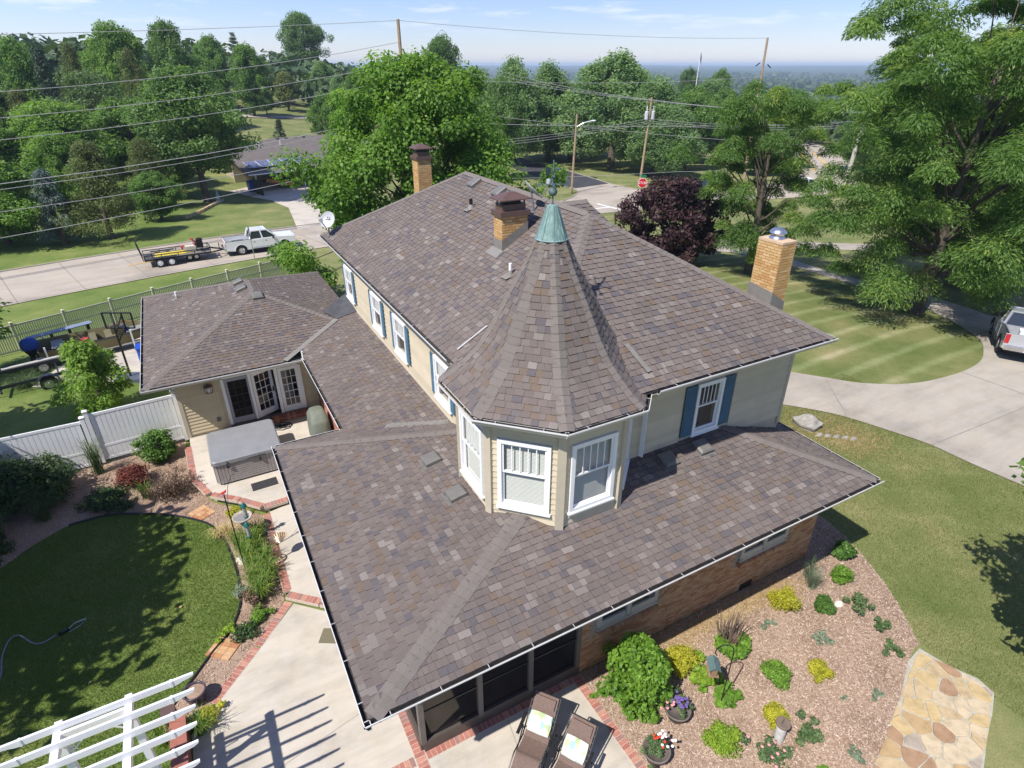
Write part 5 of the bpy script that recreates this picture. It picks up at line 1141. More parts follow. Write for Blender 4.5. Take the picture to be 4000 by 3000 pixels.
big_tree('maple_tree', 'big bright green maple behind the back of the house', 12.0, 29.0, 13.6, 6.9, 'maple', 210, 620, 1.12, .205, .68, 1.4, 'round', .75, .05, 41, .45, r0=.34,
  extra=[(-7.0,3.5,2.0),(-6.4,5.0,1.7),(-7.6,4.6,2.6),(-5.8,2.5,1.4),(-7.2,2.6,3.0),(6.6,-2,6.0),(7.6,-3,7.2)])
big_tree('locust_tree', 'feathery honey locust left of the pair on the front lawn', 34.6, 23.0, 12.8, 4.3, 'locust', 105, 1000, .95, .19, .28, 2.0, 'vase', .45, .5, 51, .3, r0=.26, nl=30)
big_tree('locust_tree', 'taller feathery honey locust with a dark trunk inside the drive curve', 36.2, 11.8, 17.8, 6.7, 'locust', 265, 1000, 1.18, .20, .28, 2.6, 'vase', .42, .5, 61, .3, r0=.36, nl=40)
big_tree('locust_tree', 'third honey locust with grey forked limbs at the right edge', 43.0, 14.5, 16.8, 6.6, 'locust', 190, 700, 1.3, .24, .28, 3.0, 'vase', .42, .5, 71, .3, r0=.34, nl=34)
big_tree('plum_tree', 'dark purple leaved plum tree behind the main roof', 31.8, 28.0, 6.3, 4.6, 'plum', 140, 260, .75, .24, .62, .7, 'round', .85, 0, 81, .4, r0=.14)
big_tree('yard_tree', 'light green young tree in the back yard beside the basketball hoop', -5.18, 19.5, 3.35, 1.6, 'limey', 44, 240, .42, .16, .42, .5, 'oval', .75, .35, 91, .3, r0=.08)
# trees just outside the frame that shade the lawns
big_tree('yard_tree', 'big broad tree left of the lawn whose shade falls across it', -13.9, 8.5, 11.0, 6.3, 'oak', 170, 190, 1.45, .42, .6, 3.4, 'round', .8, 0, 101, .3, r0=.3, nl=16)
big_tree('yard_tree', 'shade tree left of the back yard whose shade falls behind the white fence', -13.0, 17.0, 9.5, 4.3, 'oak', 100, 190, 1.2, .38, .6, 3.0, 'round', .8, 0, 109, .3, r0=.24, nl=14)
big_tree('yard_tree', 'leafy tree reaching in at the left edge over the picket fence', -11.4, 28.2, 6.2, 2.9, 'lime', 60, 170, .8, .26, .5, 1.4, 'oval', .8, .2, 103, .3, r0=.12, nl=12)
big_tree('yard_tree', 'green tree at the right edge whose shade falls on the lawn beside the flagstones', 14.3, -4.6, 7.4, 2.5, 'broad', 60, 170, .75, .26, .5, 2.2, 'oval', .75, 0, 107, .3, r0=.14, nl=14)

# far woods to the horizon
def far_woods():
    r = np.random.default_rng(3); N = 5200; ang = r.uniform(rad(-2), rad(118), N); d = np.where(r.random(N) < .22, r.uniform(175, 420, N), 175*np.exp(r.random(N)*2.75)); d = np.sort(d)
    x = -0.7+d*np.cos(ang); y = -6+d*np.sin(ang); keep = np.ones(N, bool)
    a = np.degrees(ang); keep &= ~((a > 60) & (a < 92) & (d < 300) & (r.random(N) < .75)); x, y, d = x[keep], y[keep], d[keep]; z = gz(x, y); n = len(x); k = 56
    Hh = r.uniform(7, 12, n); Rr = r.uniform(3.5, 6.5, n)*(1+d/1500); sc = (1+d/900)*np.where(d < 420, .62, 1.0)
    dirs = r.normal(size=(n,k,3)); dirs /= np.linalg.norm(dirs, axis=2)[:,:,None]; rr = .55+.45*r.random((n,k))
    p = np.stack([x[:,None]+dirs[:,:,0]*rr*Rr[:,None], y[:,None]+dirs[:,:,1]*rr*Rr[:,None], z[:,None]+Hh[:,None]*(.56+.44*dirs[:,:,2]*rr)], 2).reshape(-1,3)
    nr = dirs.reshape(-1,3)+r.normal(size=(n*k,3))*.35; nr[:,2] += .3; nr /= np.linalg.norm(nr, axis=1)[:,None]; t = np.cross(nr, r.normal(size=(n*k,3))); t /= np.linalg.norm(t, axis=1)[:,None]; b = np.cross(nr, t)
    L = (1.5*sc).repeat(k)*r.uniform(.7,1.3,n*k); V = np.stack([p-t*L[:,None], p+b*L[:,None]*.8, p+t*L[:,None], p-b*L[:,None]*.8], 1)
    tint = np.clip(r.random(n).repeat(k)*.6+.3*r.random(n*k), 0, 1)
    link('far_woods', quads('far_woods', V, tint, leaf_mat('far_leaf', (.034,.070,.026), (.085,.135,.052), .2)), kind='stuff')
far_woods()

# ================================================================== GRASS, MULCH CHIPS
def in_poly(x, y, poly):
    c = np.zeros(len(x), bool); n = len(poly)
    for i in range(n):
        (x1,y1),(x2,y2) = poly[i], poly[i-1]; m_ = ((y1 > y) != (y2 > y)) & (x < (x2-x1)*(y-y1)/(y2-y1+1e-12)+x1); c ^= m_
    return c
def blades(name, x, y, h, w, mat, seed, z0=0.0, lean=.5):
    r = np.random.default_rng(seed); n = len(x); a = r.uniform(0, 2*math.pi, n); hh = h*r.uniform(.6,1.3,n); la = r.uniform(0, 2*math.pi, n); l = hh*r.uniform(.1,lean,n)
    z = gz(x, y)+z0; V = np.empty((n,3,3)); V[:,0] = np.stack([x-np.cos(a)*w, y-np.sin(a)*w, z-.005], 1); V[:,1] = np.stack([x+np.cos(a)*w, y+np.sin(a)*w, z-.005], 1); V[:,2] = np.stack([x+np.cos(la)*l, y+np.sin(la)*l, z+hh], 1)
    link(name, tris(name, V, r.random(n), mat), kind='stuff')
M_BLADE = leaf_mat('grass_blade', (.105,.145,.036), (.22,.24,.080), .4, (.36,.30,.16))
M_BLADE_L = leaf_mat('garden_grass_blade', (.062,.120,.018), (.135,.205,.036), .4, (.26,.26,.09))
def lawn_left():
    r = np.random.default_rng(8); n = 230000; x = r.uniform(-9.5,-1.5,n); y = r.uniform(1.5,12.8,n); poly = [(-11,1.5),(-3.3,1.5),(-3.35,4.5)]+EDGE[::-1]
    k = in_poly(x, y, poly) & ~((x > -3.4) & (y < 4.3)); blades('grass', x[k], y[k], .050, .006, M_BLADE_L, 1)
def lawn_right():
    r = np.random.default_rng(9); n = 330000; x = r.uniform(10.8,24,n); y = -6+14*r.random(n); bed = in_poly(x, y, BED) | in_poly(x, y, PATH) | in_poly(x, y, drive)
    left = (x < 12.4) & (y < -1.5) & (y > -4.6); k = ~bed & ~(in_poly(x, y, [(4,-4.7),(12.6,-2.1),(12.6,1.2),(4,1.2)])) & (x > 12.6-.02*(y)) & ~((y > 1) & (x < 13.4)); blades('grass', x[k], y[k], .045, .006, M_BLADE, 2)
lawn_left(); lawn_right()
def chips(name, poly, n, box, mat, seed, hole=None):
    r = np.random.default_rng(seed); x = r.uniform(box[0],box[1],n); y = r.uniform(box[2],box[3],n); k = in_poly(x, y, poly)
    if hole is not None: k &= ~in_poly(x, y, hole)
    x, y = x[k], y[k]; n = len(x); a = r.uniform(0, math.pi, n); L = r.uniform(.011,.034,n); w = r.uniform(.003,.008,n); el = r.normal(size=n)*.3
    t = np.stack([np.cos(a)*np.cos(el), np.sin(a)*np.cos(el), np.sin(el)], 1); b = np.stack([-np.sin(a), np.cos(a), r.normal(size=n)*.35], 1); p = np.stack([x, y, .022+.018*r.random(n)], 1)
    V = np.stack([p-t*L[:,None]-b*w[:,None], p+t*L[:,None]-b*w[:,None], p+t*L[:,None]+b*w[:,None], p-t*L[:,None]+b*w[:,None]], 1); link(name, quads(name, V, r.random(n), mat), kind='stuff')
def chip_mat():
    t = NT('mulch_chip'); c = t.ramp(t.attr('tint').outputs['Fac'], [(0,(.22,.14,.095)),(.4,(.40,.295,.22)),(.75,(.50,.385,.30)),(1,(.60,.49,.40))]); t.col(c); t.set(rough=.95, spec=.1); return t.m
M_CHIP = chip_mat()
chips('mulch_chips', BED, 150000, (4.9,14.7,-4.3,7), M_CHIP, 4, PATH)
chips('mulch_chips', [(-3.0,3.9),(-2.5,4.3),(-1.47,5.4),(-.6,6.6),(-.6,10.4),(-1.9,11.8),(-2.35,13),(-2.5,15.2),(-2.45,16.7),(-5.2,15.9),(-9,15.55),(-12,14.2)]+EDGEs, 34000, (-9,-.5,3.9,16.5), M_CHIP, 5)
# dry straw along the wall and by the drive
def straw(name, pts, mat, seed, L=.22):
    r = np.random.default_rng(seed); n = len(pts); p = np.array(pts); a = r.uniform(0, 2*math.pi, n); l = L*r.uniform(.4,1.2,n); up = l*r.uniform(.05,.45,n); w = .005
    V = np.empty((n,3,3)); z = gz(p[:,0],p[:,1])+.02; V[:,0] = np.stack([p[:,0]-np.sin(a)*w,p[:,1]+np.cos(a)*w,z],1); V[:,1] = np.stack([p[:,0]+np.sin(a)*w,p[:,1]-np.cos(a)*w,z],1); V[:,2] = np.stack([p[:,0]+np.cos(a)*l,p[:,1]+np.sin(a)*l,z+up],1); link(name, tris(name, V, r.random(n), mat), kind='stuff')
M_STRAW = leaf_mat('dry_straw', (.30,.20,.085), (.56,.42,.21), .1)
r_ = np.random.default_rng(12); pts = []
for cx,cy,sx,sy,n in ((7.4,.75,.6,.16,700),(8.7,.75,.6,.16,900),(9.9,.72,.5,.16,800),(11.0,.62,.45,.18,900),(6.3,.8,.4,.12,350),(18.9,5.3,.9,.9,2600),(19.6,4.2,.7,.6,1200)): pts += list(zip(r_.normal(cx,sx,n), r_.normal(cy,sy,n)))
straw('dry_straw', pts, M_STRAW, 13)
# ================================================================== GARDEN PLANTS
SL = {'green': leaf_mat('shrub_leaf', (.045,.115,.020), (.13,.245,.045), .36), 'dark': leaf_mat('dark_shrub_leaf', (.022,.055,.014), (.065,.115,.032), .25), 'yellow': leaf_mat('golden_leaf', (.27,.28,.022), (.55,.52,.055), .36), 'lime': leaf_mat('lime_shrub_leaf', (.14,.26,.022), (.31,.42,.045), .36),
      'red': leaf_mat('barberry_leaf', (.075,.018,.018), (.22,.06,.04), .25), 'grey': leaf_mat('grey_green_leaf', (.12,.165,.11), (.25,.30,.21), .25), 'rose': leaf_mat('rose_leaf', (.055,.11,.04), (.145,.215,.085), .3), 'brown': leaf_mat('dry_twig_leaf', (.07,.045,.03), (.17,.105,.065), .1), 'bright': leaf_mat('bright_leaf', (.08,.18,.018), (.21,.36,.045), .36)}
def shrub(label, x, y, H, R, col, cat='shrub', n=26, npc=120, ls=.07, asp=.6, cr_=None, seed=0, z=0.0, name='shrub', flat=.9, base=.06, droop=0, shp='oval'):
    t = thing(name, label, cat, (x,y,z)); cr_ = cr_ or R*.42; sd = seed+int(abs(x*100)+abs(y*37)); pts = crown_points(n, H-cr_*.45, R-cr_*.5, base+cr_*.3, sd, shp, .25, 6)
    r = np.random.default_rng(sd); link('foliage', leaf_cloud('foliage', pts, cr_*(.7+.6*r.random(len(pts))), npc, ls, asp, SL[col], sd, .7, flat, droop), t)
    m = MB()
    for p in pts[::max(1, len(pts)//7)]: m.tube([(0,0,-.02),(p[0]*.4,p[1]*.4,p[2]*.6),tuple(p)], [.012,.009,.004], 5)
    m.build('stem', M_BARK, t); return t
shrub('big glossy green shrub against the brick wall in the mulch bed', 5.75,.12,1.65,.88,'bright',n=90,npc=110,ls=.095,cr_=.21,shp='pear')
shrub('large golden yellow shrub beside the big green shrub', 7.13,.20,.5,.47,'yellow',n=34,npc=150,ls=.06,asp=.35,cr_=.16)
shrub('golden yellow shrub in front of the dry grass by the brick wall', 10.6,.22,.5,.44,'yellow',n=32,npc=150,ls=.06,asp=.35,cr_=.15)
shrub('small dark green shrub beside the white stone', 11.45,-.33,.36,.28,'green',n=18,npc=130,ls=.07,cr_=.12)
shrub('clipped bright green ball shrub near the lawn edge', 12.77,.08,.42,.31,'bright',n=24,npc=150,ls=.05,cr_=.12)
shrub('dark green shrub in the shade at the corner of the house', 13.6,.70,.48,.33,'green',n=22,npc=120,ls=.085,cr_=.14)
shrub('bright green mound shrub in the middle of the mulch bed', 8.8,-1.12,.40,.36,'bright',n=26,npc=160,ls=.05,cr_=.14)
shrub('small golden shrub right of the middle green mound', 9.75,-1.52,.32,.28,'yellow',n=18,npc=140,ls=.055,asp=.4,cr_=.11)
shrub('golden shrub beside the bird bath pedestal', 7.95,-1.78,.34,.30,'yellow',n=20,npc=140,ls=.055,asp=.4,cr_=.12)
shrub('wide lime green mound shrub near the two flower pots', 6.62,-1.55,.36,.40,'lime',n=30,npc=170,ls=.05,cr_=.14)
def stemmed():
    t = thing('shrub', 'half dead shrub with bare brown stems and a green skirt', 'shrub', (8.55,.10,0)); r = random.Random(4); m = MB()
    for i in range(46):
        a = r.uniform(0, 2*math.pi); q = r.uniform(.05,.34); h = r.uniform(.55,1.05); m.tube([(q*.6*math.cos(a),q*.6*math.sin(a),0),(q*math.cos(a),q*math.sin(a),h*.6),(q*1.25*math.cos(a)+r.uniform(-.06,.06),q*1.25*math.sin(a)+r.uniform(-.06,.06),h)], [.011,.009,.004], 4)
    m.build('bare_stem', pm('dead_wood', (.16,.115,.085), .9, .2, 9), t)
    pts = np.array([(.3*math.cos(a),.3*math.sin(a)-.12,.16+.12*r.random()) for a in [r.uniform(2.6,6.4) for _ in range(20)]]); link('foliage', leaf_cloud('foliage', pts, .15, 90, .085, .7, SL['bright'], 3, .8), t)
stemmed()
def tuft(label, x, y, n, H, spread, mat, cat='plant', name='grass_plant', w=.009, seed=0, z=0.0, arch=1.2, group=None, extra=None):
    t = thing(name, label, cat, (x,y,z), 0, group); r = np.random.default_rng(seed+int(abs(x*31)+abs(y*17))); a = r.uniform(0, 2*math.pi, n); h = H*r.uniform(.55,1.1,n); s_ = spread*r.uniform(.4,1.1,n); o = .12*spread*r.normal(size=(n,2)); V = []; ks = 4
    d = np.stack([np.cos(a), np.sin(a)], 1); b = np.stack([-np.sin(a), np.cos(a)], 1)
    def P(k):
        tt = k/ks; q = o+d*(s_*tt**1.4)[:,None]; zz_ = h*(1.9*tt-arch*tt*tt)/(1.9-arch) if True else 0; return q, zz_
    for k in range(ks):
        q0, z0 = P(k); q1, z1 = P(k+1); w0 = w*(1-.75*k/ks); w1 = w*(1-.75*(k+1)/ks)
        V.append(np.stack([np.column_stack([q0-b*w0,z0]), np.column_stack([q0+b*w0,z0]), np.column_stack([q1+b*w1,z1]), np.column_stack([q1-b*w1,z1])], 1))
    V = np.concatenate(V); link('blades', quads('blades', V, np.tile(r.random(n), ks), mat), t); 
    if extra: extra(t)
    return t
M_DAY = leaf_mat('daylily_leaf', (.085,.165,.028), (.23,.34,.075), .38, (.45,.42,.08)); M_GREY = SL['grey']; M_TALL = leaf_mat('tall_grass', (.045,.085,.030), (.11,.165,.065), .3)
tuft('grey green fine grass clump beside the house wall', 11.85,.30,260,.62,.32,M_GREY,w=.005,arch=.55)
tuft('tall wispy grass standing at the brick wall corner', 12.1,.62,60,.85,.5,M_TALL,w=.006,arch=.9)
def low_plant(label, x, y, R, col='rose', H=.16, n=9, cat='plant', ls=.06, npc=60, fl=None):
    t = thing('low_plant', label, cat, (x,y,0)); r = np.random.default_rng(int(abs(x*100)+abs(y*37))); pts = np.column_stack([r.normal(size=n)*R*.5, r.normal(size=n)*R*.4, H*.4+H*.5*r.random(n)]); link('foliage', leaf_cloud('foliage', pts, R*.34, npc, ls, .65, SL[col], int(abs(x*9)), .9, .7), t)
    if fl:
        m = MB()
        for i in range(fl[1]): q = pts[i % n]+r.normal(size=3)*R*.2; m.lathe([(.002,0),(.028,.008),(.034,.03),(.012,.042)], (q[0],q[1],max(.06,q[2])+.04), 8)
        m.build('flower', fl[0], t)
    return t
M_PINK = pm('pink_petal', (.72,.30,.32), .6, .2, 30); M_REDP = pm('red_petal', (.62,.06,.03), .5, .2, 30); M_WHP = pm('white_petal', (.8,.79,.77), .6); M_PURP = pm('purple_petal', (.16,.10,.32), .6, .2, 30); M_YELP = pm('yellow_petal', (.75,.50,.03), .5)
low_plant('straggly rose bush above the white stone near the lawn', 12.35,-.72,.30,'rose',.3,14); low_plant('flat rose bush with drooping stems by the lawn edge', 12.2,-1.4,.24,'rose',.22,9); low_plant('second flat rose stem nearest the flagstones', 11.85,-1.95,.24,'rose',.2,9)
low_plant('pale green ground plant in the middle of the bed', 10.67,-1.0,.24,'grey',.1,9); low_plant('dark green rose bush left of the flagstone path', 8.3,-2.4,.30,'rose',.3,16); low_plant('rose bush with pale pink flowers at the bottom edge', 7.25,-2.32,.36,'rose',.3,16,fl=(M_PINK,9)); low_plant('small grey green plant at the bottom right of the bed', 8.8,-3.1,.16,'grey',.14,7)
low_plant('small grey green sprig left of the path stones', 10.39,-2.44,.15,'grey',.08,5); low_plant('tiny seedling in the mulch below the path corner', 9.71,-2.15,.07,'grey',.07,4); low_plant('tiny grey seedling by the lawn shrubs', 9.82,-.02,.18,'grey',.08,6)
low_plant('lime green hosta under the hanging feeder', 7.42,-.28,.34,'lime',.26,16,ls=.12); low_plant('bright green hosta at the foot of the feeder pole', 7.47,-.82,.32,'bright',.25,14,ls=.12); low_plant('small green seedling near the patio bricks', 5.05,.45,.17,'bright',.16,7); low_plant('sprawling weed below the big green shrub', 5.42,-.22,.17,'bright',.12,7); low_plant('small leafy sprig at the bed edge bottom', 8.0,-2.95,.16,'bright',.16,6)
st = MB(); st.lathe([(.001,.05),(.08,.055),(.13,.03),(.15,0)], (0,0,0), 9, sx=1, sy=.7); tag(st.build('garden_stone', pm('white_stone', (.68,.62,.55), .9, .12, 12), None, (12.0,-.42,.01)), 'flat white stone lying in the mulch beside a dark shrub', 'stone')
# flower pots
def pot(label, x, y, R, H, fls, cat='flower pot'):
    t = thing('flower_pot', label, cat, (x,y,0)); m = MB(); m.lathe([(R*.62,0),(R*.9,H*.8),(R*1.02,H*.82),(R*1.04,H),(R*.94,H),(R*.9,H*.86),(.001,H*.86)], (0,0,0), 22); m.build('bowl', pm('brown_pot', (.15,.125,.11), .6, .2, 8), t, smooth=True)
    r = np.random.default_rng(int(x*100)); pts = np.column_stack([r.normal(size=16)*R*.42, r.normal(size=16)*R*.42, H+.05+.1*r.random(16)]); link('foliage', leaf_cloud('foliage', pts, R*.3, 80, .045, .6, SL['rose'], 5, .8), t)
    for mt, n, off in fls:
        m = MB()
        for i in range(n): a = r.uniform(0,6.28); q = R*.9*math.sqrt(r.random()); m.lathe([(.002,0),(.026,.01),(.03,.028),(.006,.034)], (off[0]+q*math.cos(a)*.8, off[1]+q*math.sin(a)*.8, H+.15+.07*r.random()), 7)
        m.build('flower', mt, t)
    return t
pot('round brown pot of purple flowers with a pink geranium', 6.2,-.72,.27,.30,[(M_PURP,34,(0.03,.03)),(M_PINK,10,(-.28,.12))]); pot('brown pot of red and white flowers at the corner of the patio', 5.22,-1.18,.27,.34,[(M_REDP,7,(.05,.05)),(M_WHP,14,(.2,-.06))])
# pedestal
m = MB(); ped = thing('pedestal', 'weathered white wooden pedestal with round brown top in the bed', 'pedestal', (7.7,-2.1,0)); m.lathe([(.105,0),(.10,.55)], (0,0,0), 16); m.build('post', pm('weathered_white', (.56,.53,.49), .85, .2, 9), ped); m = MB(); m.lathe([(.001,.60),(.13,.60),(.145,.59),(.145,.555),(.10,.55)], (0,0,0), 20); m.build('top', pm('brown_disc', (.17,.125,.095), .7, .15, 9), ped); m = MB(); m.bar((-.05,0,.615),(.05,.03,.615),.015,.03); m.build('dial', M_DKBRONZE, ped)
# feeder on a shepherd's hook
t = thing('feeder_pole', 'black iron shepherds hook standing in the mulch bed', 'garden hook', (7.22,-.98,0)); m = MB(); m.tube([(0,0,-.05),(0,0,1.72),(-.02,.02,1.86),(-.10,.07,1.95),(-.22,.14,1.93),(-.30,.19,1.80),(-.31,.20,1.68),(-.27,.17,1.62)], .0125, 8); m.tube([(0,0,1.4),(.03,.02,1.55),(0,0,1.7)], .01, 6); m.build('hook', M_BLACK, t)
t = thing('bird_feeder', 'hopper bird feeder with green sloping roof hanging from the shepherds hook', 'bird feeder', (6.93,-.80,1.12), rad(-34)); t.scale = (.72,.72,.72); m = MB(); m.extr([(-.17,.30),(0,.42),(.17,.30),(.17,.285),(0,.405),(-.17,.285)], -.24, .24); m.build('roof', pm('green_roof', (.10,.16,.155), .45, .1, 6), t); m = MB(); m.box((0,0,.15),(.16,.36,.27)); m.box((0,0,0),(.30,.40,.03)); m.build('hopper', pm('feeder_wood', (.26,.17,.10), .8, .15, 8), t); m = MB(); m.tube([(0,0,.42),(0,0,.66)], .005, 5); m.lathe([(.001,.005),(.04,0)], (.085,.0,.365), 12); m.build('hanger', M_STEEL, t)
# boulder by the drive
m = MB(); bm = bmesh.new(); bmesh.ops.create_icosphere(bm, subdivisions=3, radius=.5)
for v in bm.verts: v.co *= 1+.16*math.sin(v.co.x*9+1)*math.cos(v.co.y*7)+.08*math.sin(v.co.z*17); v.co.z *= .55; v.co.x *= .9
me = bpy.data.meshes.new('boulder'); bm.to_mesh(me); bm.free(); me.materials.append(pm('grey_rock', (.30,.28,.25), .9, .3, 6, bump=.6)); tag(link('boulder', me, None, (18.75,5.8,.15)), 'grey lichen covered boulder on dry grass beside the driveway', 'boulder')
for i in range(5): 
    m = MB(); m.lathe([(.001,.07),(.1,.06),(.16,0)], (0,0,0), 8, sx=1.2, sy=.7); tag(m.build('garden_stone', pm('grey_rock', (.30,.28,.25)), None, (18.6+.22*i,5.15-.2*i,0)), ['first','second','third','fourth','last'][i]+' of the five small grey stones trailing from the lichen covered boulder', 'stone', 'stones below the boulder')

# ---- left garden
shrub('large dark evergreen bush in the shade against the white fence', -7.1,14.35,1.55,1.7,'dark',n=80,npc=170,ls=.10,cr_=.42); shrub('leafy green bush at the end of the white fence by the house', -3.25,15.2,1.15,.72,'green',n=46,npc=130,ls=.09,cr_=.24)
shrub('red leaved barberry in the middle of the garden bed', -4.1,13.95,.75,.62,'red',n=34,npc=130,ls=.06,cr_=.22); shrub('low green ground cover bush at the edge of the shaded bed', -5.0,13.35,.4,.75,'dark',n=34,npc=120,ls=.08,cr_=.24)
def twiggy():
    t = thing('shrub', 'brown twiggy bush with few leaves beside the hot tub', 'shrub', (-2.95,12.75,0)); r = random.Random(9); m = MB(); pts = []
    for i in range(130):
        a = r.uniform(0,6.28); e_ = r.uniform(.25,1.35); L = r.uniform(.5,.95); d = Vector((math.cos(a)*math.cos(e_),math.sin(a)*math.cos(e_),math.sin(e_))); p = d*L; q = p+Vector((r.uniform(-.1,.1),r.uniform(-.1,.1),.08)); m.tube([(0,0,0),tuple(p*.5+Vector((0,0,.05))),tuple(q)], [.008,.006,.003], 4); pts.append(tuple(q)); pts.append(tuple(p*.7))
    m.build('twig', pm('twig_brown', (.15,.10,.07), .9, .2, 9), t); link('foliage', leaf_cloud('foliage', np.array(pts), .09, 16, .045, .5, SL['brown'], 2, .5), t)
twiggy()
i_ = 0
for x,y,n,H,s_ in ((-6.9,14.2,0,0,0),): pass
tuft('tall ornamental grass in front of the white fence post', -5.15,15.3,150,1.15,.5,M_TALL,'ornamental grass'); tuft('long arching grass at the left edge of the shaded bed', -7.6,12.9,170,.95,.75,M_TALL,'ornamental grass'); tuft('arching grass between the dark bush and the lawn', -6.5,13.35,170,.9,.7,M_TALL,'ornamental grass'); tuft('narrow leaved daylily beside the red barberry', -3.75,13.05,110,.5,.42,M_DAY,'daylily')
low_plant('blue green ground cover at the left end of the lawn bed', -7.6,12.1,.6,'dark',.15,20); low_plant('dark ground cover plant under the brown twiggy bush', -4.5,12.9,.5,'dark',.15,16)
DL = [(-1.0,9.05),(-.95,8.65),(-1.2,8.3),(-.85,8.2),(-1.05,7.85),(-.8,7.6),(-1.2,7.55),(-.95,7.2),(-1.3,8.75),(-1.4,9.2),(-.85,9.4),(-1.1,6.95)]
DN = ['topmost daylily clump just below the bird bath','daylily clump under the lower hanging tube feeder','daylily clump at the lawn side by the garden pole foot','daylily clump between garden pole and bronze shell stand','daylily clump left of the bronze shell stand','daylily clump spilling onto the walk below the shell stand','daylily clump at the lawn edge below the garden pole','lower daylily clump near the walk bricks','daylily clump at the lawn side above the garden pole','straw edged daylily clump left of the hanging feeders','daylily clump beside the bird bath on the walk side','lowest daylily clump above the small twiggy shrub']
for i,(x,y) in enumerate(DL): tuft(DN[i], x,y,120,.52,.42,M_DAY,'daylily','daylily',.011,i,group='daylilies along the walk')
M_DRYD = leaf_mat('dry_daylily', (.34,.25,.12), (.62,.50,.28), .2, (.4,.42,.06))
tuft('straw coloured dried daylily clump under the bird bath', -1.55,9.75,170,.42,.45,M_DRYD,'daylily','daylily'); tuft('pale dried grass clump left of the bird bath', -1.85,9.95,110,.35,.4,M_DRYD,'daylily','daylily'); low_plant('yellow green creeping plant at the top of the walk bed', -1.35,10.75,.42,'yellow',.2,16,ls=.05); low_plant('yellow creeper at the lawn edge by the bird bath', -2.0,10.1,.25,'lime',.2,9)
low_plant('grey blue ground cover at the lower end of the daylily bed', -1.45,7.3,.3,'grey',.15,10); low_plant('round leaved ground cover where the walk meets the patio', -1.65,5.95,.38,'dark',.2,16); low_plant('bright green patch at the lawn edge below the daylilies', -2.0,6.2,.24,'lime',.15,9); low_plant('bushy green ground cover by the patio bricks', -1.25,6.25,.34,'bright',.22,14)
shrub('small brown twiggy shrub at the foot of the daylily bed', -1.35,6.75,.5,.3,'brown',n=20,npc=50,ls=.05,cr_=.14); low_plant('yellow green plant beside the round pot under the pergola', -2.65,4.0,.3,'yellow',.2,12,ls=.06)
tuft('daylily beside the red planter box under the pergola', -3.45,3.9,110,.55,.45,M_DAY,'daylily','daylily',seed=3); tuft('daylily on the patio side of the red planter box', -2.75,3.75,100,.5,.4,M_DAY,'daylily','daylily',seed=4); tuft('daylily at the lower end of the red planter box', -3.45,2.9,110,.5,.45,M_DAY,'daylily','daylily',seed=5); low_plant('lime creeping plant under the pergola', -3.5,2.4,.4,'lime',.2,14)
# bird bath, poles, feeders, shell stand
def birdbath():
    t = thing('bird_bath', 'grey stone bird bath among the daylilies', 'bird bath', (-1.13,9.55,0)); mt = pm('cast_stone', (.40,.36,.30), .9, .2, 12, bump=.3); m = MB(); m.lathe([(.17,0),(.16,.05),(.09,.1),(.075,.4),(.10,.62),(.13,.68)], (0,0,0), 18); m.build('pedestal', mt, t, smooth=True)
    m = MB(); m.lathe([(.10,.68),(.20,.71),(.27,.78),(.275,.81),(.255,.82),(.225,.795),(.15,.755),(.001,.74)], (0,0,0), 28); m.build('basin', mt, t, smooth=True); m = MB(); m.lathe([(.001,.775),(.20,.775)], (0,0,0), 20); m.build('water', glass_mat('basin_water', (.25,.23,.2), .06), t)
birdbath()
t = thing('garden_pole', 'tall black garden pole with a red bird ornament on top', 'garden pole', (-1.37,8.3,0)); m = MB(); m.tube([(0,0,-.05),(0,0,2.55)], .016, 8)
for z in (2.25,2.35,2.45): m.lathe([(.012,z-.02),(.026,z),(.012,z+.02)], (0,0,0), 8)
m.tube([(0,0,2.1),(.12,.34,2.55),(.26,.72,2.62),(.35,.92,2.5)], .007, 6); m.build('pole', M_BLACK, t)
m = MB(); m.lathe([(.002,-.07),(.028,-.045),(.036,0),(.03,.04),(.012,.07)], (0,0,0), 10); m.v = [(v[2]*1.0, v[1], 2.62+v[0]+(.02 if v[2] > .03 else 0)) for v in m.v]; m.add([(-.05,0,2.62),(-.15,.02,2.60),(-.15,-.02,2.60)], [(0,1,2),(2,1,0)]); m.tube([(.05,0,2.655),(.07,0,2.70)],[.022,.008],6); m.build('red_bird', pm('cardinal_red', (.55,.02,.015), .5), t)
def tubefeeder(x, y, z, lab):
    t = thing('bird_feeder', lab, 'bird feeder', (x,y,z)); g = pm('feeder_green', (.012,.12,.11), .3, .1, 6); m = MB(); m.lathe([(.085,.40),(.08,.43),(.06,.46),(.045,.50),(.015,.52)], (0,0,0), 16); m.build('lid', g, t, smooth=True); m = MB(); m.lathe([(.052,.04),(.052,.40)], (0,0,0), 14); m.build('tube', pm('seed_tube', (.30,.30,.29), .15, .3, 12), t); m = MB(); m.lathe([(.001,0),(.06,0),(.062,.045),(.05,.05)], (0,0,0), 14)
    for k in range(4): a = 1.57*k; m.bar((.05*math.cos(a),.05*math.sin(a),.12+.05*k),(.10*math.cos(a),.10*math.sin(a),.12+.05*k),.01,.01)
    m.tube([(0,0,.52),(0,0,.72)], .003, 4); m.build('base', g, t)
tubefeeder(-1.02,9.15,1.02,'green lidded tube feeder hanging above the bird bath'); tubefeeder(-1.06,8.78,.62,'green lidded tube feeder hanging below the bird bath')
t = thing('shell_fountain', 'bronze coloured shell dish on a stand beside the walk', 'garden ornament', (-.42,8.02,.15)); mt = pm('antique_bronze', (.36,.27,.19), .35, .25, 9, metal=.6)
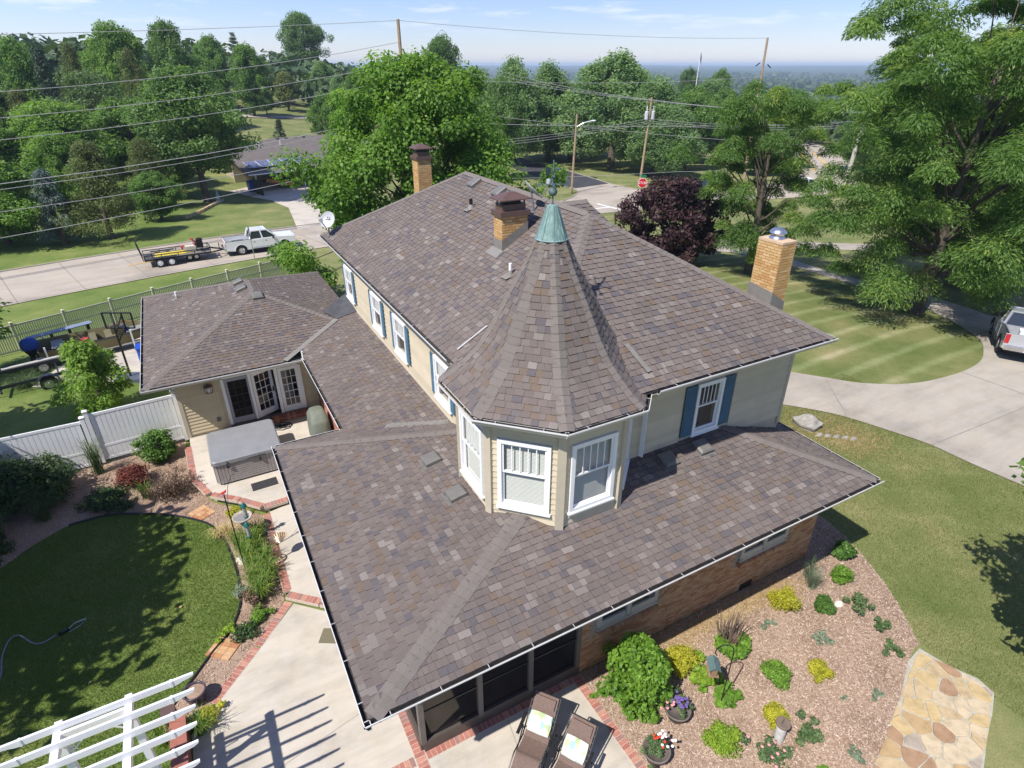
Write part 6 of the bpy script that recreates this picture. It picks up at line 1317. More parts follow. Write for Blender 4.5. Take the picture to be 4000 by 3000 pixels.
m = MB(); m.lathe([(.15,0),(.155,.02),(.12,.03)], (0,0,0), 20); m.lathe([(.03,.03),(.02,.12),(.022,.5),(.05,.56)], (0,0,0), 12); m.build('stand', mt, t, smooth=True)
m = MB(); nrib = 11; vs = []; c0 = Vector((-.02,-.13,.60))
for i in range(nrib*2+1):
    a = rad(-75+150*i/(nrib*2))+1.9; R_ = .30*(1-.18*abs(i/(nrib*2)-.5)); zo = .012*(1 if i % 2 else -1)
    for k in range(5): q = k/4; vs.append((c0.x+.1+math.cos(a)*R_*q, c0.y+.2+math.sin(a)*R_*q-.14, c0.z+zo*q+.13*q*q))
m.add(vs, [(i*5+k,i*5+k+1,(i+1)*5+k+1,(i+1)*5+k) for i in range(nrib*2) for k in range(4)]); m.build('shell', mt, t, smooth=False)
for i,(x,y) in enumerate(((-1.4,8.52),(-1.28,8.62),(-1.45,8.68))): m = MB(); m.lathe([(.001,.12),(.08,.1),(.12,0)], (0,0,0), 8, sx=1, sy=.8); tag(m.build('garden_stone', pm('white_stone', (.68,.62,.55)), None, (x,y,.0)), ['nearest pale rock by the garden pole foot','right hand pale rock among the daylilies behind the garden pole','left hand pale rock among the daylilies behind the garden pole'][i], 'stone', 'pale rocks among the daylilies')
# hose and sprinkler
m = MB(); m.tube([(x,y,.025) for x,y in catmull([(-5.72,8.11),(-6.0,8.0),(-6.23,8.15),(-6.5,8.52),(-6.7,8.48),(-6.77,7.98),(-6.71,7.31),(-6.9,6.4)],5)], .016, 6); tag(m.build('garden_hose', pm('hose_grey', (.25,.26,.34), .5)), 'thin grey garden hose snaking over the shaded lawn', 'hose')
t = thing('sprinkler', 'small oscillating sprinkler on the shaded lawn', 'sprinkler', (-5.45,8.15,0), rad(26)); m = MB(); m.box((-.08,0,.05),(.16,.06,.06)); m.lathe([(.03,.02),(.03,.09)], (-.2,0,0), 8); m.build('motor', M_BLACK, t); m = MB(); m.tube([(0,0,.06),(.15,.03,.09),(.38,.0,.05)], .009, 6); m.tube([(-.05,-.06,.015),(.2,-.07,.015),(.38,0,.015)], .008, 6); m.build('arm', M_STEEL, t)
for x,y,ln in ((-3.35,9.2,'tan dry leaf at the upper right part of the oval lawn'),(-4.9,4.9,'tan dry leaf on the lawn nearest the pergola'),(-4.9,6.2,'tan dry leaf on the lawn where shade meets sun'),(-3.0,7.6,'tan dry leaf in the sunlit middle of the lawn')): 
    m = MB(); m.add([(-.05,0,.05),(0,-.02,.055),(.05,.01,.06),(0,.045,.05)], [(0,1,2,3)]); tag(m.build('fallen_leaf', pm('dry_leaf', (.48,.34,.14), .8), None, (x,y,0), x*3), ln, 'leaf', 'fallen leaves on the oval lawn')
# ================================================================== TERRACE AND PATIO THINGS
def rrect(x0, x1, y0, y1, r, k=5):
    out = []
    for cx, cy, a0 in ((x1-r,y0+r,-90),(x1-r,y1-r,0),(x0+r,y1-r,90),(x0+r,y0+r,180)):
        for i in range(k+1): a = rad(a0+90*i/k); out.append((cx+r*math.cos(a), cy+r*math.sin(a)))
    return out
def hottub():
    t = thing('hot_tub', 'grey hot tub with slatted sides and a padded grey cover', 'hot tub', (-.6,13.1,.306)); mt = pm('tub_panel', (.30,.27,.255), .5, .08, 5); dk = pm('tub_groove', (.05,.045,.043), .7); cv = pm('tub_cover', (.235,.24,.25), .5, .08, 2.5, bump=.15)
    m = MB(); m.prism(rrect(-1.03,1.03,-.97,.97,.2), .04, .78); m.build('cabinet', dk, t); 
    def slatv(x, y, nx, ny): pbox('side_slat', t, (x,y,.42), (.088,.02,.72), mt, math.atan2(nx,-ny) if False else (0 if abs(ny) > abs(nx) else rad(90)))
    for s_ in (-1,1):
        for k in range(5):
            pbox('side_slat', t, (s_*(.98-.095*k)-(.0), -.978+(.05 if k == 0 else 0), .42), (.085,.022,.72), mt, 0 if k else s_*.5)
        for k in range(19): pbox('side_slat', t, (s_*1.038,-.82+.091*k,.42), (.022,.082,.72), mt)
    for k in range(9): pbox('front_slat', t, (0,-.980,.10+.08*k), (1.10,.022,.068), mt)
    m = MB(); o = rrect(-1.08,1.08,-1.02,1.02,.16); i_ = rrect(-1.04,1.04,-.98,.98,.14); n = len(o)
    vs = [(x,y,.78) for x,y in o]+[(x,y,.90) for x,y in o]+[(x,y,.935) for x,y in i_]+[(0,0,.955)]; m.add(vs, [(k,(k+1) % n,n+(k+1) % n,n+k) for k in range(n)]+[(n+k,n+(k+1) % n,2*n+(k+1) % n,2*n+k) for k in range(n)]+[(2*n+k,2*n+(k+1) % n,3*n) for k in range(n)]); m.build('cover', cv, t, smooth=False)
    m = MB(); m.prism(rrect(-1.085,1.085,-1.03,1.03,.16), .775, .80); m.build('cover_skirt', pm('tub_cover_dark', (.15,.15,.155), .6), t)
    for x in (-.62,.35): m = MB(); m.bar((x,-1.035,.88),(x+.02,-1.06,.68),.04,.012); m.box((x+.01,-1.04,.66),(.06,.03,.07)); m.build('strap', M_BLACK, t)
    m = MB(); m.bar((-.05,-1.05,.84),(.5,-1.05,.86),.03,.03); m.build('handle', pm('tub_cover_dark', (.15,.15,.155)), t)
hottub()
pb = MB(); pb.box((0,0,.01),(.78,.42,.02)); tag(pb.build('mat', pm('black_mat', (.035,.033,.036), .9, .2, 20), None, (-.31,11.55,.308), rad(2)), 'black rectangular rubber mat in front of the hot tub', 'mat')
def scroll_mat():
    t = thing('doormat', 'black scrolled cast doormat before the brick door step', 'doormat', (.84,14.93,.308), rad(-10)); m = MB(); P = [(.33*math.cos(a)*(1+.06*math.cos(8*a)), .27*math.sin(a)*(1+.06*math.cos(8*a)), .012) for a in np.linspace(0,2*math.pi,40)]; m.tube(P, .02, 5, cap=False)
    for s_ in (-1,1):
        for k in range(4): c = (s_*(.06+.06*k), 0); Q = [(c[0]+.07*math.cos(a), .10*math.sin(a)*(1-.1*k)*1.6, .012) for a in np.linspace(0,2*math.pi,18)]; m.tube(Q, .013, 4, cap=False)
    m.box((0,0,.008),(.28,.22,.012)); m.build('scrollwork', M_BLACK, t)
scroll_mat()
tag((lambda m: (m.box((0,0,.008),(.55,.42,.016)), m.build('doormat', pm('olive_mat', (.17,.15,.095), .95, .15, 30), None, (.22,4.86,.02), rad(-30)))[1])(MB()), 'olive doormat on the patio half under the porch eave', 'doormat')
def grill():
    t = thing('covered_grill', 'barbecue grill under a drab green fabric cover beside the courtyard wall', 'grill', (1.98,13.75,.31)); cv = pm('grill_cover', (.155,.175,.145), .75, .15, 5, bump=.3); m = MB()
    secs = [(0,.36,.60),(.35,.35,.58),(.72,.33,.56),(.80,.31,.53),(.98,.24,.36),(1.02,.18,.30)]; n = 28; vs = []
    for z,a,b in secs:
        for k in range(n):
            th = 2*math.pi*k/n; c, s_ = math.cos(th), math.sin(th); f = 1/max(abs(c),abs(s_)); w = 1+.035*math.sin(k*2.6)*(1-z/1.1); f = f**.75; vs.append((a*c*f*w, b*s_*f*w, z))
    m.add(vs, [(i*n+k,i*n+(k+1) % n,(i+1)*n+(k+1) % n,(i+1)*n+k) for i in range(len(secs)-1) for k in range(n)]+[tuple((len(secs)-1)*n+k for k in range(n))]); m.build('cover', cv, t, smooth=True)
    m = MB(); m.box((-.1,-.3,.02),(.08,.08,.04)); m.box((-.1,.3,.02),(.08,.08,.04)); m.build('caster', M_BLACK, t)
grill()
def recliner(label, loc, rz):
    t = thing('reclining_chair', label, 'lounge chair', loc, rz, 'reclining chairs on the patio'); sl = pm('sling_brown', (.155,.105,.085), .8, .15, 26); w = .25
    prof = [(-.02,1.0),(.30,.70),(.58,.45),(.66,.42),(.95,.47),(1.08,.50),(1.35,.36),(1.62,.22)]
    m = MB(); p = catmull(prof, 4); n = len(p); vs = []
    for x,z in p: vs += [(x,-w,z),(x,w,z)]
    vs2 = [(v[0],v[1],v[2]-.012) for v in vs]; m.add(vs, [(2*i,2*i+1,2*i+3,2*i+2) for i in range(n-1)]); m.add(vs2, [(2*i+2,2*i+3,2*i+1,2*i) for i in range(n-1)]); m.build('sling', sl, t, smooth=True)
    for s_ in (-1,1): m = MB(); m.tube([(x,s_*.285,z-.01) for x,z in p], .014, 6); m.build('side_rail', M_BLACK, t)
    m = MB(); m.tube([(-.02,-.285,.99),(-.02,.285,.99)], .014, 6); m.tube([(1.62,-.285,.21),(1.62,.285,.21)], .014, 6)
    for s_ in (-1,1): m.tube([(.15,s_*.30,.02),(.62,s_*.30,.62)], .013, 6); m.tube([(1.15,s_*.30,.02),(.55,s_*.30,.62)], .013, 6)
    m.tube([(.15,-.30,.02),(.15,.30,.02)], .013, 6); m.tube([(1.15,-.30,.02),(1.15,.30,.02)], .013, 6); m.build('leg_frame', M_BLACK, t)
    for s_ in (-1,1): m = MB(); m.box((.55,s_*.335,.655),(.46,.065,.028),tilt=('Y',.06)); m.build('armrest', M_BLACK, t)
    m = MB()
    for s_ in (-1,1):
        for i in range(2, n-1): x,z = p[i]; m.bar((x,s_*.25,z),(x+.01,s_*.28,z-.01),.005,.005); 
    m.build('lacing', pm('lacing', (.25,.24,.22), .8), t, kind='stuff')
    m = MB(); m.box((.12,0,.90),(.20,.42,.06),tilt=('Y',.79)); m.build('headrest', sl, t)
    return t
c1 = recliner('brown sling reclining chair nearer the screened porch, floral pillow on it', (3.66,.46,.02), rad(-142))
c2 = dup(c1, (4.02,-.34,.02), rad(-148), 'brown sling reclining chair nearer the mulch bed, floral pillow on it')
def pillow_mat():
    t = NT('floral_pillow'); v = t.vor(9, out=1); s_ = t.n.new('ShaderNodeSeparateColor'); t.l.new(v, s_.inputs[0]); c = t.ramp(s_.outputs[0], [(0,(.62,.66,.60)),(.35,(.66,.70,.66)),(.55,(.33,.50,.48)),(.68,(.42,.52,.27)),(.8,(.68,.70,.58)),(.92,(.60,.60,.30))], True)
    c = t.mix(.5, c, t.ramp(t.noise(20,3), [(.4,(.8,.85,.8)),(.6,(1.1,1.1,1.1))]), 'MULTIPLY'); t.col(c); t.set(rough=.85); return t.m
M_PIL = pillow_mat()
for cc, lab in ((c1,'pale floral pillow on the chair nearer the porch'),(c2,'pale floral pillow on the chair nearer the mulch bed')):
    m = MB(); n = 9; vs = []
    for s_ in (1,-1):
        for i in range(n):
            for j in range(n): u, v = i/(n-1)*2-1, j/(n-1)*2-1; vs.append((u*.20*(1-.06*v*v), v*.24*(1-.06*u*u), s_*.065*(1-u**4)**.5*(1-v**4)**.5))
    fs = [(i*n+j,(i+1)*n+j,(i+1)*n+j+1,i*n+j+1) for i in range(n-1) for j in range(n-1)]; m.add(vs, fs+[tuple(k+n*n for k in f[::-1]) for f in fs]); off = Matrix.Rotation(cc.rotation_euler.z, 3, 'Z') @ Vector((.43,0,.67))
    o = m.build('pillow', M_PIL, None, Vector(cc.location)+off, smooth=True); o.rotation_euler = (Matrix.Rotation(cc.rotation_euler.z,4,'Z') @ Matrix.Rotation(.76,4,'Y')).to_euler(); tag(o, lab, 'pillow', 'floral pillows')
# pergola
def pergola():
    t = thing('pergola', 'white pergola with scalloped rafter ends over the edge of the patio', 'pergola', (-3.6,1.6,0)); Z = 2.85
    prof = [(-1.55,.10),(-1.55,.135),(1.28,.135),(1.28,.10),(1.24,.075),(1.20,.055),(1.10,.04),(1.03,.012),(.97,0),(-1.24,0),(-1.30,.012),(-1.37,.04),(-1.47,.055),(-1.51,.075)]
    for k in range(8): 
        m = MB(); m.extr(prof, -.02, .02); m.box((.93,0,.068),(.035,.06,.14)); m.box((-1.2,0,.068),(.035,.06,.14)); m.build('rafter', M_VINYL, t, (0,1.05-.338*k,Z))
    for x in (.26,-.74): 
        m = MB(); m.box((x,-.35,Z-.07),(.11,3.2,.13)); m.build('beam', M_VINYL, t)
    m = MB(); m.box((-.24,.98,Z-.06),(.9,.05,.13)); m.build('brace_rail', M_VINYL, t)
    for x in (.26,-.74):
        for y in (.95,-1.4): 
            p = MB(); p.box((x,y,Z/2-.07),(.11,.11,Z-.14)); p.box((x,y,.08),(.16,.16,.16)); p.build('post', M_VINYL, t)
            b = MB(); q = (-.24-x)/abs(-.24-x)
            for a in np.linspace(.15,1.4,5): b.tube([(x+q*.06+q*.10*math.cos(v)*(.4+a*.35)+q*.02, y, Z-.16-.30*a/1.4+.05*math.sin(v)) for v in np.linspace(0,5.2,12)], .011, 4)
            b.bar((x+q*.06,y,Z-.5),(x+q*.4,y,Z-.15),.02,.02); b.build('scroll_bracket', M_VINYL, t)
pergola()
def planter():
    t = thing('planter_box', 'long dull red planter box under the pergola', 'planter', (-3.1,3.1,0)); mt = pm('planter_red', (.33,.125,.09), .8, .1, 6); m = MB(); m.box((0,0,.25),(.24,1.9,.5)); m.build('box', mt, t); m = MB(); m.box((0,0,.51),(.30,1.96,.03)); m.build('rim', mt, t)
    for z in (.17,.34):
        for k in range(5): pass
planter()
t = thing('garden_lantern', 'square brown lantern with yellow panes standing by the planter box', 'lantern', (-3.22,4.02,.0)); m = MB(); m.box((0,0,.25),(.16,.16,.5)); m.build('post', M_BROWN, t); m = MB(); m.box((0,0,.62),(.21,.21,.22)); m.build('pane', pm('amber_pane', (.50,.42,.26), .3), t); m = MB()
for s_ in (-1,1):
    for q in (-1,1): m.box((s_*.105,q*.105,.62),(.02,.02,.26))
m.box((0,0,.50),(.24,.24,.02)); m.box((0,0,.745),(.26,.26,.03)); m.box((.108,0,.62),(.008,.015,.22)); m.box((0,-.108,.62),(.015,.008,.22)); m.build('frame', M_BROWN, t)
t = thing('flower_pot', 'dark glazed pot of bare soil at the corner of the pergola', 'flower pot', (-2.78,4.55,0)); m = MB(); m.lathe([(.15,0),(.21,.28),(.215,.34),(.235,.36),(.235,.40),(.205,.40),(.20,.34)], (0,0,0), 22); m.build('bowl', pm('purple_glaze', (.075,.055,.075), .3, .3, 6), t, smooth=True); m = MB(); m.lathe([(.001,.36),(.2,.345)], (0,0,0), 18); m.build('soil', M_MULCH, t)
# ---- fences
def vinyl_fence(label, pts, zb, H, pick_w, pitch, mat, mid, cap=True, name='fence', post_w=.125, thick=.03, postH=None, draped=False):
    t = thing(name, label, 'fence', (pts[0][0],pts[0][1],0)); O = Vector((pts[0][0],pts[0][1],0))
    for i, p in enumerate(pts):
        z0 = (G(*p) if draped else zb[i]); h = (postH or H+.12); q = Vector((p[0],p[1],0))-O; d = Vector(pts[min(i+1,len(pts)-1)])-Vector(pts[max(i-1,0)]); ang = math.atan2(d.y,d.x)
        po = pbox('post', t, (q.x,q.y,z0+h/2), (post_w,post_w,h), mat, ang)
        if cap: m = MB(); w = post_w*.62; m.add([(-w,-w,0),(w,-w,0),(w,w,0),(-w,w,0),(-w,-w,.025),(w,-w,.025),(w,w,.025),(-w,w,.025),(0,0,.07)], [(3,2,1,0),(0,1,5,4),(1,2,6,5),(2,3,7,6),(3,0,4,7),(4,5,8),(5,6,8),(6,7,8),(7,4,8)]); m.build('post_cap', mat, t, (q.x,q.y,z0+h), ang)
    for i,(a,b) in enumerate(zip(pts[:-1],pts[1:])):
        a = Vector(a); b = Vector(b); d = b-a; L = d.length; d.normalize(); ang = math.atan2(d.y,d.x); za, zb_ = (G(*a),G(*b)) if draped else (zb[i],zb[i+1] if not isinstance(mid,dict) else zb[i]); sl = math.atan2(zb_-za, L); c = (a+b)/2-O.xy; zc = (za+zb_)/2
        rails = [(H-.05,.09,.05),(.12,.09,.045)]+([(mid,.08,.045)] if mid else [])
        for z, hh, th in rails: pbox('rail', t, (c.x,c.y,zc+z), (L-.1,th,hh), mat, rot=(0,-sl,ang))
        n = int((L-post_w)/pitch); off = (L-n*pitch)/2
        for k in range(n):
            u = off+pitch*(k+.5); p = a+d*u-O.xy; z0 = za+(zb_-za)*u/L; pbox('picket', t, (p.x,p.y,z0+H*.5+.03), (pick_w,thick,H-.18), mat, ang)
    return t
vinyl_fence('white vinyl board fence between the house and the dark bush', [(-2.42,16.05),(-5.05,15.86)], [.1,.1], 1.92, .135,.146, M_VINYL, .62, name='board_fence')
vinyl_fence('lower white vinyl board fence behind the large dark bush', [(-5.19,15.86),(-7.75,15.86),(-10.3,15.86)], [.0,.0,.0], 1.82, .135,.146, M_VINYL, .62, name='board_fence')
M_PICK = pm('tan_vinyl', (.56,.52,.42), .45, .04, 3)
fp = [(-14.5+2.42*math.cos(rad(23.2))*k, 30.85+2.42*math.sin(rad(23.2))*k+.03*(k-3)**2*.12) for k in range(10)]
vinyl_fence('tan vinyl picket fence along the road side of the back yard', fp, None, 1.56, .055,.105, M_PICK, .95, name='picket_fence', draped=True, post_w=.13)
# ================================================================== BACK YARD
def boat():
    x0, y0 = -5.9, 28.7; zb = G(x0,y0)+.45; t = thing('fishing_boat', 'olive flat bottomed fishing boat with a blue covered outboard motor', 'boat', (x0,y0,zb), rad(9)); ol = pm('boat_olive', (.155,.135,.065), .5, .1, 3); m = MB(); L = 5.0
    st_ = [(-2.5,.72,.92),(-1,.75,.95),(.8,.72,.92),(1.9,.5,.72),(2.6,.26,.46)]; vs = []
    for x,b,tp in st_: vs += [(x,-b,.0 if x < 1.5 else (.12 if x < 2.2 else .3)),(x,b,.0 if x < 1.5 else (.12 if x < 2.2 else .3)),(x,tp,.55+(.06 if x > 1.5 else 0)),(x,-tp,.55+(.06 if x > 1.5 else 0))]
    fs = []
    for i in range(4): o = i*4; fs += [(o,o+4,o+5,o+1),(o+1,o+5,o+6,o+2),(o+3,o+7,o+4,o)]
    fs += [(0,1,2,3),(16,19,18,17)]; m.add(vs, fs); ins = [(x,y*.93,z+.05) for x,y,z in vs]; m.add(ins, [f[::-1] for f in fs[:12]]); m.build('hull', ol, t)
    m = MB(); 
    for i in range(4):
        for s_ in (2,3): m.bar(vs[i*4+s_], vs[(i+1)*4+s_], .06, .05)
    m.bar(vs[2],vs[3],.06,.05); m.build('gunwale', pm('boat_dark', (.055,.055,.045), .5), t)
    for x,w,mt in ((-1.7,.5,pm('boat_grey', (.25,.25,.235), .6)),(-.2,.3,ol),(.6,.55,ol),(1.7,.9,pm('boat_grey', (.25,.25,.235)))): pb_ = MB(); pb_.box((x,0,.36),(w,1.5 if x < 1 else .9,.22)); pb_.build('seat', mt, t)
    m = MB(); m.box((.9,0,.62),(.55,.5,.45)); m.box((.8,0,.88),(.3,.4,.1)); m.build('console', ol, t); m = MB(); m.box((-.55,-.15,.42),(.3,.3,.24)); m.build('fuel_tank', pm('tank_red', (.42,.03,.03), .4), t); m = MB(); m.box((1.15,.2,.5),(.4,.5,.3)); m.build('blue_tarp', pm('tarp_blue', (.02,.07,.36), .5), t)
    t2 = thing('outboard_motor', 'outboard motor with a blue fabric cover on the boat transom', 'outboard motor', (x0-2.72,y0-.44,zb), rad(9)); m = MB(); m.lathe([(.001,1.08),(.18,1.05),(.27,.92),(.30,.72),(.26,.52)], (0,0,0), 16, sx=1.3, sy=.9); m.build('cover', pm('cover_blue', (.018,.075,.40), .55, .15, 6), t2, smooth=True); m = MB(); m.lathe([(.27,.52),(.2,.35),(.12,.2)], (0,0,0), 12, sx=1.2, sy=.8); m.box((-.05,0,-.05),(.22,.12,.6)); m.box((-.12,0,-.32),(.4,.06,.05)); m.lathe([(.001,-.1),(.06,0),(.001,.1)], (-.12,0,-.42), 8); m.build('leg', M_BLACK, t2)
    t3 = thing('boat_trailer', 'galvanised trailer carrying the olive fishing boat', 'trailer', (x0,y0,G(x0,y0)), rad(9)); m = MB(); m.bar((-2.4,-.6,.36),(2.4,-.4,.36),.07,.09); m.bar((-2.4,.6,.36),(2.4,.4,.36),.07,.09); m.bar((-1,-1,.3),(-1,1,.3),.07,.07); m.bar((2.4,0,.36),(3.6,0,.3),.07,.09); m.build('frame', M_STEEL, t3)
    for x,y in ((-2.2,-1.02),(-2.2,1.02),(1.4,-.98)): m = MB(); m.box((x,y,.75),(.07,.07,1.0)); m.build('guide_post', M_WHITE, t3)
    wheel3(t3, -1.0, -1.05, .30); wheel3(t3, -1.0, 1.05, .30)
def wheel3(par, x, y, r, w=.2, rim=None):
    m = MB(); m.lathe([(r*.55,-w/2),(r*.93,-w/2),(r,-w/4),(r,w/4),(r*.93,w/2),(r*.55,w/2)], (0,0,0), 22); ty = m.build('wheel', M_RUBBER, par, (x,y,r)); ty.rotation_euler = (rad(90),0,0); sg = w/2*1.0
    m = MB(); m.lathe([(.001,.01),(r*.18,.01),(r*.3,-.03),(r*.5,-.02),(r*.58,.005)], (0,0,0), 18)
    for k in range(5): a = 2*math.pi*k/5; m.bar((r*.15*math.cos(a),r*.15*math.sin(a),.0),(r*.55*math.cos(a),r*.55*math.sin(a),-.005),.05,.02)
    v = list(m.v); f0 = [list(f) for f in m.f]; m.v = [(a,b,c-sg) for a,b,c in v]; 
    m2 = MB(); m2.v = [(a,b,-(c)-sg) for a,b,c in v]+[(a,b,c+sg) for a,b,c in v]; n = len(v); m2.f = [f[::-1] for f in f0]+[[i+n for i in f] for f in f0]; m2.mi = [0]*len(m2.f); m2.t = [0]*len(m2.f); m2.build('rim', rim or M_STEEL, ty)
boat()
def empty_trailer():
    x0, y0 = -9.2, 24.6; t = thing('boat_trailer', 'empty black boat trailer standing in the weeds left of the young tree', 'trailer', (x0,y0,G(x0,y0)), rad(12)); bk = pm('trailer_black', (.02,.022,.03), .35, .15, 5)
    for y,zz_ in ((-.62,.5),(.85,.62)): m = MB(); m.bar((-2.3,y,zz_),(2.2,y,zz_),.07,.14); m.build('rail', bk, t)
    m = MB(); m.bar((-.1,-1,.4),(-.1,1.1,.4),.07,.07); m.bar((2.0,-.6,.45),(2.0,.8,.5),.06,.06); m.build('axle', bk, t); m = MB(); m.box((1.2,.95,.72),(2.2,.2,.05)); m.build('bunk_board', pm('grey_board', (.42,.40,.38), .8), t)
    for y in (-.98,1.12):
        wheel3(t, 1.55, y, .33); m = MB(); P = [(1.55+.43*math.cos(a), 0, .33+.43*math.sin(a)) for a in np.linspace(.1,math.pi-.1,12)]
        m.add([(p[0],y-.13,p[2]) for p in P]+[(p[0],y+.13,p[2]) for p in P], [(i,i+1,12+i+1,12+i) for i in range(11)]); m.build('fender', bk, t)
empty_trailer()
def bench_table():
    t = thing('work_table', 'long narrow blue grey table on black legs along the picket fence', 'table', (-7.6,30.1,G(-7.6,30.1)), rad(22)); m = MB(); m.box((0,0,1.32),(2.9,.46,.04)); m.build('top', pm('blue_grey_metal', (.20,.24,.32), .5, .15, 3), t)
    for x in (-1.25,-.4,.4,1.25): m = MB(); m.bar((x,-.16,0),(x,-.16,1.3),.06,.06); m.bar((x,.16,0),(x,.16,1.3),.06,.06); m.build('leg', M_BLACK, t)
bench_table()
def hoop():
    t = thing('basketball_hoop', 'portable basketball hoop seen from behind at the corner of the side wing', 'basketball hoop', (-4.35,23.0,G(-4.35,23.0)), rad(62)); m = MB(); m.box((0,0,.1),(.75,1.1,.2)); m.build('base', pm('hoop_base', (.09,.10,.13), .5), t); m = MB(); m.tube([(0,0,.1),(0,0,2.55)], .045, 8); m.build('pole', M_BLACK, t)
    m = MB(); q = .38
    for z in (2.35,3.05): m.bar((q,-.62,z),(q,.62,z),.05,.05)
    for y in (-.62,-.22,.22,.62): m.bar((q,y,2.35),(q,y,3.05),.05,.05)
    for s_ in (-1,1): m.bar((0,s_*.03,2.3),(q,s_*.2,2.95),.04,.04); m.bar((0,s_*.03,1.9),(q,s_*.2,2.4),.04,.04)
    m.build('backboard_frame', M_BLACK, t); m = MB(); m.add([(q+.03,-.62,2.35),(q+.03,.62,2.35),(q+.03,.62,3.05),(q+.03,-.62,3.05)], [(0,1,2,3)]); m.build('backboard', M_CLEAR, t)
    m = MB(); m.tube([(q+.3+.22*math.cos(a),.22*math.sin(a),2.5) for a in np.linspace(0,6.283,20)], .012, 5, cap=False); m.build('rim', pm('rim_orange', (.5,.12,.03), .5), t)
    tt = thing('storage_bin', 'bright blue plastic tub behind the basketball hoop', 'tub', (-3.6,25.6,G(-3.6,25.6))); m = MB(); m.prism(rrect(-.5,.5,-.35,.35,.1), 0, .75); m.build('body', pm('bin_blue', (.015,.07,.42), .4), tt); m = MB(); m.prism(rrect(-.53,.53,-.38,.38,.1), .72, .78); m.build('rim', pm('bin_blue', (.015,.07,.42)), tt)
hoop()
tuft('unmown weeds round the empty boat trailer', -8.6,25.0,260,.5,1.5,M_TALL,'weeds','weed_clump',z=G(-8.6,25)); tuft('tall weeds under the trailer tongue', -7.1,24.0,200,.42,1.0,M_TALL,'weeds','weed_clump',z=G(-7.1,24)); tuft('weeds along the foot of the picket fence', -9.5,28.2,160,.4,1.2,M_TALL,'weeds','weed_clump',z=G(-9.5,28.2))
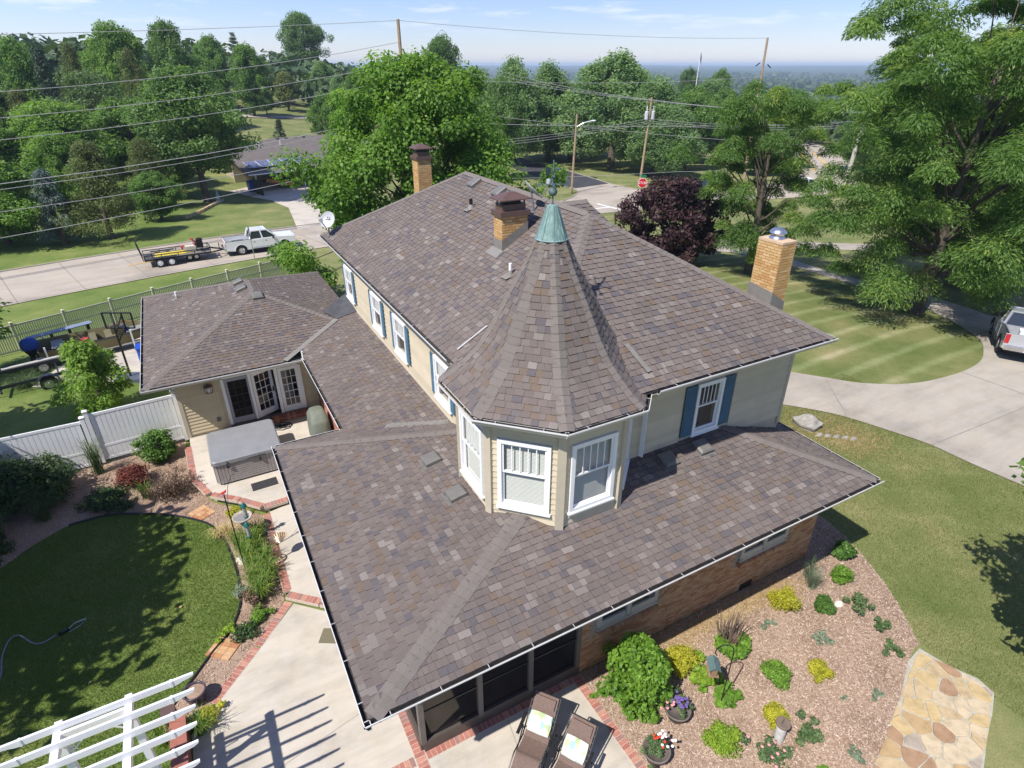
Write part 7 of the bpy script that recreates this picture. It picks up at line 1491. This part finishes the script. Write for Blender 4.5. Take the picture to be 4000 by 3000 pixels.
# ================================================================== VEHICLES
def arch_outline(x0, x1, z0, z1, wheels, r, top):
    """side outline of a body with wheel arches; top = list of (x,z) from front to back along the top"""
    pts = [(x0,z0+.08)]
    for wx in sorted(wheels):
        for a in np.linspace(math.pi, 0, 9): pts.append((wx+r*math.cos(a), max(z0, z0+r*math.sin(a)*.98)))
    pts.append((x1,z0+.06)); return pts+top
def pickup(name, label, loc, rz, paint, pitch=0.0):
    t = thing(name, label, 'pickup truck', loc, rz); t.rotation_euler = (0,pitch,rz); wb = [-1.62,1.93]; hw = .98; z0 = .42
    # lower body: sills, wings and bonnet
    top = [(2.92,.95),(2.86,1.10),(1.45,1.20),(1.35,1.22),(-.85,1.22),(-.85,1.24),(-2.72,1.24),(-2.78,1.2)]
    o = arch_outline(-2.78, 2.92, z0, 1.2, wb, .50, top); m = MB()
    for (ya, yb) in ((-hw,-hw+.16),(hw-.16,hw)): m.extr(o, ya, yb)
    m.box((2.15,0,.95),(1.5,1.64,.46)); m.box((1.9,0,1.155),(1.05,1.62,.06)); m.box((.35,0,.82),(2.0,1.64,.75)); m.build('body', paint, t)
    bed = MB(); bed.box((-1.72,0,.70),(2.1,1.66,.06)); bed.box((-.86,0,.95),(.06,1.66,.55)); bed.box((-1.62,-.72,.86),(.9,.2,.26)); bed.box((-1.62,.72,.86),(.9,.2,.26)); bed.build('bed_liner', pm('bed_grey', (.30,.31,.33), .6), t)
    tg = MB(); tg.box((-2.75,0,.96),(.07,1.62,.54)); tg.box((-2.77,0,.98),(.07,.4,.1)); tailg = tg.build('tailgate', paint, t); m = MB(); m.box((-2.81,0,1.06),(.02,.16,.05)); m.build('handle', M_BLACK, tailg)
    r = MB(); r.box((-1.72,-.93,1.255),(2.1,.09,.02)); r.box((-1.72,.93,1.255),(2.1,.09,.02)); r.box((-.7,0,1.255),(.06,1.8,.02)); r.build('bed_rail', M_BLACK, t)
    # cab
    def sect(x, wlow, wtop, zl, zt): return [(x,-wlow,zl),(x,wlow,zl),(x,wtop,zt),(x,-wtop,zt)]
    zc, zr = 1.20, 1.86; c = MB(); base = [(1.45,.90),(-.66,.92)]; roof = [(.62,.72),(-.46,.74)]
    vs = [(1.45,-.90,zc),(1.45,.90,zc),(-.85,.92,zc),(-.85,-.92,zc),(.66,-.72,zr-.02),(.66,.72,zr-.02),(-.64,.74,zr),(-.64,-.74,zr),(.1,-.73,zr+.03),(.1,.73,zr+.03)]
    c.add(vs, [(4,8,9,5),(8,7,6,9)]);
    def pillar(a, b, w=.07): c.bar(vs[a], vs[b], w, w)
    for a,b in ((0,4),(1,5),(2,6),(3,7)): pillar(a,b,.09)
    c.bar(vs[4],vs[7],.07,.07); c.bar(vs[5],vs[6],.07,.07); c.bar(vs[4],vs[5],.07,.07); c.bar(vs[6],vs[7],.07,.07); c.bar(vs[0],vs[3],.05,.06); c.bar(vs[1],vs[2],.05,.06)
    for s_ in (-1,1): c.bar((.22,s_*.915,zc),(.12,s_*.735,zr),.09,.06)
    c.build('cab', paint, t)
    g = MB(); e = .985
    g.add([(v[0]*e,v[1]*e,v[2]) for v in vs[:8]], [(0,1,5,4),(1,2,6,5),(2,3,7,6),(3,0,4,7)]); g.build('window_glass', M_GLASS, t)
    for s_ in (-1,1):
        for x in (.75,-.22): d = MB(); d.box((x,s_*(hw+.004),.86),(.90,.012,.60)); dd = d.build('door', paint, t); h = MB(); h.box((x-.32,s_*(hw+.02),1.06),(.15,.025,.035)); h.build('handle', M_CHROME, dd)
        mi = MB(); mi.box((1.05,s_*(hw+.14),1.28),(.12,.24,.22)); mi.build('mirror', M_BLACK, t)
        l = MB(); l.box((-2.76,s_*.88,.98),(.09,.18,.42)); l.build('tail_light', M_REDL, t); l = MB(); l.box((2.88,s_*.76,.93),(.1,.36,.2)); l.build('headlight', pm('headlight', (.6,.62,.65), .1), t)
        f = MB()
        for wx in wb: f.tube([(wx+.51*math.cos(a), s_*(hw-.01), z0+.50*math.sin(a)) for a in np.linspace(0,math.pi,11)], .03, 5)
        f.build('arch_trim', M_BLACK if paint is M_PAINT_S else paint, t); st_ = MB(); st_.box((.3,s_*(hw+.02),.42),(2.2,.14,.06)); st_.build('running_board', M_BLACK, t)
        for wx in wb: wheel3(t, wx, s_*(hw-.13), .405, .26)
    b = MB(); b.box((-2.86,0,.58),(.18,1.84,.2)); b.box((-2.9,0,.66),(.12,.7,.06)); b.build('rear_bumper', M_CHROME, t); b = MB(); b.box((2.95,0,.58),(.14,1.86,.24)); b.build('front_bumper', M_CHROME, t); b = MB(); b.box((2.93,0,.94),(.06,1.1,.26)); b.build('grille', M_BLACK, t)
    p = MB(); p.box((-2.955,0,.56),(.01,.32,.14)); p.build('number_plate', pm('plate', (.6,.62,.66), .4), t)
    u = MB(); u.box((0,0,.45),(5.2,1.5,.2)); u.build('underbody', M_BLACK, t)
    return t
ty, tx = 48.97, 3.05; hd = rad(4.0); a_ = Vector((math.cos(hd),math.sin(hd)))
wtc = Vector((tx,ty))+a_*1.62+Vector((-a_.y,a_.x))*.9
white = pickup('pickup_truck', 'white crew cab pickup towing a flat trailer on the road', (wtc.x,wtc.y,G(wtc.x,wtc.y)+.05), hd, M_PAINT_W)
sdir = math.atan2(7.45-5.93, 35.55-32.76); sa = Vector((math.cos(sdir),math.sin(sdir))); sc_ = Vector((32.76,5.93))+sa*1.62+Vector((sa.y,-sa.x))*.88
silver = pickup('pickup_truck', 'silver crew cab pickup parked on the drive at the right edge', (sc_.x,sc_.y,G(sc_.x,sc_.y)+.06), sdir, M_PAINT_S, .10)
bx = thing('box', 'white storage bag lying in the bed of the silver pickup', 'bag', (sc_.x-sa.x*1.4,sc_.y-sa.y*1.4,G(sc_.x,sc_.y)+1.0), sdir); m = MB(); m.prism(rrect(-.25,.25,-.35,.35,.08), 0, .42); m.build('sack', M_WHITE, bx)
bx = thing('bag', 'magenta bag lying in the bed of the silver pickup', 'bag', (sc_.x-sa.x*1.5+sa.y*.6,sc_.y-sa.y*1.5-sa.x*.6,G(sc_.x,sc_.y)+1.0), sdir); m = MB(); m.prism(rrect(-.2,.2,-.2,.2,.08), 0, .42); m.build('sack', pm('magenta', (.45,.03,.35), .5), bx)
# flat trailer behind the white truck
tc_ = wtc-a_*(2.95+.9+2.55); trz = G(tc_.x,tc_.y)+.05
t = thing('flatbed_trailer', 'black tandem axle flat trailer with a raised ramp gate behind the white pickup', 'trailer', (tc_.x,tc_.y,trz), hd); bk = pm('trailer_black', (.02,.022,.03))
m = MB(); m.box((0,0,.62),(4.9,1.85,.08)); m.build('deck', pm('trailer_deck', (.17,.15,.135), .9, .25, 5), t)
for s_ in (-1,1):
    m = MB(); m.bar((-2.45,s_*.95,.62),(2.45,s_*.95,.62),.07,.14); m.bar((-2.45,s_*.95,.98),(2.45,s_*.95,.98),.06,.06)
    for x in (-2.4,-1.2,0,1.2,2.4): m.bar((x,s_*.95,.62),(x,s_*.95,.98),.05,.05)
    m.build('side_rail', bk, t); f = MB(); f.box((-1.0,s_*1.1,.80),(1.75,.26,.04)); f.build('fender', bk, t)
    for x in (-1.43,-.6): wheel3(t, x, s_*1.08, .36, .22, M_WHITE)
m = MB(); m.bar((2.45,-.9,.6),(3.6,0,.5),.08,.1); m.bar((2.45,.9,.6),(3.6,0,.5),.08,.1); m.bar((3.2,0,.5),(3.2,0,1.1),.06,.06); m.bar((2.45,-.95,.98),(2.45,.95,.98),.06,.06); m.bar((1.4,-.95,.98),(1.4,-.95,1.5),.05,.05); m.bar((1.4,.95,.98),(1.4,.95,1.5),.05,.05); m.bar((1.4,-.95,1.5),(1.4,.95,1.5),.05,.05); m.build('tongue', bk, t)
g = MB(); g.bar((-2.5,-.9,.6),(-2.72,-.9,1.95),.06,.06); g.bar((-2.5,.9,.6),(-2.72,.9,1.95),.06,.06); g.bar((-2.72,-.9,1.95),(-2.72,.9,1.95),.06,.06)
for k in range(9): g.bar((-2.5,-.8+.2*k,.6),(-2.72,-.8+.2*k,1.95),.03,.03)
for k in range(6): g.bar((-2.53-.035*k,-.9,.8+.2*k),(-2.53-.035*k,.9,.8+.2*k),.03,.03)
g.build('ramp_gate', bk, t)
m = MB(); m.box((-.3,.15,.70),(2.6,.7,.10)); m.box((-.5,-.35,.69),(2.3,.25,.07)); o = m.build('plank_stack', pm('yellow_lumber', (.62,.50,.07), .7, .2, 4), None, (tc_.x,tc_.y,trz), hd); tag(o, 'stack of yellow planks on the flat trailer deck', 'planks')
tm_ = thing('trenching_machine', 'red and cream machine with a black engine at the front of the flat trailer', 'machine', (tc_.x,tc_.y,trz), hd); m = MB(); m.box((.95,.1,.92),(.9,.6,.42)); m.build('housing', pm('cream_paint', (.62,.58,.48), .4), tm_); m = MB(); m.bar((1.2,.2,.9),(1.85,.35,1.65),.16,.14); m.box((.5,.1,1.05),(.25,.5,.25)); m.bar((1.7,.1,1.2),(1.2,.5,1.6),.1,.1); m.build('boom', pm('machine_red', (.42,.04,.04), .4), tm_); m = MB(); m.box((1.75,-.15,1.25),(.5,.6,.5)); m.box((1.8,-.1,1.6),(.45,.5,.12)); m.build('engine', M_BLACK, tm_); wheel3(tm_, .8, -.35, .28, .16); wheel3(tm_, 1.3, -.35, .28, .16)
def car(label, loc, rz, paint, suv=False, pitch=0):
    t = thing('parked_car' if 'parked' in label else 'car', label, 'car', loc, rz); hw = .90; wb = [-1.35,1.35]; z0 = .28; zt = .82 if not suv else .95; zr = 1.44 if not suv else 1.68
    top = [(2.28,.62),(2.2,.74),(1.2,zt+.06),(-1.55,zt+.10),(-2.2,zt+.08),(-2.3,.7)]; o = arch_outline(-2.3,2.28,z0,1,wb,.37,top); m = MB(); m.extr(o,-hw,-hw+.14); m.extr(o,hw-.14,hw); m.box((0,0,.55),(4.45,1.6,.5)); m.box((1.65,0,zt-.06),(1.1,1.6,.14)); m.box((-1.9,0,zt-.0),(.7,1.6,.16)); m.build('body', paint, t)
    xf, xb = .95, (-1.75 if not suv else -2.2); rf, rb = .25, (-.95 if not suv else -1.85); zz_ = zt+.06; vs = [(xf,-.82,zz_),(xf,.82,zz_),(xb,.80,zz_+.03),(xb,-.80,zz_+.03),(rf,-.62,zr),(rf,.62,zr),(rb,.60,zr-.02),(rb,-.60,zr-.02)]
    c = MB(); c.add(vs, [(4,7,6,5)]); [c.bar(vs[a],vs[b],.07,.07) for a,b in ((0,4),(1,5),(2,6),(3,7),(4,7),(5,6),(4,5),(6,7),(0,3),(1,2))]; [c.bar((-.35,s_*.81,zz_),(-.35,s_*.61,zr),.07,.05) for s_ in (-1,1)]; c.build('cabin', paint, t); g = MB(); g.add([(v[0]*.98,v[1]*.98,v[2]) for v in vs], [(0,1,5,4),(1,2,6,5),(2,3,7,6),(3,0,4,7)]); g.build('window_glass', M_GLASS, t)
    for s_ in (-1,1):
        for wx in wb: wheel3(t, wx, s_*(hw-.1), .33, .2)
        l = MB(); l.box((-2.27,s_*.68,.76),(.08,.34,.14)); l.build('tail_light', M_REDL, t); l = MB(); l.box((2.22,s_*.66,.66),(.1,.36,.13)); l.build('headlight', pm('headlight', (.6,.62,.65), .1), t); mi = MB(); mi.box((.75,s_*.98,zz_+.06),(.14,.16,.12)); mi.build('mirror', paint, t)
    b = MB(); b.box((-2.31,0,.45),(.08,1.7,.2)); b.box((-2.36,0,.62),(.01,.34,.14)); b.build('bumper', paint if True else M_BLACK, t); p = MB(); p.box((-2.34,0,.60),(.02,.32,.14)); p.build('number_plate', pm('plate', (.6,.62,.66)), t); return t
car('dark blue car waiting at the white line of the intersection', (63.4,56.6,G(63.4,56.6)+.05), rad(150), M_PAINT_B, True)
car('white car driving on the road seen under the locust branches', (77.6,50.9,G(77.6,50.9)+.05), rad(-24), M_PAINT_W, True)
# ================================================================== CARPORT HOUSE
def carport_house():
    t = thing('neighbour_house', 'low grey roofed house with a carport and solar panels across the road', 'house', (9.1,84.6,-3.0)); ang = rad(14); M = Matrix.Rotation(ang, 3, 'Z'); rf = pm('grey_roof', (.155,.135,.125), .9, .12, 1.2, fine=.3); wl = pm('neighbour_wall', (.42,.36,.27), .8); Wt = M_WHITE
    # local frame: x along the eave, y away from the road
    def B(name, c, d, mat, par=t): return pbox(name, par, tuple(M @ Vector((c[0],c[1],0)))[:2]+(c[2],), d, mat, ang)
    B('wall', (8.5,11.5,1.3), (15,6,2.6), wl); B('wall', (7.2,5.2,1.3), (.2,7,2.6), wl); B('wall', (3.5,8.4,1.3), (7,.2,2.6), wl); B('carport_floor', (3.5,4,.02), (8,9,.12), M_CONC_D)
    B('lattice_wall', (-.35,-1.2,.9), (.1,3.0,1.8), pm('carport_dark', (.06,.065,.06), .7))
    for x in (0,6.8): B('carport_post', (x,0,1.2), (.12,.12,2.4), Wt)
    z0 = 2.45; s_ = .27
    def R(x,y,z): v = M @ Vector((x,y,0)); return (v.x,v.y,z)
    m = MB(); m.add([R(-1.2,-.8,z0),R(17,-.8,z0),R(17,7.5,z0+s_*8.3),R(6.2,12.8,z0+s_*13.6*.82),R(2.2,7.5,z0+s_*8.3),R(-1.2,5.5,z0+s_*6.3)], [(0,1,2,4,5)]); m.add([R(-1.2,-.8,z0-.12),R(17,-.8,z0-.12),R(17,7.5,z0-.12+s_*8.3),R(-1.2,5.5,z0-.12+s_*6.3)], [(3,2,1,0)]); m.add([R(-.5,6.2,z0+s_*6.2),R(17,7.5,z0+s_*7.2),R(17,11,z0+s_*11.6),R(7.2,11,z0+s_*11.6)], [(0,1,2,3)]); m.add([R(-.5,6.2,z0+s_*6.2),R(7.2,11,z0+s_*11.6),R(17,11,z0+s_*11.6),R(17,17,z0),R(-.5,17,z0)], [(0,1,4),(1,2,3,4)]); rfo = m.build('roof', rf, t)
    B('gutter', (7.9,-.86,z0), (18.2,.14,.14), Wt); 
    for k in range(7):
        m = MB(); x = -.3+k*1.72+(0 if k < 5 else 1.0); y0, y1 = .8, 2.9; zq = lambda y: z0+s_*(y+.8)+.22
        if k >= 5: continue
        m.add([R(x,y0,zq(y0)),R(x+1.62,y0,zq(y0)),R(x+1.62,y1,zq(y1)),R(x,y1,zq(y1)),R(x,y0,zq(y0)-.05),R(x+1.62,y0,zq(y0)-.05),R(x+1.62,y1,zq(y1)-.05),R(x,y1,zq(y1)-.05)], [(0,1,2,3),(0,4,5,1),(1,5,6,2),(2,6,7,3),(3,7,4,0)]); pn = m.build('solar_panel', pm('solar_blue', (.018,.028,.115), .12, .15, 2, coat=.8), t)
        m = MB()
        for q in range(1,10): xx = x+1.62*q/10; m.bar(R(xx,y0,zq(y0)+.012),R(xx,y1,zq(y1)+.012),.02,.01)
        for yy in (y0,(y0+y1)/2,y1): m.bar(R(x,yy,zq(yy)+.012),R(x+1.62,yy,zq(yy)+.012),.04,.014)
        for xx in (x,x+1.62): m.bar(R(xx,y0,zq(y0)+.012),R(xx,y1,zq(y1)+.012),.06,.014)
        m.build('panel_grid', pm('panel_silver', (.55,.57,.62), .3), pn)
    for x,y in ((4.6,8.7),(7.6,8.2)): B('vent_pipe', (x,y,z0+s_*y+.5), (.12,.12,.8), Wt)
    for k in range(4): B('roof_vent', (8.2+1.4*k,10.6,z0+s_*11+.1), (.5,.5,.14), M_VENT)
    def at(x,y): v = M @ Vector((x,y,0)); return (9.1+v.x, 84.6+v.y, -3.0+.08)
    car('parked red car under the carport across the road', at(4.4,2.6), ang+rad(98), M_PAINT_R)
    tb = thing('wheelie_bin', 'blue wheeled bin beside the carport post', 'bin', at(-.4,1.0), ang)
    m = MB(); vs = [(-.26,-.3,0),(.26,-.3,0),(.26,.3,0),(-.26,.3,0),(-.32,-.36,.95),(.32,-.36,.95),(.32,.36,.95),(-.32,.36,.95)]; m.add(vs, [(3,2,1,0),(0,1,5,4),(1,2,6,5),(2,3,7,6),(3,0,4,7)]); m.v = [(a*1.5,b*1.5,c*1.4) for a,b,c in m.v]; m.build('body', pm('bin_blue', (.015,.07,.42)), tb); m = MB(); m.box((0,0,1.37),(1.02,1.1,.08)); m.build('lid', pm('bin_blue', (.015,.07,.42)), tb)
carport_house()
struct(drape('neighbour_drive', [(7.6,82.2),(9.6,84.2),(16.5,86.2),(18,78),(17,66),(14,57.3),(9,56.4),(10.5,70),(9.6,78)], M_CONC, .05, 1.5)); struct(drape('neighbour_path', [(7.6,82.4),(9.2,84.8),(8.0,88.8),(5.4,86.6)], M_CONC, .05, 1.5))
struct(drape('far_drive', [(16,150),(24,150),(34,153.5),(44,158),(43.5,161),(33,157.5),(23.5,154.5),(15,155)], M_CONC_D, .12, 2.0))
t = thing('garden_statue', 'small blue grey statue on the lawn by the big shade tree', 'statue', (3.6,78.4,G(3.6,78.4))); m = MB(); m.lathe([(.34,0),(.34,.2),(.2,.26),(.24,.5),(.26,.8),(.15,1.1),(.1,1.25)], (0,0,0), 12); m.build('figure', pm('statue_grey', (.30,.36,.42), .7), t, smooth=True); m = MB(); m.lathe([(.001,1.5),(.1,1.46),(.13,1.36),(.1,1.25)], (0,0,0), 12); m.build('head', pm('statue_grey', (.30,.36,.42)), t)
t = thing('retaining_wall', 'low stone retaining wall curving across the lawn below the shade tree', 'wall', (0,70,G(0,70))); wp = [(-.6,67.6),(.4,69.4),(1.4,72),(2.6,75.5),(4.2,79.8)]
for a,b in zip(wp[:-1],wp[1:]):
    n = int(math.dist(a,b)/.6)
    for k in range(n): q = (a[0]+(b[0]-a[0])*(k+.5)/n, a[1]+(b[1]-a[1])*(k+.5)/n); pbox('stone', t, (q[0],q[1]-70,G(*q)-G(0,70)+.08), (.55,.3,.42), M_STONE, math.atan2(b[1]-a[1],b[0]-a[0]))
t = thing('far_house', 'small white gabled house among the distant trees', 'house', (35.5,242,6)); m = MB(); m.box((0,0,1.6),(8,6,3.6)); m.build('wall', M_WHITE, t); m = MB(); m.add([(-4.4,-3.4,3.3),(4.4,-3.4,3.3),(4.4,3.4,3.3),(-4.4,3.4,3.3),(-4.4,0,5.4),(4.4,0,5.4)], [(0,1,5,4),(2,3,4,5),(0,4,3),(1,2,5)]); m.build('roof', pm('far_roof', (.28,.17,.13), .9), t)
for x in (-2,1.5): m = MB(); m.box((x,-3.02,1.8),(1.1,.06,1.2)); m.build('window', M_GLASS, t)
# ================================================================== SIGNS, POLES, WIRES
t = thing('street_sign', 'blue and white road sign on a steel post before the white pickup', 'sign', (3.75,46.9,G(3.75,46.9)), rad(-4)); m = MB(); m.tube([(0,0,0),(0,0,2.75)], .035, 6); m.build('post', M_STEEL, t); m = MB(); m.box((0,-.05,2.35),(.55,.03,.75)); m.v = [(v[1]*1.0,v[0],v[2]) for v in m.v]; pl = m.build('sign_plate', pm('sign_blue', (.04,.10,.42), .4), t); m = MB()
for z in (2.55,2.4,2.25,2.12): m.box((-.07,0,z),(.01,.40,.05))
m.build('sign_lettering', M_WHITE, pl)
def text(name, s_, size, mat, parent, loc, rot, ext=.004):
    cu = bpy.data.curves.new(name, 'FONT'); cu.body = s_; cu.size = size; cu.align_x = 'CENTER'; cu.align_y = 'CENTER'; cu.extrude = ext; cu.resolution_u = 2; o = bpy.data.objects.new(name, cu); C.objects.link(o); bpy.context.view_layer.update(); me = bpy.data.meshes.new_from_object(o.evaluated_get(bpy.context.evaluated_depsgraph_get())); bpy.data.objects.remove(o); bpy.data.curves.remove(cu); me.materials.clear(); me.materials.append(mat); q = link(name, me, parent, loc); q.rotation_euler = rot; return q
sx, sy = 43.2, 45.6; sz_ = G(sx, sy)
t = thing('stop_sign', 'red octagonal stop sign with green street name plates above the plum tree', 'stop sign', (sx,sy,sz_), rad(-42)); HS = 3.75
m = MB(); m.tube([(0,.04,0),(0,.04,HS+.5)], .035, 6); m.build('post', M_STEEL, t); m = MB(); R_ = .52
def octo(r): return [(r*math.cos(rad(22.5+45*k)), r*math.sin(rad(22.5+45*k))) for k in range(8)]
m.extr([(x,z+HS) for x,z in octo(R_)], -.01, .01); rim = m.build('rim', M_WHITE, t); m = MB(); m.extr([(x,z+HS) for x,z in octo(R_*.93)], -.016, -.012); fc = m.build('face', pm('sign_red', (.50,.012,.03), .4), t)
text('lettering', 'STOP', .36, M_WHITE, fc, (0,-.022,HS), (rad(90),0,0)); m = MB(); m.box((0,0,HS+.72),(.62,.02,.2)); m.box((0,0,HS+.94),(.02,.62,.2)); m.build('name_plate', pm('sign_green', (.012,.20,.10), .4), t)
def pole(label, x, y, H, r, arms=None, lean=(0,0), cat='utility pole', mat=None):
    z = G(x,y); t = thing('utility_pole', label, cat, (x,y,z)); m = MB(); m.tube([(0,0,-.3),(lean[0],lean[1],H)], [r*1.25,r*.8], 10); m.build('pole', mat or M_WOODPOLE, t); return t
p1 = pole('tall bare wooden utility pole rising out of the maple', 22.3, 59.6, 18.6, .19, lean=(-.15,-.1)); m = MB(); m.box((.2,-.2,12.0),(.3,.3,.55)); m.build('transformer', pm('transformer_grey', (.5,.52,.54), .5), p1); m = MB(); m.bar((-.5,.1,9.8),(.5,-.1,9.8),.09,.09); m.bar((-.4,.1,13.6),(.1,0,13.2),.03,.03); m.build('crossarm', M_WOODPOLE, p1)
p2 = pole('wooden utility pole with three grey transformers beside the side street', 58.05, 63.7, 11.55, .15, lean=(.5,-.25)); m = MB()
for dx in (-.55,.55): m.lathe([(.001,8.7),(.2,8.75),(.25,8.85),(.25,9.75),(.2,9.85),(.001,9.87)], (dx+.42,-.22,0), 12); m.lathe([(.03,9.85),(.07,10.0),(.05,10.15),(.07,10.3),(.03,10.45)], (dx+.42,-.3,0), 8); m.lathe([(.03,9.85),(.07,10.0),(.05,10.15),(.07,10.3),(.03,10.45)], (dx+.55,-.05,0), 8)
m.build('transformer', pm('transformer_grey', (.5,.52,.54)), p2); m = MB(); m.bar((-.1,.1,11.0),(1.1,-.6,11.0),.1,.1); m.build('crossarm', M_WOODPOLE, p2)
for q in (-.1,.5,1.1): m = MB(); m.lathe([(.03,0),(.06,.1),(.03,.2)], (q,.1-.58*(q+.1),11.05), 8); m.build('insulator', M_STEEL, p2)
lp = thing('street_lamp', 'wooden street lamp pole with a curved arm at the corner of the side street', 'street lamp', (46.27,63.6,G(46.27,63.6))); m = MB(); m.tube([(0,0,-.2),(.25,-.1,9.85)], [.16,.11], 9); m.build('pole', M_WOODPOLE, lp); d = Vector((.88,-.477,0)); m = MB(); m.tube([(.22,-.1,8.3),tuple(Vector((.22,-.1,8.8))+d*.9),tuple(Vector((.22,-.1,9.05))+d*1.9)], .05, 6); m.build('arm', M_STEEL, lp); m = MB(); e_ = Vector((.22,-.1,9.05))+d*2.2; m.lathe([(.001,.12),(.2,.08),(.25,0),(.1,-.08),(.001,-.1)], tuple(e_), 12, sx=1.5); m.build('lamp_head', pm('lamp_grey', (.6,.62,.64), .4), lp)
p4 = pole('wooden utility pole with black insulators above the left locust', 70.95, 56.4, 15.56+3.2, .17, lean=(-.1,.1)); m = MB(); 
for (ax, az) in ((-1.0,15.9),(.55,15.7)):
    for k in range(7): m.lathe([(.02,-.04),(.14,0),(.02,.04)], (ax-.1*k*(-1 if ax > 0 else 1), -.1, az-.06*k), 8)
m.build('insulator', M_BLACK, p4)
p5 = pole('thick pale pole seen between the locust branches', 78.75, 46.1, 9.6, .25, lean=(.3,-.1), mat=pm('pale_pole', (.45,.42,.36), .8)); m = MB(); m.tube([(.2,0,9.3),(1.6,-.9,9.55),(2.9,-1.6,9.4)], .06, 6); m.box((.7,-.2,8.4),(.4,.4,.7)); m.build('lamp_arm', M_STEEL, p5)
fl = thing('flagpole', 'thin white flagpole on the horizon right of centre', 'flagpole', (131,131,G(131,131))); m = MB(); m.tube([(0,0,0),(.5,0,25)], [.16,.05], 8); m.build('pole', M_WHITE, fl); m = MB(); m.add([(.4,0,20),(.9,-.2,18.4),(.9,-.2,20.4),(.45,0,22)], [(0,1,2,3)]); m.build('flag', pm('flag_grey', (.2,.2,.24), .8), fl)
def wire(label, pts, r, sag, grp):
    m = MB()
    for a, b in zip(pts[:-1], pts[1:]):
        a = Vector(a); b = Vector(b); P = []
        for k in range(13): q = k/12; p = a+(b-a)*q; p.z -= sag*4*q*(1-q); P.append(tuple(p))
        m.tube(P, r, 4)
    o = m.build('overhead_wire', M_WIRE, None); tag(o, label, 'wire', grp)
GW = 'overhead wires along the road'
zz0 = [(14.4,9.05,'topmost'),(12.6,7.75,'second'),(11.2,6.4,'third'),(8.0,4.1,'fourth, thickest'),(7.6,3.75,'fifth'),(5.6,2.95,'sixth')]
for zp, zl, nm in zz0:
    s0 = 1.0; zl2 = zl+ (zl-zp)*0.0; wire(nm+' overhead wire down from the top of those crossing the left wood', [(-60,38.6,zl+3.2),(22.3,59.5,zp)], .030 if 'fourth' in nm else .022, 3.0, None)
wire('lowest overhead wire on the near side of the road by the left lawn', [(-40,37,2.2),(16,50.5,4.6)], .022, 1.0, None)
zt = G(22.3,59.6)+18.5
wire('thin top wire from the tall bare pole to the pole above the locust', [(22.2,59.5,zt),(70.9,56.5,15.45)], .02, .5, None); wire('thin top wire running left from the tall bare pole over the wood', [(22.2,59.5,zt),(-60,44,13)], .02, .8, None)
wire('middle wire from the tall bare pole across the pear trees', [(22.3,59.5,11.2),(70.9,56.4,11.0)], .02, .6, None); wire('wire from the bare pole to the pole behind the locust branches', [(22.3,59.5,7.2),(78.7,46,6.0)], .024, .6, None)
for k,(dz,l) in enumerate(((0,'upper'),(-.28,'middle'),(-.55,'lower'))): wire(l+' of the three wires passing the transformers of the side street pole', [(22.3,59.5,4.6+dz),(58.3,63.4,5.9+dz),(80,50,5.4+dz)], .02, .5, None)
for k in range(3): wire(['left','centre','right'][k]+' wire from the far street to the crossarm of the transformer pole', [(38+3*k,84,12),(58.0+.5*k,63.6-.3*k,8.2),(84,47+2*k,6.8)], .018, .5, None)
wire('steeply slanting wire crossing the street lamp', [(36,66,6.8),(84,44,2.6)], .02, .6, None); wire('low wire in front of the intersection', [(22.3,59.5,1.2),(52,50,1.2),(70,40,2.2)], .02, .2, None)
# ================================================================== HAZE
def haze():
    m = MB(); X0, X1, Y0, Y1, Z0, Z1 = -13000, 13000, -13000, 13000, -60, 40
    m.box(((X0+X1)/2,(Y0+Y1)/2,(Z0+Z1)/2), (X1-X0,Y1-Y0,Z1-Z0)); o = m.build('haze', bpy.data.materials.new('haze_air'), None, kind='stuff'); mt = o.data.materials[0]; mt.use_nodes = True; n = mt.node_tree.nodes; n.clear()
    v = n.new('ShaderNodeVolumePrincipled'); v.inputs['Color'].default_value = (.66,.82,1,1); v.inputs['Density'].default_value = .00022; v.inputs['Anisotropy'].default_value = 0.0
    q = n.new('ShaderNodeOutputMaterial'); mt.node_tree.links.new(v.outputs[0], q.inputs['Volume'])
haze()
